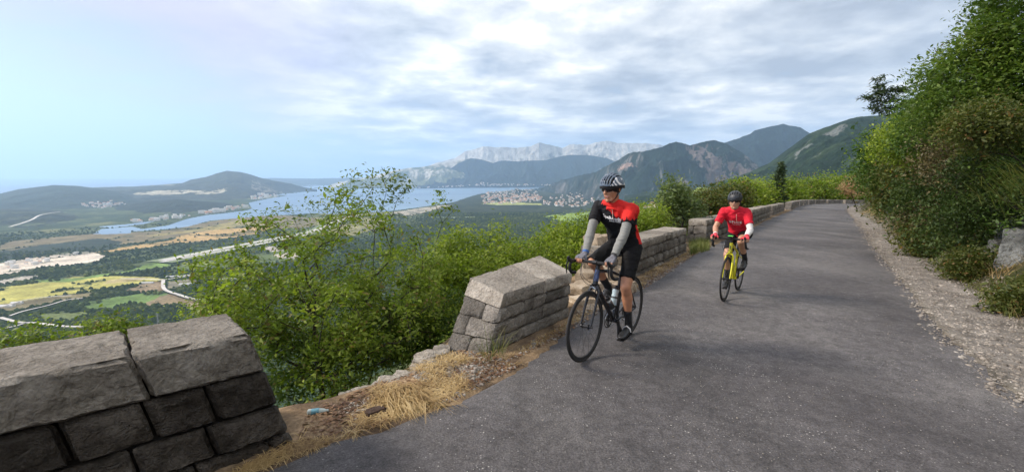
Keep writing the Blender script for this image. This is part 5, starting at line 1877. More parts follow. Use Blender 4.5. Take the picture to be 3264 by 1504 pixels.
# ------------------------------------------------------------------ houses, sheds and pylons in the valley
def house_mesh(name, L_, W_, H_, rh, wall, roof, flat=False):
    m = MB()
    l, w = L_ / 2, W_ / 2
    m.add([(-l, -w, -3), (l, -w, -3), (l, w, -3), (-l, w, -3), (-l, -w, H_), (l, -w, H_), (l, w, H_), (-l, w, H_)],
          [(0, 1, 5, 4), (1, 2, 6, 5), (2, 3, 7, 6), (3, 0, 4, 7), (4, 5, 6, 7)], 0)
    if flat:
        m.box((0, 0, H_ + .3), (L_ + .4, W_ + .4, .6), None, 1)
    else:
        e = .6
        m.add([(-l - e, -w - e, H_ + .02), (l + e, -w - e, H_ + .02), (l + e, w + e, H_ + .02), (-l - e, w + e, H_ + .02), (-l + w * .5, 0, H_ + rh), (l - w * .5, 0, H_ + rh)],
              [(0, 1, 5, 4), (1, 2, 5), (2, 3, 4, 5), (3, 0, 4), (0, 3, 2, 1)], 1)
    # rows of windows, slightly proud
    for s in (-1, 1):
        for fl in range(max(1, int(H_ // 3))):
            nwin = max(2, int(L_ // 4))
            for i in range(nwin):
                x = -l + (i + .5) * L_ / nwin
                m.box((x, s * (w + .03), 1.6 + fl * 3), (1.1, .08, 1.3), None, 2)
    me = m.mesh(name, False)
    for q in (wall, roof, M_WIN): me.materials.append(q)
    return me


M_WIN = simple('dark_window_glass', (0.04, 0.05, 0.06), 0.2, var=.2, nscale=1)
M_WHITE = simple('white_render', (0.78, 0.74, 0.68), 0.8, var=.06, nscale=.3)
M_CREAM = simple('cream_render', (0.66, 0.56, 0.44), 0.8, var=.08, nscale=.3)
M_TILE = simple('red_roof_tiles', (0.40, 0.17, 0.10), 0.85, var=.3, nscale=.6)
M_TILE2 = simple('orange_roof_tiles', (0.50, 0.27, 0.16), 0.85, var=.3, nscale=.6)
M_GREYROOF = simple('grey_roof', (0.48, 0.48, 0.47), 0.7, var=.15, nscale=.5)
H_MESH = [house_mesh('house_white_red', 13, 10, 7, 3, M_WHITE, M_TILE), house_mesh('house_cream_orange', 12, 10, 8, 3, M_CREAM, M_TILE2), house_mesh('block_white', 24, 13, 14, 2, M_WHITE, M_GREYROOF, True),
          house_mesh('house_white_orange', 16, 11, 9, 3.4, M_WHITE, M_TILE2), house_mesh('house_small', 10, 9, 6, 2.6, M_WHITE, M_TILE)]


def bvh_of(names):
    return [BVHTree.FromObject(o, DG) for o in bpy.data.objects if o.type == 'MESH' and o.name.split('.')[0] in names]


def on_land(px, py):
    """first land surface met by the sight line (terrain or a mountain foot)"""
    d = Vector(ray(px, py)).normalized()
    best = None
    for b in LAND:
        h = b.ray_cast(Vector((0, 0, CH)) + d * 400, d, 20000)
        if h[0] is not None and (best is None or h[3] < best[1]):
            best = (h[0], h[3])
    return best[0] if best else None


LAND = bvh_of({'terrain', 'landslide_mountain', 'green_mountainside', 'peninsula_hill', 'low_wooded_hill', 'western_hill', 'blue_mountains', 'olive_mountains'})
houses = []


def town(poly, n, label, group, kinds, seed, grow=1.0, mode='px'):
    rnd = random.Random(seed)
    xs = [p[0] for p in poly]; ys = [p[1] for p in poly]
    got = 0; tries = 0
    while got < n and tries < n * 30:
        tries += 1
        px, py = rnd.uniform(min(xs), max(xs)), rnd.uniform(min(ys), max(ys))
        if not inpoly(np.array([px]), np.array([py]), poly)[0]: continue
        p = on_land(px, py)
        if p is None or p.z < FLOOR + 0.5: continue
        houses.append((p, rnd.choice(kinds), label, group, rnd.uniform(-.7, .7) + (math.pi / 2 if rnd.random() < .4 else 0), rnd.uniform(.85, 1.35) * grow))
        got += 1


town([(1532, 628), (1560, 612), (1640, 602), (1700, 604), (1730, 625), (1722, 640), (1640, 650), (1545, 652)], 250, 'white house with reddish roof packed in the town on the bay', 'houses of the town on the bay', [0, 1, 3, 4, 3], 1, 2.1)
town([(1730, 635), (1800, 618), (1850, 612), (1900, 640), (1905, 655), (1800, 662), (1735, 655)], 80, 'white house in the outskirts at the foot of the big mountain', 'houses in the outskirts below the big mountain', [0, 3, 4], 2, 1.8)
town([(2030, 668), (2070, 655), (2200, 640), (2215, 655), (2160, 685), (2040, 690)], 34, 'white house with red roof right of the shoulder of the front rider', 'houses between the two riders', [0, 1, 4], 3, 1.6)
town(z5([(500, 290), (720, 280), (800, 300), (700, 325), (520, 320)]), 34, 'white house in the village on the far low hills', 'houses of the hill village', [0, 4, 2], 4, 1.8)
town(z5([(1250, 360), (1400, 330), (1540, 300), (1570, 320), (1400, 352), (1270, 368)]), 46, 'pale house along the near tip of the peninsula', 'houses at the tip of the peninsula', [0, 1, 2], 5, 1.9)
town(z5([(1560, 245), (1740, 235), (1760, 250), (1600, 275)]), 26, 'pale house by the water on the far side of the peninsula', 'houses on the far side of the peninsula', [0, 2], 6, 2.4)
town(z5([(820, 425), (830, 405), (940, 400), (1050, 380), (1210, 365), (1210, 380), (1040, 402), (940, 412)]), 26, 'white waterfront building on the left shore', 'buildings of the left shore', [2, 2, 3], 7, 1.5)
town(z6([(1300, 445), (1380, 412), (1480, 430), (1700, 430), (1950, 438), (1950, 443), (1400, 446)]), 60, 'tiny pale house on the far shore under the blue mountains', 'houses of the far shore', [0, 2, 3], 8, 2.6)
town(z6([(800, 462), (1300, 440), (1300, 450), (860, 466)]), 20, 'tiny pale house on the far shore under the olive slope', 'houses of the far shore under the olive slope', [0, 2], 9, 2.6)
town(z5([(0, 690), (160, 640), (230, 640), (500, 605), (520, 620), (300, 670), (0, 730)]), 16, 'grey industrial shed at the quarry on the left', 'sheds of the quarry', [2], 10, 0.8)
houses.sort(key=lambda h: Vector(h[0]).length / h[5])
print('houses', len(houses))
for i, (p, kd, lb, gp, rz, sc) in enumerate(houses[:296]):
    o = bpy.data.objects.new('building' if kd == 2 else 'house', H_MESH[kd])
    COL.objects.link(o)
    o.location = p
    o.rotation_euler = (0, 0, rz)
    o.scale = (sc, sc, sc)
    if kd == 2: lb = lb.replace('white house with reddish roof', 'white flat-roofed block').replace('white house with red roof', 'white flat-roofed block').replace('pale house', 'pale flat-roofed block').replace('white house', 'white flat-roofed block').replace('white waterfront building', 'white flat-roofed waterfront block')
    setprops(o, lb, 'building' if kd == 2 else 'house', gp + (' (blocks)' if kd == 2 else ''))
m = MB()
VV = []; 
for (p, kd, lb, gp, rz, sc) in houses[296:]:
    M = Matrix.Rotation(rz, 4, 'Z')
    m.box(p + Vector((0, 0, 4 * sc)), (13 * sc, 10 * sc, 8 * sc), M, 0)
    m.box(p + Vector((0, 0, 8.6 * sc)), (14 * sc, 11 * sc, 1.2 * sc), M, 1)
if m.v:
    setprops(m.build('distant_houses', [M_WHITE, M_TILE2], None, False), 'scatter of tiny pale houses along the far shores', 'houses', None, 'stuff')

# long sheds in the valley
def shed(px, py, L_, W_, H_, rz, lb):
    p = FL(px, py, FLOOR + 1)
    t = on_land(px, py)
    root = empty('farm_shed', t if t else p, rz, lb, 'shed')
    m = MB(); m.box((0, 0, H_ / 2 - 1), (L_, W_, H_ + 2)); m.build('wall', M_WHITE, root, False)
    m = MB()
    l, w = L_ / 2 + .5, W_ / 2 + .5
    m.add([(-l, -w, H_ + .02), (l, -w, H_ + .02), (l, w, H_ + .02), (-l, w, H_ + .02), (-l, 0, H_ + 2.5), (l, 0, H_ + 2.5)], [(0, 1, 5, 4), (2, 3, 4, 5), (1, 2, 5), (3, 0, 4), (0, 3, 2, 1)])
    m.build('roof', M_GREYROOF, root, False)


shed(568, 884, 80, 12, 6, 0.25, 'long pale shed by the road junction in the valley')
shed(600, 908, 55, 14, 5, 0.2, 'wide white shed below the road junction in the valley')
shed(735, 892, 75, 14, 5, 0.2, 'long grey-roofed shed beside the tree in the valley')
shed(470, 903, 40, 9, 4, 0.2, 'low white shed left of the valley junction')
shed(20, 978, 40, 14, 5, 0.1, 'white shed at the left edge of the valley')
shed(55, 968, 30, 10, 5, 0.1, 'smaller white shed near the left edge of the valley')


def pylon(px, py, h, lb):
    t = on_land(px, py)
    root = empty('power_pylon', t, 0.3, lb, 'pylon', None)
    m = MB()
    for sx in (-1, 1):
        for sy in (-1, 1):
            m.tube([(sx * 2.2, sy * 2.2, 0), (sx * .6, sy * .6, h * .7), (sx * .2, sy * .2, h)], .28, 4)
    for k in range(7):
        z = h * k / 8; w = 2.2 - 1.7 * k / 8
        m.tube([(-w, -w, z), (w, -w, z + h / 8)], .15, 4); m.tube([(w, w, z), (-w, w, z + h / 8)], .15, 4)
    m.build('mast', simple('galvanised_steel', (.4, .4, .4), .5, .6) if 'galvanised_steel' not in MATS else MATS['galvanised_steel'], root)
    for z, w in ((.78, 5), (.88, 4), (.97, 3)):
        m = MB(); m.tube([(-w, 0, h * z), (0, 0, h * z + .6), (w, 0, h * z)], .3, 4)
        m.build('crossarm', MATS['galvanised_steel'], root)


pylon(505, 1036, 34, 'lattice power pylon above the coping of the near wall')
pylon(1597, 690, 45, 'thin power pylon standing in the forest below the town')

# sailing boat on the bay
p = FL(900, 668, FLOOR)
root = empty('sailing_boat', p, .5, 'tiny white sailing boat alone on the water', 'boat')
m = MB(); m.loft([((-9, 0, 1), (0, 2.2, 0), (0, 0, 1.4)), ((0, 0, 1), (0, 3, 0), (0, 0, 1.6)), ((7, 0, 1.2), (0, 2, 0), (0, 0, 1.4)), ((11, 0, 1.6), (0, .2, 0), (0, 0, .6))], 12)
m.build('hull', M_WHITE, root)
m = MB(); m.tube([(1, 0, 1), (1, 0, 26)], .4, 6); m.build('mast', M_WHITE, root)
m = MB(); m.add([(.8, .1, 3), (-8, .1, 3.5), (.8, .1, 25), (.8, -.1, 3), (-8, -.1, 3.5), (.8, -.1, 25)], [(0, 1, 2), (3, 5, 4), (0, 3, 4, 1), (1, 4, 5, 2), (2, 5, 3, 0)]); m.build('sail', M_WHITE, root, False)

# cruise ship off the town
# ------------------------------------------------------------------ bicycles and riders
M_RUBBER = simple('tyre_rubber', (0.018, 0.017, 0.017), 0.75, var=.2, nscale=40, bump=.0008, bscale=200)
M_RIM = simple('black_rim', (0.022, 0.022, 0.024), 0.35, var=.1)
M_SPOKE = simple('dark_spokes', (0.10, 0.10, 0.10), 0.35, 0.8, var=.1)
M_BLACKM = simple('black_anodised_metal', (0.02, 0.02, 0.022), 0.35, 0.3, var=.15)
M_STEEL = simple('polished_steel', (0.45, 0.45, 0.46), 0.25, 0.95, var=.1)
M_TAPE = simple('bar_tape', (0.015, 0.015, 0.016), 0.85, var=.3, nscale=120, bump=.001, bscale=300)
M_SADDLE = simple('saddle_cover', (0.02, 0.02, 0.02), 0.6, var=.2)
M_FRAME_BLACK = simple('black_frame_paint', (0.014, 0.015, 0.019), 0.22, var=.1, nscale=10)
M_FRAME_BLUE = simple('blue_grey_frame_decal', (0.045, 0.065, 0.14), 0.25, var=.6, nscale=30)
M_FRAME_YELLOW = simple('yellow_frame_paint', (0.66, 0.62, 0.02), 0.25, var=.06, nscale=10)
M_BOTTLE = simple('clear_bottle_plastic', (0.42, 0.52, 0.56), 0.25, var=.25, nscale=18)
M_BOTTLE_D = simple('dark_bottle_plastic', (0.05, 0.055, 0.06), 0.35, var=.2)
M_LETTER = simple('white_print', (0.80, 0.78, 0.76), 0.7, var=.03)
M_CABLE = simple('cable_housing', (0.02, 0.02, 0.02), 0.5, var=.1)
WR = 0.338


def bike(loc, heading, label, frame_m, accent_m, crank_deg, cages=True, sad_h=.71, compact=False, bar_w=0.21, logo=False, mount=None):
    root = empty('bicycle', loc, heading, label, 'bicycle')
    BB = Vector((.415, 0, .27)); RA = Vector((0, 0, WR)); FA = Vector((.995, 0, WR))
    st = Vector((-math.cos(R(73.5)), 0, math.sin(R(73.5))))
    seat_top = BB + st * (0.50 if not compact else .44)
    ht_b = Vector((.845, 0, .715)); ht_t = ht_b + Vector((-.285, 0, .958)) * 0.155
    f = MB()
    big = 0.021 if not compact else 0.025
    dta, dtb = ht_b + Vector((0, 0, .02)), BB
    f.tube([ht_b + Vector((0, 0, .02)), BB], [big * 1.15, big * 1.05], 14)
    f.tube([ht_t - Vector((0, 0, .025)), (ht_t + seat_top) / 2 - Vector((0, 0, .005)), seat_top - st * .03], [big * .9, big * .75, big * .72], 14)
    f.tube([BB, seat_top], [.019, .017], 12)
    f.tube([ht_b, ht_t], [.026, .023], 14)
    for s in (-1, 1):
        f.tube([BB + Vector((-.01, s * .03, 0)), Vector((.2, s * .045, .29)), RA + Vector((0.01, s * .066, -.01))], [.014, .011, .009], 8)
        f.tube([seat_top - st * .07 + Vector((0, s * .014, 0)), Vector((.12, s * .045, .56)), RA + Vector((0.01, s * .066, .01))], [.010, .008, .008], 8)
    f.tube([BB + Vector((0, -.036, 0)), BB + Vector((0, .036, 0))], .024, 12)
    fr = f.build('frame', frame_m, root)
    d = MB()
    a, b = ht_b + Vector((0, 0, .02)), BB
    if accent_m:
        dd = (ht_t - ht_b).normalized()
        d.tube([ht_b + dd * .03, ht_b + dd * .14], [.0268, .0245], 14)
        d.build('frame_decal', accent_m, fr)
    fk = MB()
    ax = (ht_t - ht_b).normalized()
    crown = ht_b - ax * .01
    for s in (-1, 1):
        fk.tube([crown + Vector((0, s * .02, 0)), crown + Vector((.005, s * .050, -.05)), Vector((.925, s * .054, .50)), FA + Vector((-.004, s * .052, .0))], [.018, .016, .012, .008], 10)
    fk.tube([crown + Vector((0, -.045, -.02)), crown + Vector((0, .045, -.02))], .019, 10)
    fk.build('fork', frame_m if compact else M_FRAME_BLACK, root)
    # wheels
    for k, (c, rear) in enumerate(((RA, True), (FA, False))):
        h = MB()
        h.tube([c + Vector((0, -.055, 0)), c + Vector((0, -.02, 0)), c + Vector((0, .02, 0)), c + Vector((0, .055, 0))], [.012, .016, .016, .012], 12)
        for s in (-1, 1):
            h.tube([c + Vector((0, s * .030, 0)), c + Vector((0, s * .034, 0))], .024, 16)
        h.tube([c + Vector((0, .055, 0)), c + Vector((.0, .07, 0))], .009, 8)
        w = h.build('wheel', M_BLACKM, root)
        t = MB(); t.torus(c, (0, 1, 0), WR - .0135, .0135, 72, 10); t.build('tyre', M_RUBBER, w)
        t = MB(); t.torus(c, (0, 1, 0), WR - .036, .015, 72, 8, ry=.009); t.build('rim', M_RIM, w)
        t = MB()
        ns = 24
        for i in range(ns):
            a = 2 * math.pi * i / ns
            s = 1 if i % 2 else -1
            a2 = a + (0.5 if (i // 2) % 2 else -0.5)
            t.tube([c + Vector((.022 * math.cos(a2), s * .031, .022 * math.sin(a2))), c + Vector(((WR - .045) * math.cos(a), s * .002, (WR - .045) * math.sin(a)))], .0013, 4)
        t.build('spokes', M_SPOKE, w)
        if rear:
            t = MB()
            for j in range(8):
                t.tube([c + Vector((0, -.036 - j * .0035, 0)), c + Vector((0, -.038 - j * .0035, 0))], .058 - j * .0045, 28)
            t.build('cassette', M_STEEL, w)
    # crankset
    ca = R(crank_deg)
    cdir = Vector((math.cos(ca), 0, math.sin(ca)))
    t = MB()
    t.torus(BB + Vector((0, -.052, 0)), (0, 1, 0), .090, .006, 48, 6, ry=.003); t.torus(BB + Vector((0, -.044, 0)), (0, 1, 0), .070, .005, 40, 6, ry=.003)
    for i in range(4):
        a = ca + i * math.pi / 2
        t.tube([BB + Vector((0, -.055, 0)), BB + Vector((.088 * math.cos(a), -.053, .088 * math.sin(a)))], [.012, .006], 6)
    t.build('chainring', M_BLACKM, root)
    ped = []
    for s in (-1, 1):   # right side has +cdir
        e = BB + cdir * (.1725 * -s) + Vector((0, s * .066, 0))
        t = MB(); t.tube([BB + Vector((0, s * .052, 0)), BB + cdir * (.06 * -s) + Vector((0, s * .062, 0)), e], [.017, .013, .011], 10)
        t.build('crank_arm', M_BLACKM, root)
        pc = e + Vector((0, s * .055, 0))
        t = MB(); t.box(pc, (.075, .062, .016)); t.tube([e, pc], .007, 8)
        t.build('pedal', M_BLACKM, root)
        ped.append(pc)
    # chain
    t = MB()
    y = -.050
    top = [Vector((0 + .0, y, WR + .045)), BB + Vector((0.0, y, .092))]
    t.tube([Vector((-.045, y, WR)), top[0], top[1], BB + Vector((.09, y, .0)), BB + Vector((0, y, -.092)), Vector((.06, y, .20)), Vector((.035, y, .17)), Vector((.012, y, .21)), Vector((.045, y, .27)), Vector((.03, y, WR - .04))], .0045, 5)
    t.build('chain', M_STEEL, root)
    t = MB()
    t.tube([RA + Vector((0, -.07, 0)), Vector((.02, -.075, .27)), Vector((.03, -.06, .19))], [.012, .014, .006], 8)
    t.torus(Vector((.035, -.052, .185)), (0, 1, 0), .018, .005, 16, 5); t.torus(Vector((.03, -.052, .255)), (0, 1, 0), .018, .005, 16, 5)
    t.build('rear_derailleur', M_BLACKM, root)
    # seat post and saddle
    sad = BB + st * sad_h
    t = MB(); t.tube([seat_top - st * .03, sad - st * .045], .0136, 12); t.tube([seat_top - st * .012, seat_top + st * .008], .021, 12); t.build('seat_post', M_BLACKM, root)
    t = MB()
    x0 = sad.x
    t.loft([(Vector((x0 - .125, 0, sad.z + .012)), Vector((0, .045, 0)), Vector((0, 0, .010))), (Vector((x0 - .115, 0, sad.z + .008)), Vector((0, .068, 0)), Vector((0, 0, .020))), (Vector((x0 - .06, 0, sad.z)), Vector((0, .07, 0)), Vector((0, 0, .022))),
            (Vector((x0, 0, sad.z - .003)), Vector((0, .042, 0)), Vector((0, 0, .019))), (Vector((x0 + .07, 0, sad.z - .004)), Vector((0, .021, 0)), Vector((0, 0, .016))), (Vector((x0 + .14, 0, sad.z - .01)), Vector((0, .017, 0)), Vector((0, 0, .012)))], 16)
    t.build('saddle', M_SADDLE, root)
    # stem and bar
    top = ht_t + ax * .045
    bc = Vector((.868, 0, .930))
    t = MB(); t.tube([ht_t, top + ax * .01], .018, 12); t.tube([top, bc], [.019, .018], 12); t.tube([bc + Vector((0, -.022, 0)), bc + Vector((0, .022, 0))], .021, 14)
    t.build('stem', M_BLACKM, root)
    t = MB()
    hood = {}
    bw = bar_w
    for s in (-1, 1):
        pts = [bc, bc + Vector((0, s * bw * .55, 0)), bc + Vector((.004, s * (bw - .03), 0)), bc + Vector((.03, s * bw, -.002)), bc + Vector((.075, s * (bw + .002), -.008)), bc + Vector((.098, s * (bw + .004), -.04)), bc + Vector((.085, s * (bw + .008), -.085)), bc + Vector((.04, s * (bw + .012), -.122)), bc + Vector((-.03, s * (bw + .016), -.13))]
        sm = [Vector(p) for p in catmull([tuple(p) for p in pts], 5)]
        t.tube(sm, .0155, 10)
    t.build('handlebar', M_TAPE, root)
    for s in (-1, 1):
        h = MB()
        b0 = bc + Vector((.075, s * (bw + .002), -.004))
        h.tube([b0 + Vector((-.02, 0, .0)), b0 + Vector((.03, -s * .002, .012)), b0 + Vector((.062, -s * .004, .03)), b0 + Vector((.072, -s * .006, .055))], [.016, .019, .018, .011], 10)
        hd = h.build('brake_hood', M_SADDLE, root)
        h = MB()
        h.tube([b0 + Vector((.066, -s * .002, .018)), b0 + Vector((.082, s * .004, -.03)), b0 + Vector((.070, s * .008, -.085)), b0 + Vector((.062, s * .010, -.11))], [.008, .007, .006, .005], 8)
        h.build('brake_lever', M_BLACKM, hd)
        hood[s] = b0
    # cables
    c = MB()
    c.tube([Vector(p) for p in catmull([tuple(bc + Vector((.02, .10, -.01))), tuple(bc + Vector((.10, .07, -.08))), tuple(bc + Vector((.07, .02, -.20))), tuple(crown + Vector((.045, 0, .0)))], 6)], .0025, 5)
    c.tube([Vector(p) for p in catmull([tuple(bc + Vector((.02, -.11, -.01))), tuple(bc + Vector((.11, -.09, -.10))), tuple(bc + Vector((.06, -.05, -.20))), tuple(ht_b + Vector((-.05, -.03, -.02)))], 6)], .0025, 5)
    c.tube([Vector(p) for p in catmull([tuple(bc + Vector((.02, -.13, -.01))), tuple(bc + Vector((.14, -.05, -.11))), tuple(bc + Vector((.08, .03, -.19))), tuple(ht_b + Vector((-.04, .03, -.01)))], 6)], .0025, 5)
    c.build('cables', M_CABLE, root)
    # brakes
    for (p, nm) in ((crown + Vector((.035, 0, -.03)), 0), (seat_top - st * .08 + Vector((-.035, 0, -.06)), 1)):
        t = MB()
        if nm == 1: p = Vector((.115, 0, .66)) - Vector((.0, 0, .0))
        for s in (-1, 1):
            t.tube([p + Vector((0, 0, .02)), p + Vector((.005, s * .032, .005)), p + Vector((.0, s * .030, -.03)), p + Vector((-.0, s * .016, -.045))], [.008, .007, .006, .006], 6)
        t.build('brake_caliper', M_STEEL if nm == 0 and not compact else M_BLACKM, root)
    # bottles
    if cages:
        for k, (pa, pb, mt, nm) in enumerate(((dta.lerp(dtb, .42), dta.lerp(dtb, .78), M_BOTTLE_D, 'dark water bottle with a white band in the lower cage of the black bicycle'), (BB.lerp(seat_top, .30), BB.lerp(seat_top, .68), M_BOTTLE, 'clear grey water bottle on the seat tube of the black bicycle'))):
            dv = (pb - pa).normalized()
            side = Vector((dv.z, 0, -dv.x)) if k == 1 else Vector((-dv.z, 0, dv.x))
            if k == 0 and side.z < 0: side = -side
            if k == 1 and side.x < 0: side = -side
            if k == 0: dv = -dv; pa, pb = pb, pa
            off = side * .060
            g = MB()
            for s in (-1, 1):
                g.tube([pa + side * .022 + Vector((0, s * .01, 0)), pa + off + Vector((0, s * .039, 0)) - dv * .0, pa + off + Vector((0, s * .039, 0)) + dv * .10, pa + side * .026 + dv * .13 + Vector((0, s * .015, 0))], .003, 6)
            g.tube([pa + side * .02, pa + off * 1.0 - dv * .012, pa + off * 1.6 - dv * .0], .003, 6)
            g.build('bottle_cage', M_STEEL if k == 0 else M_BLACKM, root)
            Mw = Matrix.Translation(Vector(loc)) @ Matrix.Rotation(heading, 4, 'Z') @ TILT
            B0 = Mw @ (pa + off)
            D_ = (Mw.to_3x3() @ dv)
            bo = empty('water_bottle', B0, 0, nm, 'bottle')
            g = MB(); g.tube([D_ * t for t in (0, .006, .06, .10, .115, .15, .165)], [.030, .035, .035, .034, .030, .034, .031], 16); g.build('body', mt, bo)
            g = MB(); g.tube([D_ * t for t in (.165, .170, .185, .188)], [.029, .030, .026, .012], 16); g.tube([D_ * .186, D_ * .205], [.012, .010], 10)
            g.build('cap', M_BLACKM, bo)
            if k == 0:
                g = MB(); g.tube([D_ * t for t in (.125, .135, .150)], [.0330, .0345, .0350], 16); g.build('band', M_LETTER, bo)
            else:
                g = MB(); g.tube([D_ * t for t in (.070, .090)], [.0355, .0350], 16); g.build('band', M_BOTTLE_D, bo)
    if logo:
        # angular S-like bolt on the head tube
        n = Vector((.958, 0, .285)); u_ = ax; l_ = Vector((0, 1, 0))
        cc = (ht_b + ht_t) / 2 + n * .028
        pts = [(.020, .030), (-.004, .012), (.004, .000), (-.016, -.010), (-.020, -.034), (.006, -.012), (-.004, .000), (.018, .008)]
        m_ = MB()
        for q in ([(0.018, .036), (-.008, .014), (-.008, .002), (.012, .016)], [(-.008, .012), (.010, .000), (.010, -.012), (-.008, .002)], [(-.018, -.036), (.010, -.012), (.010, -.001), (-.012, -.018)]):
            vs = [cc + l_ * -x + u_ * z - n * (x * x * 14) for x, z in q] + [cc + l_ * -x + u_ * z - n * (x * x * 14 + .004) for x, z in q]
            m_.add(vs, [(0, 1, 2, 3), (7, 6, 5, 4), (0, 4, 5, 1), (1, 5, 6, 2), (2, 6, 7, 3), (3, 7, 4, 0)])
        m_.build('frame_logo', M_BLACKM, fr, False)
    if mount:
        t = MB(); t.box(bc + Vector((.03, 0, .035)), (.075, .05, .016)); t.tube([bc, bc + Vector((.03, 0, .03))], .008, 8); cm = t.build('cycle_computer', M_BLACKM, root)
        t = MB(); t.box(bc + Vector((.03, 0, .0455)), (.085, .062, .006)); t.build('screen_case', simple('green_rubber_case', (.12, .75, .12), .5), cm)
    return root, dict(BB=BB, sad=sad, bc=bc, hood=hood, ped={-1: ped[0], 1: ped[1]}, cdir=cdir)


def ik(a, b, l1, l2, pole):
    d = b - a
    L_ = min(d.length, (l1 + l2) * .999)
    dn = d.normalized()
    x = (l1 * l1 - l2 * l2 + L_ * L_) / (2 * L_)
    h = math.sqrt(max(l1 * l1 - x * x, 0))
    p = pole - dn * pole.dot(dn)
    p.normalize()
    return a + dn * x + p * h, a + dn * L_


def wrinkle(me, amp, sc, dirv=(1, 1, 1), seed=0.0):
    n = len(me.vertices)
    co = np.empty(n * 3); me.vertices.foreach_get('co', co); co = co.reshape(-1, 3)
    no = np.empty(n * 3); me.vertex_normals.foreach_get('vector', no); no = no.reshape(-1, 3)
    w = co * np.array(dirv) * sc
    wx = w[:, 0] + fbm(w[:, 1] * .6 + seed, w[:, 2] * .6, 2) * 2
    f = 1 - np.abs(2 * fbm(wx + seed, w[:, 1], 3, w[:, 2]) - 1) * 2.2
    g = fbm(wx * .4 + 5, w[:, 1] * .4, 2, w[:, 2] * .4) - .5
    co = co + no * ((np.clip(f, 0, 1) ** 1.5 - .45) * amp + g * amp * 1.2)[:, None]
    me.vertices.foreach_set('co', co.astype(np.float32).ravel())
    me.update()


def hand_caps(mb, W_, fwd, latv, side, axis_c, axis, grip_r, spread=1.0, scale=1.0, part='all', grow_=0.0, over=1.0):
    """palm from the wrist to the knuckles above the bar, fingers curling round it"""
    up_ = Vector((0, 0, 1))
    ax_ = axis.normalized()
    t0 = (fwd - ax_ * fwd.dot(ax_)).normalized()          # direction across the bar
    n0 = (up_ - ax_ * up_.dot(ax_) - t0 * up_.dot(t0)).normalized()
    g = grow_
    offs = [(-.033, .0085, .92), (-.011, .0092, 1.03), (.011, .0092, 1.0), (.032, .0078, .85)]
    # thumb is at the inner side: sign of side tells which end
    knuck = []
    for i, (o, r, l) in enumerate(offs):
        oo = o * scale * side
        rr = (grip_r + r)
        k = axis_c + ax_ * oo + (n0 * math.sin(R(100)) + t0 * math.cos(R(100))) * (rr + .010)
        knuck.append(k)
        if part in ('all', 'glove'):
            mb.capsule(W_.lerp(k, .10) + ax_ * oo * .4, .0165 + g, k, .0125 + g, 10)
        angs = [100, 45, -15, -75]
        pts = [k] + [axis_c + ax_ * oo + (n0 * math.sin(R(a_)) + t0 * math.cos(R(a_))) * (rr + (.004 if j == 0 else 0)) for j, a_ in enumerate(angs[1:])]
        e = 3 if part == 'all' else 1
        if part == 'glove':
            q = pts[0].lerp(pts[1], .75)
            mb.capsule(pts[0], r + .003 + g, q, r + .0015 + g, 10)
        else:
            for j in range(e):
                mb.capsule(pts[j], r * (1 - .06 * j), pts[j + 1], r * (1 - .06 * (j + 1)), 10)
    # thumb leaves the inner side of the palm
    tb = W_.lerp(knuck[0], .45) - ax_ * .012 * side
    tm = axis_c - ax_ * .055 * side * scale + (n0 * math.sin(R(150)) + t0 * math.cos(R(150))) * (grip_r + .014)
    te = axis_c - ax_ * .050 * side * scale + (n0 * math.sin(R(215)) + t0 * math.cos(R(215))) * (grip_r + .011)
    if part == 'all':
        mb.capsule(tb, .014, tm, .0115, 10); mb.capsule(tm, .0115, te, .009, 10)
    else:
        mb.capsule(tb, .014 + g, tm, .012 + g, 10)
    return knuck


TILT = Matrix.Identity(4)
M_SKIN = simple('tanned_skin', (0.44, 0.205, 0.115), 0.5, var=.12, nscale=25, bump=.0006, bscale=150)
M_SKIN2 = simple('light_tanned_skin', (0.45, 0.24, 0.15), 0.5, var=.1, nscale=25, bump=.0006, bscale=150)
M_LIP = simple('lips', (0.33, 0.13, 0.10), 0.45, var=.1)
M_HAIR = simple('short_grey_hair', (0.11, 0.09, 0.075), 0.8, var=.5, nscale=300, bump=.001, bscale=400)
M_LYCRA = simple('black_lycra', (0.008, 0.008, 0.009), 0.75, var=.2, nscale=8, bump=.003, bscale=14, spec=.2)
M_SOCK = simple('black_sock', (0.012, 0.012, 0.013), 0.9, var=.2, nscale=80, bump=.0008, bscale=300)
M_SHOE = simple('black_shoe', (0.016, 0.016, 0.017), 0.4, var=.2, nscale=30)
M_SLEEVE_G = simple('grey_arm_sleeve', (0.22, 0.22, 0.205), 0.85, var=.08, nscale=60, bump=.0012, bscale=25)
M_SLEEVE_W = simple('white_arm_sleeve', (0.62, 0.60, 0.58), 0.85, var=.06, nscale=60, bump=.0012, bscale=25)
M_GLOVE_G = simple('grey_glove', (0.13, 0.13, 0.15), 0.8, var=.35, nscale=45, bump=.0012, bscale=120)
M_GLOVE_R = simple('red_glove', (0.62, 0.05, 0.07), 0.8, var=.2, nscale=45)
M_LENS = simple('dark_lens', (0.022, 0.010, 0.010), 0.08, var=.1)
M_LENSR = simple('red_glasses_frame', (0.20, 0.03, 0.02), 0.2, var=.1)
M_HEL_GREY = simple('blue_grey_helmet_shell', (0.115, 0.15, 0.20), 0.3, var=.15, nscale=15)
M_HEL_BLACK = simple('matt_black_helmet_shell', (0.028, 0.030, 0.034), 0.45, var=.15, nscale=15)
M_HEL_IN = simple('helmet_liner', (0.008, 0.008, 0.010), 0.8, var=.1)
M_STRAP = simple('webbing_strap', (0.03, 0.03, 0.03), 0.8, var=.1)
M_ZIP = simple('pale_zip', (0.75, 0.55, 0.45), 0.5, var=.1)
M_BLUECUFF = simple('blue_wristband', (0.03, 0.10, 0.30), 0.7, var=.2)


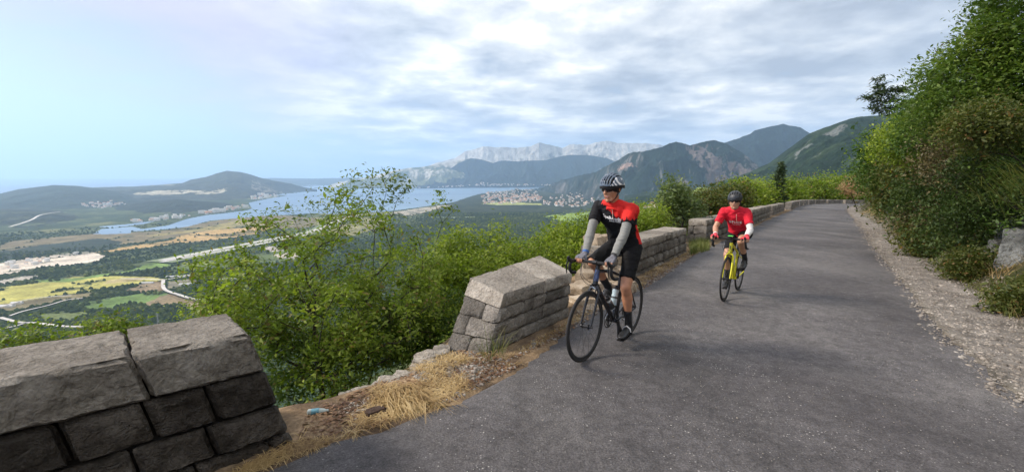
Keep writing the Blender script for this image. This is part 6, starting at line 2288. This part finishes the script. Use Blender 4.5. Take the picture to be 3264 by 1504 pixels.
def jersey_mat(name, kind):
    m, nt, b = newmat(name)
    L = nt.links.new
    tc = nt.nodes.new('ShaderNodeTexCoord')
    vec = tc.outputs['Object']
    red = (0.62, 0.022, 0.018) if kind == 1 else (0.60, 0.016, 0.035)
    blk = (0.009, 0.009, 0.011)
    sep = nt.nodes.new('ShaderNodeSeparateXYZ')
    L(vec, sep.inputs[0])
    x, y, z = sep.outputs
    M = lambda op, a, b_=None: math_node(op, a, b_, nt=nt)
    if kind == 1:
        # brush-stroke boundary: red over the rider's left shoulder and collar, black below
        wv = nt.nodes.new('ShaderNodeMapping'); wv.inputs['Scale'].default_value = (20, 55, 5)
        L(vec, wv.inputs[0])
        st = noise_node(nt, wv.outputs[0], 1.0, 4, 0.6)
        h = M('ADD', z, M('MULTIPLY', M('SUBTRACT', st, 0.5), 0.16))
        lim = M('ADD', M('MULTIPLY', M('MAXIMUM', M('SUBTRACT', 0.035, y), 0.0), 0.95), 1.338)
        up_ = M('GREATER_THAN', h, lim)
        arm = M('MULTIPLY', M('GREATER_THAN', y, -0.135), 1.0)
        # rear flank panel
        fl = M('MULTIPLY', M('LESS_THAN', x, M('ADD', M('MULTIPLY', M('SUBTRACT', z, 1.0), 0.55), 0.215)), M('LESS_THAN', z, 1.27))
        f = M('MAXIMUM', M('MULTIPLY', up_, arm), fl)
        col = mix_node(nt, f, blk, red)
    else:
        col = mix_node(nt, 0.0, red, red)
        # slightly darker lower panel
        f = ramp_node(nt, z, [(0.0, 0.0), (1.0, 0.0)])
    n = noise_node(nt, vec, 35, 4, .6)
    col = mix_node(nt, 1.0, col, ramp_node(nt, n, [(0.3, 0.85), (0.7, 1.1)]), 'MULTIPLY')
    L(col, b.inputs['Base Color'])
    b.inputs['Roughness'].default_value = 0.75
    b.inputs['Specular IOR Level'].default_value = 0.2
    bp = nt.nodes.new('ShaderNodeBump'); bp.inputs['Distance'].default_value = 0.006
    mp = nt.nodes.new('ShaderNodeMapping'); mp.inputs['Scale'].default_value = (14, 5, 9); mp.inputs['Rotation'].default_value = (0.5, 0.4, 0.2)
    L(vec, mp.inputs[0])
    L(noise_node(nt, mp.outputs[0], 1.0, 3, .5, .6), bp.inputs['Height'])
    L(bp.outputs[0], b.inputs['Normal'])
    return m


def text_on(parent, target, txt, size, centre, direction, up_, mat, name, bold=0.0, squeeze=1.0, spacing=1.0, rise=None):
    """lettering laid onto a garment's surface"""
    cu = bpy.data.curves.new(name, 'FONT')
    cu.body = txt; cu.size = size; cu.align_x = 'CENTER'; cu.align_y = 'CENTER'; cu.offset = bold; cu.space_character = spacing
    cu.resolution_u = 3
    o = bpy.data.objects.new('txt', cu); COL.objects.link(o)
    dg = bpy.context.evaluated_depsgraph_get()
    me = bpy.data.meshes.new_from_object(o.evaluated_get(dg), depsgraph=dg)
    bpy.data.objects.remove(o)
    import bmesh
    bm = bmesh.new(); bm.from_mesh(me)
    bmesh.ops.triangulate(bm, faces=bm.faces[:])
    for _ in range(2):
        es = [e for e in bm.edges if e.calc_length() > size * .12]
        if es:
            bmesh.ops.subdivide_edges(bm, edges=es, cuts=1)
            bmesh.ops.triangulate(bm, faces=bm.faces[:])
    d = Vector(direction).normalized(); u = (Vector(up_) - d * Vector(up_).dot(d)).normalized(); r = u.cross(-d) * -1
    r = (-d).cross(u) * -1
    r = d.cross(u)
    tm = target.data
    bvh = BVHTree.FromPolygons([v.co for v in tm.vertices], [p.vertices for p in tm.polygons])
    c = Vector(centre)
    for v in bm.verts:
        dz = rise(v.co.x) if rise else 0
        p = c + r * v.co.x * squeeze + u * (v.co.y + dz)
        h = bvh.ray_cast(p - d * .4, d, 1.0)
        q = h[0] if h[0] is not None else p
        v.co = q - d * .0025
    bm.to_mesh(me); bm.free()
    ob = link(name, me, parent, mat)
    return ob


def rider(bk, B, prm):
    """B: bicycle reference points in its own frame; the rider shares the frame"""
    root = empty('person', bk.location, bk.rotation_euler.z, prm['label'], 'person')
    side_y = Vector((0, 1, 0))
    hipc = B['sad'] + Vector((.0, 0, .078)) + Vector(prm.get('hip', (0, 0, 0)))
    lean = R(prm['lean'])
    Lt = prm['torso']
    td = Vector((math.cos(lean), 0, math.sin(lean)))
    fw = Vector((math.sin(lean), 0, -math.cos(lean)))      # chest direction
    chest = hipc + td * Lt * .55 - fw * .03
    shc = hipc + td * Lt - fw * .015 + Vector((0, prm.get('sway', 0), 0))
    lat = prm.get('sway', 0.0)
    neck_b = shc + td * .035 - fw * .0
    hd = Vector(prm['head'])
    headc = shc + hd
    yaw = R(prm['yaw']); pit = R(prm['pitch'])
    hf = Vector((math.cos(pit) * math.cos(yaw), math.cos(pit) * math.sin(yaw), math.sin(pit)))
    hl = Vector((-math.sin(yaw), math.cos(yaw), 0)); hu = hf.cross(hl)
    sw = prm.get('sw', .19)
    sh = {s: shc + Vector((0, s * sw, 0)) - td * .015 for s in (-1, 1)}
    hips = {s: hipc + Vector((0, s * .088, 0)) for s in (-1, 1)}
    arm = {}; leg = {}
    for s in (-1, 1):
        G = prm['grip'][s]     # (centre, axis, across, grip radius, wrist)
        el, wr = ik(sh[s], Vector(G[4]), prm.get('ua', .295), prm.get('fa', .265), Vector(prm['elbow'][s]))
        arm[s] = (el, Vector(G[4]))
        ball = B['ped'][s] + Vector((.0, 0, .035))
        fp = R(prm['foot'][s])
        fd = Vector((math.cos(fp), 0, -math.sin(fp)))
        fup = Vector((math.sin(fp), 0, math.cos(fp)))
        heel = ball - fd * .165
        ank = ball - fd * .125 + fup * .085
        kn, an = ik(hips[s], ank, .445, .435, Vector((1, s * prm.get('knee', .12), .2)))
        leg[s] = (kn, ank, ball, heel, fd, fup)

    def torso(mb, g, low=True):
        def ring(t, wy, dz, off=0.0):
            c = hipc + td * Lt * t - fw * (.03 * math.sin(math.pi * max(0, min(1, t))) + off)
            mb_r.append((c, Vector((0, wy + g, 0)), fw * (dz + g)))
        mb_r = []
        if low: ring(-.13, .10, .085)
        ring(-.08, .145, .105); ring(0.03, .165, .122); ring(.18, .158, .118, -.006); ring(.35, .150, .112, -.012); ring(.52, .158, .112, -.006); ring(.70, .172, .115); ring(.84, .178, .105, .004); ring(.95, .165, .085, .008); ring(1.02, .12, .068, .006)
        if g == 0: ring(1.06, .05, .040)
        else: ring(1.05, .085, .062)
        mb.loft(mb_r, 24)
        for s in (-1, 1):
            mb.capsule(neck_b + Vector((0, s * .035, 0)) - td * .012, .046 + g, sh[s] - td * .022, .048 + g, 14)
            mb.capsule(hipc + td * Lt * .74 + Vector((0, s * .10, 0)), .085 + g * .5, sh[s] - td * .03, .060 + g, 14)

    # ---- body, one continuous skin
    b = MB()
    torso(b, 0)
    b.capsule(neck_b + td * .01, .055, headc - hu * .07 - hf * .018, .056, 16)
    hs = prm.get('hs', 1.0)
    H = lambda f_, l_, u_: headc + hf * f_ * hs + hl * l_ * hs + hu * u_ * hs
    b.ellipsoid(H(-.012, 0, .030), hf * .096 * hs, hl * .076 * hs, hu * .092 * hs, 20, 14)
    b.ellipsoid(H(.018, 0, -.030), hf * .068 * hs, hl * .062 * hs, hu * .078 * hs, 18, 12)
    b.ellipsoid(H(.030, 0, -.070), hf * .050 * hs, hl * .048 * hs, hu * .038 * hs, 16, 10)
    b.capsule(H(.066, 0, -.098), .019 * hs, H(.060, 0, -.090), .022 * hs)
    for s in (-1, 1):
        b.capsule(H(.0, s * .056, -.045), .016 * hs, H(.052, s * .026, -.092), .017 * hs)
        b.capsule(H(.050, s * .040, -.018), .018 * hs, H(.066, s * .026, -.028), .015 * hs)
        b.capsule(H(.074, s * .010, .026), .012 * hs, H(.060, s * .042, .026), .012 * hs)
        b.ellipsoid(H(-.012, s * .078, -.008), hf * .018 * hs + hl * s * .006, hl * .007, hu * .030 * hs, 12, 8)
        b.capsule(H(.084, s * .009, -.036), .0075 * hs, H(.082, s * .012, -.038), .006 * hs)
    b.capsule(H(.080, 0, .018), .009 * hs, H(.104, 0, -.028), .0105 * hs)
    b.capsule(H(.078, -.020, -.056), .0075 * hs, H(.078, .020, -.056), .0075 * hs)
    b.capsule(H(.077, -.016, -.067), .0085 * hs, H(.077, .016, -.067), .0085 * hs)
    for s in (-1, 1):
        el, wr = arm[s]
        b.capsule(sh[s], .054, sh[s].lerp(el, .45), .048, 16); b.capsule(sh[s].lerp(el, .45), .048, el, .038, 16)
        b.capsule(el, .039, el.lerp(wr, .3), .042, 16); b.capsule(el.lerp(wr, .3), .042, wr, .027, 16, flat=.85)
        G = prm['grip'][s]
        hand_caps(b, wr, Vector(G[2]), None, G[5], Vector(G[0]), Vector(G[1]), G[3])
        kn, an, ball, heel, fd, fup = leg[s]
        hp = hips[s]
        b.capsule(hp, .092, hp.lerp(kn, .4), .078, 18); b.capsule(hp.lerp(kn, .4), .078, kn, .054, 18)
        shin = (an - kn).normalized()
        back = -(Vector((1, 0, 0)) - shin * shin.x).normalized()
        b.capsule(kn, .053, kn.lerp(an, .12), .049, 16)
        b.capsule(kn + (hp - kn) * .02 - back * .012, .046, kn + shin * .04 - back * .010, .040, 14)
        b.capsule(kn.lerp(an, .10) + back * .012, .050, kn.lerp(an, .34) + back * .016, .055, 16)
        b.capsule(kn.lerp(an, .34) + back * .014, .054, kn.lerp(an, .68) + back * .004, .038, 16)
        b.capsule(kn.lerp(an, .68), .038, an, .031, 16)
        b.capsule(kn, .044, an, .028, 12)
        b.capsule(heel + fup * .02, .028, ball, .030, 14)
    bme = remeshed('body', b, .0048, 3, .5)
    body = link('body', bme, root, [prm['skin'], M_LIP])
    nv = len(bme.vertices)
    co = np.empty(nv * 3); bme.vertices.foreach_get('co', co); co = co.reshape(-1, 3)
    pc = np.empty(len(bme.polygons) * 3); bme.polygons.foreach_get('center', pc); pc = pc.reshape(-1, 3)
    lipc = np.array(tuple(H(.086, 0, -.0615)))
    rel = pc - lipc
    fl_ = rel @ np.array(tuple(hf)); ll_ = rel @ np.array(tuple(hl)); ul_ = rel @ np.array(tuple(hu))
    mi = ((np.abs(ll_) < .024 * hs) & (np.abs(ul_) < .0105 * hs * (1 - np.abs(ll_) / .03)) & (fl_ > -.016)).astype(np.int32)
    bme.polygons.foreach_set('material_index', mi)

    # ---- jersey
    j = MB()
    torso(j, .012, low=False)
    for s in (-1, 1):
        el, wr = arm[s]
        e = sh[s].lerp(el, prm.get('cuff', .72))
        j.capsule(sh[s] - td * .004, .061, sh[s].lerp(el, .4), .059, 16)
        j.capsule(neck_b - td * .02, .074, neck_b - td * .10 + fw * .03, .085, 16)
        # open-looking cuff: flat ended
        dd = (el - sh[s]).normalized()
        ref = Vector((0, 1, 0)); a_ = (ref - dd * ref.dot(dd)).normalized(); c_ = dd.cross(a_)
        j.loft([(sh[s].lerp(el, .2), a_ * .059, c_ * .059), (sh[s].lerp(el, .45), a_ * .058, c_ * .058), (e, a_ * .057, c_ * .057)], 18)
    # collar
    nd = (headc - hu * .07 - neck_b).normalized()
    ref = Vector((0, 1, 0)); a_ = (ref - nd * ref.dot(nd)).normalized(); c_ = nd.cross(a_)
    j.loft([(neck_b - nd * .05, a_ * .088, c_ * .088), (neck_b - nd * .0, a_ * .074, c_ * .076), (neck_b + nd * .018, a_ * .071, c_ * .072)], 18)
    jm = prm['jersey']
    jme = remeshed('jersey', j, .006, 3, .5)
    wrinkle(jme, .011, 9.0, (1.0, .6, 1.5), prm['seed'])
    jer = link('jersey', jme, root, jm)
    # ---- shorts
    sh_ = MB()
    def rg(t, wy, dz, off=0.0):
        c = hipc + td * Lt * t - fw * (.03 * math.sin(math.pi * max(0, min(1, t))) + off)
        return (c, Vector((0, wy, 0)), fw * dz)
    sh_.loft([rg(-.17, .09, .08), rg(-.09, .152, .112), rg(.03, .172, .128), rg(.22, .164, .122, -.006)], 24)
    for s in (-1, 1):
        kn = leg[s][0]; hp = hips[s]
        dd = (kn - hp).normalized(); ref = Vector((0, 1, 0)); a_ = (ref - dd * ref.dot(dd)).normalized(); c_ = dd.cross(a_)
        q = prm['short'][s]
        sh_.loft([(hp - dd * .04, a_ * .09, c_ * .09), (hp, a_ * .102, c_ * .104), (hp.lerp(kn, .4), a_ * .088, c_ * .090), (hp.lerp(kn, q), a_ * .0735, c_ * .0735)], 20)
    sme = remeshed('shorts', sh_, .007, 3, .5)
    wrinkle(sme, .008, 11.0, (.8, 1.0, 1.2), prm['seed'] + 3)
    link('shorts', sme, root, M_LYCRA)
    # ---- sleeves, gloves, socks, shoes
    for s in (-1, 1):
        el, wr = arm[s]
        slv = prm['sleeve'].get(s)
        if slv:
            t = MB()
            g = .0045
            t.capsule(sh[s].lerp(el, .5), .047 + g, el, .039 + g, 18); t.capsule(el, .040 + g, el.lerp(wr, .3), .043 + g, 18); t.capsule(el.lerp(wr, .3), .043 + g, el.lerp(wr, .86), .031 + g, 18, flat=.9)
            ame = remeshed('arm_sleeve', t, .005, 3, .5)
            wrinkle(ame, .0035, 16.0, (.7, .7, 1.6), prm['seed'] + s)
            link('arm_sleeve', ame, root, slv)
        G = prm['grip'][s]
        t = MB()
        hand_caps(t, wr, Vector(G[2]), None, G[5], Vector(G[0]), Vector(G[1]), G[3], part='glove', grow_=.0028)
        t.capsule(el.lerp(wr, .93), .031, wr.lerp(Vector(G[0]), .25), .027, 14)
        gl = link('glove', remeshed('glove', t, .0035, 2, .5), root, prm['glove'])
        t = MB()
        d_ = (wr - el).normalized()
        t.tube([wr - d_ * .035, wr - d_ * .012], [.0345, .0335], 18)
        t.build('glove_cuff', prm['gcuff'][s], gl)
        if prm.get('glove_print'):
            t = MB()
            kk = Vector(G[0])
            mid = wr.lerp(kk, .5)
            for q in (-1, 0, 1):
                t.capsule(wr.lerp(kk, .35) + Vector(G[1]).normalized() * q * .014 + Vector((0, 0, .026)), .0035, wr.lerp(kk, .70) + Vector(G[1]).normalized() * q * .020 + Vector((0, 0, .030)), .0030, 8)
            t.build('glove_stripe', M_SLEEVE_W, gl)
        kn, an, ball, heel, fd, fup = leg[s]
        t = MB()
        t.capsule(kn.lerp(an, prm.get('sock', .68)), .043, kn.lerp(an, .86), .038, 18); t.capsule(kn.lerp(an, .86), .037, an - fup * .02, .036, 18)
        link('sock', remeshed('sock', t, .005, 2, .5), root, M_SOCK)
        t = MB()
        lf = Vector((0, 1, 0))
        toe = ball + fd * .075
        t.loft([(heel - fd * .030 + fup * .015, lf * .018, fup * .022), (heel - fd * .018 + fup * .018, lf * .032, fup * .040), (heel + fd * .03 + fup * .026, lf * .036, fup * .052), (heel + fd * .08 + fup * .022, lf * .037, fup * .046), (ball - fd * .03 + fup * .006, lf * .043, fup * .034), (ball + fd * .02, lf * .045, fup * .028), (ball + fd * .06 - fup * .003, lf * .036, fup * .022), (ball + fd * .085 - fup * .005, lf * .018, fup * .013)], 18)
        t.capsule(an - fup * .035, .041, an + fup * .005, .040, 16)
        so = link('shoe', remeshed('shoe', t, .005, 2, .5), root, M_SHOE)
        t = MB(); t.box(ball - fd * .035 - fup * .030, (.235, .070, .010), Matrix.Rotation(math.atan2(fd.z, fd.x) * -1, 4, 'Y'))
        t.build('sole', M_BLACKM, so)
        t = MB(); t.tube([heel + fd * .085 + fup * .015 - lf * .043, heel + fd * .085 + fup * .050 - lf * .034, heel + fd * .085 + fup * .071, heel + fd * .085 + fup * .050 + lf * .034, heel + fd * .085 + fup * .015 + lf * .043], .0075, 8)
        t.build('shoe_strap', M_SHOE if s == -1 else prm.get('strapm', M_SLEEVE_W), so)
    # ---- hair at the temples and nape
    t = MB()
    t.ellipsoid(H(-.024, 0, .020), hf * .090 * hs, hl * .0805 * hs, hu * .072 * hs, 20, 12)
    link('hair', remeshed('hair', t, .005, 1, .5), root, M_HAIR)
    # ---- glasses
    t = MB()
    for s in (-1, 1):
        t.loft([(H(.094, s * .008, .004), hu * .012, hf * .003), (H(.092, s * .026, .003), hu * .019, hf * .003), (H(.078, s * .050, .003), hu * .018, hf * .003), (H(.058, s * .066, .006), hu * .010, hf * .003)], 14)
    gl = t.build('sunglasses', M_LENS, root)
    t = MB()
    for s in (-1, 1):
        t.tube([H(.095, s * .006, .014), H(.093, s * .028, .022), H(.078, s * .054, .019), H(.055, s * .071, .012), H(.0, s * .082, .006)], .0032, 6)
    t.tube([H(.095, -.008, .010), H(.098, 0, .012), H(.095, .008, .010)], .004, 6)
    t.build('glasses_frame', prm.get('gframe', M_BLACKM), gl)
    # ---- helmet
    helmet(root, H, hf, hl, hu, hs, prm)
    # straps
    t = MB()
    for s in (-1, 1):
        t.tube([H(.035, s * .082, .040), H(.018, s * .079, -.02), H(.022, s * .066, -.07), H(.040, s * .025, -.112), H(.042, 0, -.116)], .0045, 6)
        t.tube([H(-.05, s * .080, .035), H(.0, s * .082, -.03), H(.018, s * .070, -.060)], .004, 6)
    t.build('helmet_strap', M_STRAP, root)
    return root, jer, dict(hipc=hipc, td=td, fw=fw, shc=shc, Lt=Lt, neck=neck_b, arm=arm, sh=sh)


def helmet(root, H, hf, hl, hu, hs, prm):
    kind = prm['helmet']
    A, Bw, Cc = .132, .098, .112
    c0 = H(-.012, 0, .030)
    nu, nv = 120, 72
    V = []; F_ = []; MI = []
    def pt(th, ph, k=1.0):
        # th: front(0) to back(pi); ph: -pi/2 .. pi/2 across
        x = math.cos(th); z = math.sin(th) * math.cos(ph); y = math.sin(th) * math.sin(ph)
        return x, y, z
    # spherical grid: elevation and azimuth
    el0 = -0.16
    for i in range(nv + 1):
        e = el0 + (math.pi / 2 - el0) * i / nv
        for jx in range(nu):
            a = 2 * math.pi * jx / nu
            drop = 0.0
            x = math.cos(e) * math.cos(a); y = math.cos(e) * math.sin(a); z = math.sin(e)
            back = max(0, -math.cos(a))
            zz = z * Cc - (1 - i / nv) * (0.030 * back + .012 * abs(math.sin(a)) - 0.006)
            ridge_ = 0.0
            V.append((x, y, zz, e, a))
    P = []
    for (x, y, zz, e, a) in V:
        # longitudinal ribs
        yy = y * Bw
        rib = math.cos(y * math.pi * (5 if kind == 1 else 3.2)) ** 2
        k = 1 + (.035 if kind == 1 else .03) * rib * max(0, math.sin(max(e, 0)))
        P.append(c0 + (hf * x * A * k + hl * y * Bw * k + hu * zz * k) * hs)
    fr = []
    for i in range(nv):
        for jx in range(nu):
            q = (i * nu + jx, i * nu + (jx + 1) % nu, (i + 1) * nu + (jx + 1) % nu, (i + 1) * nu + jx)
            x = sum(V[t][0] for t in q) / 4; y = sum(V[t][1] for t in q) / 4; z = sum(math.sin(V[t][3]) for t in q) / 4
            hole = False
            if kind == 1:
                lane = (y * 4.6 + 0.5) % 1.0
                if abs(lane - .5) < .27 + 0.05 * x and z > .22 and abs(y) < .82:
                    seg = (x + 0.25 * abs(y) + 1.2) % .78
                    hole = seg > .13
            else:
                lane = (y * 3.1 + 0.5) % 1.0
                if abs(lane - .5) < .24 and z > .30 and abs(y) < .85:
                    seg = (x + 0.3 * abs(y) + 1.35) % .55
                    hole = seg > .24
            if not hole:
                fr.append(q)
                m = 0
                if kind == 1 and (abs(y) > .60 and z < .66 and x > -.6 and (abs(y) * .8 + z * .5 - x * .2) % .16 < .07): m = 1
                if kind == 1 and z < .08: m = 2
                MI.append(m)
    me = bpy.data.meshes.new('helmet')
    me.from_pydata([tuple(p) for p in P], [], fr)
    me.polygons.foreach_set('material_index', MI)
    me.polygons.foreach_set('use_smooth', [True] * len(fr))
    me.update()
    o = link('helmet', me, root, [prm['helm'], M_LETTER, M_HEL_IN])
    sd = o.modifiers.new('thick', 'SOLIDIFY'); sd.thickness = .014; sd.offset = -1; sd.material_offset_rim = 0
    t = MB()
    t.ellipsoid(c0 + hu * .004, hf * (A - .017) * hs, hl * (Bw - .014) * hs, hu * (Cc - .014) * hs, 28, 16)
    t.build('helmet_liner', M_HEL_IN, o)


def place(front_px, rear_px):
    f, r = PP(*front_px), PP(*rear_px)
    d = f - r
    hdg = math.atan2(d.y, d.x)
    mid = (f + r) / 2
    dh = Vector((math.cos(hdg), math.sin(hdg), 0))
    o = mid - dh * .4975
    o.z = zplane(o.x, o.y) + .014
    return o, hdg, math.atan2(f.z - r.z, math.hypot(d.x, d.y))


# front rider
o1, h1, t1 = place((1857, 1157), (2006, 1070))
TILT = Matrix.Rotation(-t1, 4, 'Y')
bk1, B1 = bike(o1, h1, 'black road bicycle with drop bar ridden by the man in red and black', M_FRAME_BLACK, M_FRAME_BLUE, 88)
bk1.rotation_euler = (0, -t1, h1)
bc = B1['bc']
g1 = {}
for s, yy in ((-1, -.165), (1, .155)):
    c = bc + Vector((0, yy, 0))
    g1[s] = (c, Vector((0, 1, 0)), Vector((1, 0, 0)), .0155, c + Vector((-.085, -.01 * s, .055)), s)
p1 = dict(seed=1.3, label='man in a red and black cycling jersey with grey arm sleeves riding the black bicycle', lean=57, torso=.50, head=(.075, 0, .172), yaw=-10, pitch=-10, sw=.178, sway=-.022, hip=(.0, 0, .0),
          grip=g1, elbow={-1: (-.4, -.9, -.3), 1: (-.5, .9, -.3)}, foot={-1: 12, 1: 6}, skin=M_SKIN, jersey=jersey_mat('red_black_jersey', 1), sleeve={-1: M_SLEEVE_G, 1: M_SLEEVE_G},
          glove=M_GLOVE_G, gcuff={-1: M_BLUECUFF, 1: M_STRAP}, glove_print=True, helmet=1, helm=M_HEL_GREY, gframe=M_LENSR, cuff=.60, short={-1: 1.03, 1: .80}, hs=1.10)
r1, j1, G1 = rider(bk1, B1, p1)
r1.rotation_euler = (0, -t1, h1)


def chest_text(jer, G, txt, size, t, y, name, bold, **kw):
    c = G['hipc'] + G['td'] * G['Lt'] * t + Vector((0, y, 0)) + G['fw'] * .10
    view = -(G['fw'] * .75 + Vector((.25, .0, .05)))
    return text_on(jer, jer, txt, size, c, view.normalized(), (0, 0, 1), M_LETTER, name, bold, **kw)


def zip_on(jer, G, t0, t1_):
    tm = jer.data
    bvh = BVHTree.FromPolygons([v.co for v in tm.vertices], [p.vertices for p in tm.polygons])
    pts = []
    for k in range(9):
        t = t0 + (t1_ - t0) * k / 8
        p = G['hipc'] + G['td'] * G['Lt'] * t + G['fw'] * .5
        h = bvh.ray_cast(p, -G['fw'], 1.0)
        if h[0] is not None: pts.append(h[0] + G['fw'] * .001)
    m = MB(); m.tube(pts, .0028, 6); m.build('zip', M_ZIP, jer)


fall = lambda x: -.14 * x if x < -.0 else -.03 * x
chest_text(j1, G1, 'SpeRoads', .050, .86, -.018, 'jersey_lettering', .0018, rise=lambda x: -.18 * x)
chest_text(j1, G1, 'CYCLE TOURS', .018, .785, .012, 'jersey_lettering', .0006, rise=lambda x: -.10 * x)
zip_on(j1, G1, 1.04, .80)

# rear rider
o2, h2, t2 = place((2307, 963), (2353, 926))
TILT = Matrix.Rotation(-t2, 4, 'Y')
bk2, B2 = bike(o2, h2, 'bright yellow road bicycle with black wheels ridden by the person in red behind', M_FRAME_YELLOW, None, -100, cages=False, sad_h=.665, compact=True, bar_w=.215, logo=True, mount=True)
bk2.rotation_euler = (0, -t2, h2)
g2 = {}
for s in (-1, 1):
    hd_ = B2['hood'][s]
    c = hd_ + Vector((.022, 0, .006))
    g2[s] = (c, Vector((-.55, .83 * 1, 0)) if s == 1 else Vector((.55, .83, 0)), Vector((.83, .55 * s, -.2)), .019, c + Vector((-.075, -.005 * s, .045)), s)
p2 = dict(seed=6.1, label='person in a plain red cycling jersey and black helmet riding the yellow bicycle', lean=48, torso=.47, head=(.085, 0, .165), yaw=8, pitch=-8, sw=.160, sway=-.035, hip=(0, 0, -.01),
          grip=g2, elbow={-1: (-.6, -.7, -.7), 1: (-.6, .45, -.8)}, foot={-1: 20, 1: 12}, skin=M_SKIN2, jersey=jersey_mat('plain_red_jersey', 2), sleeve={1: M_SLEEVE_W},
          glove=M_GLOVE_R, gcuff={-1: M_SLEEVE_W, 1: M_GLOVE_R}, helmet=2, helm=M_HEL_BLACK, cuff=.70, short={-1: .80, 1: .66}, knee=.0, hs=1.06, strapm=M_SHOE)
r2, j2, G2 = rider(bk2, B2, p2)
r2.rotation_euler = (0, -t2, h2)
chest_text(j2, G2, 'SPICE', .062, .72, -.02, 'jersey_lettering', .0018, spacing=1.25)
chest_text(j2, G2, 'ROADS', .026, .62, -.01, 'jersey_lettering', 0, spacing=1.5)
zip_on(j2, G2, 1.04, .72)

# ------------------------------------------------------------------ the air
def haze():
    m = bpy.data.materials.new('haze_air')
    m.use_nodes = True
    nt = m.node_tree
    for n in list(nt.nodes):
        if n.type != 'OUTPUT_MATERIAL': nt.nodes.remove(n)
    pv = nt.nodes.new('ShaderNodeVolumePrincipled')
    pv.inputs['Color'].default_value = (0.52, 0.74, 1.0, 1)
    pv.inputs['Density'].default_value = 4.8e-5
    pv.inputs['Anisotropy'].default_value = 0.35
    nt.links.new(pv.outputs[0], nt.nodes['Material Output'].inputs['Volume'])
    b = MB()
    x0, x1, y0, y1, z0, z1 = -72000, 72000, -3000, 45000, FLOOR - 600, 2600
    b.box(((x0 + x1) / 2, (y0 + y1) / 2, (z0 + z1) / 2), (x1 - x0, y1 - y0, z1 - z0))
    o = b.build('haze', m, None, False)
    setprops(o, kind='stuff')


haze()
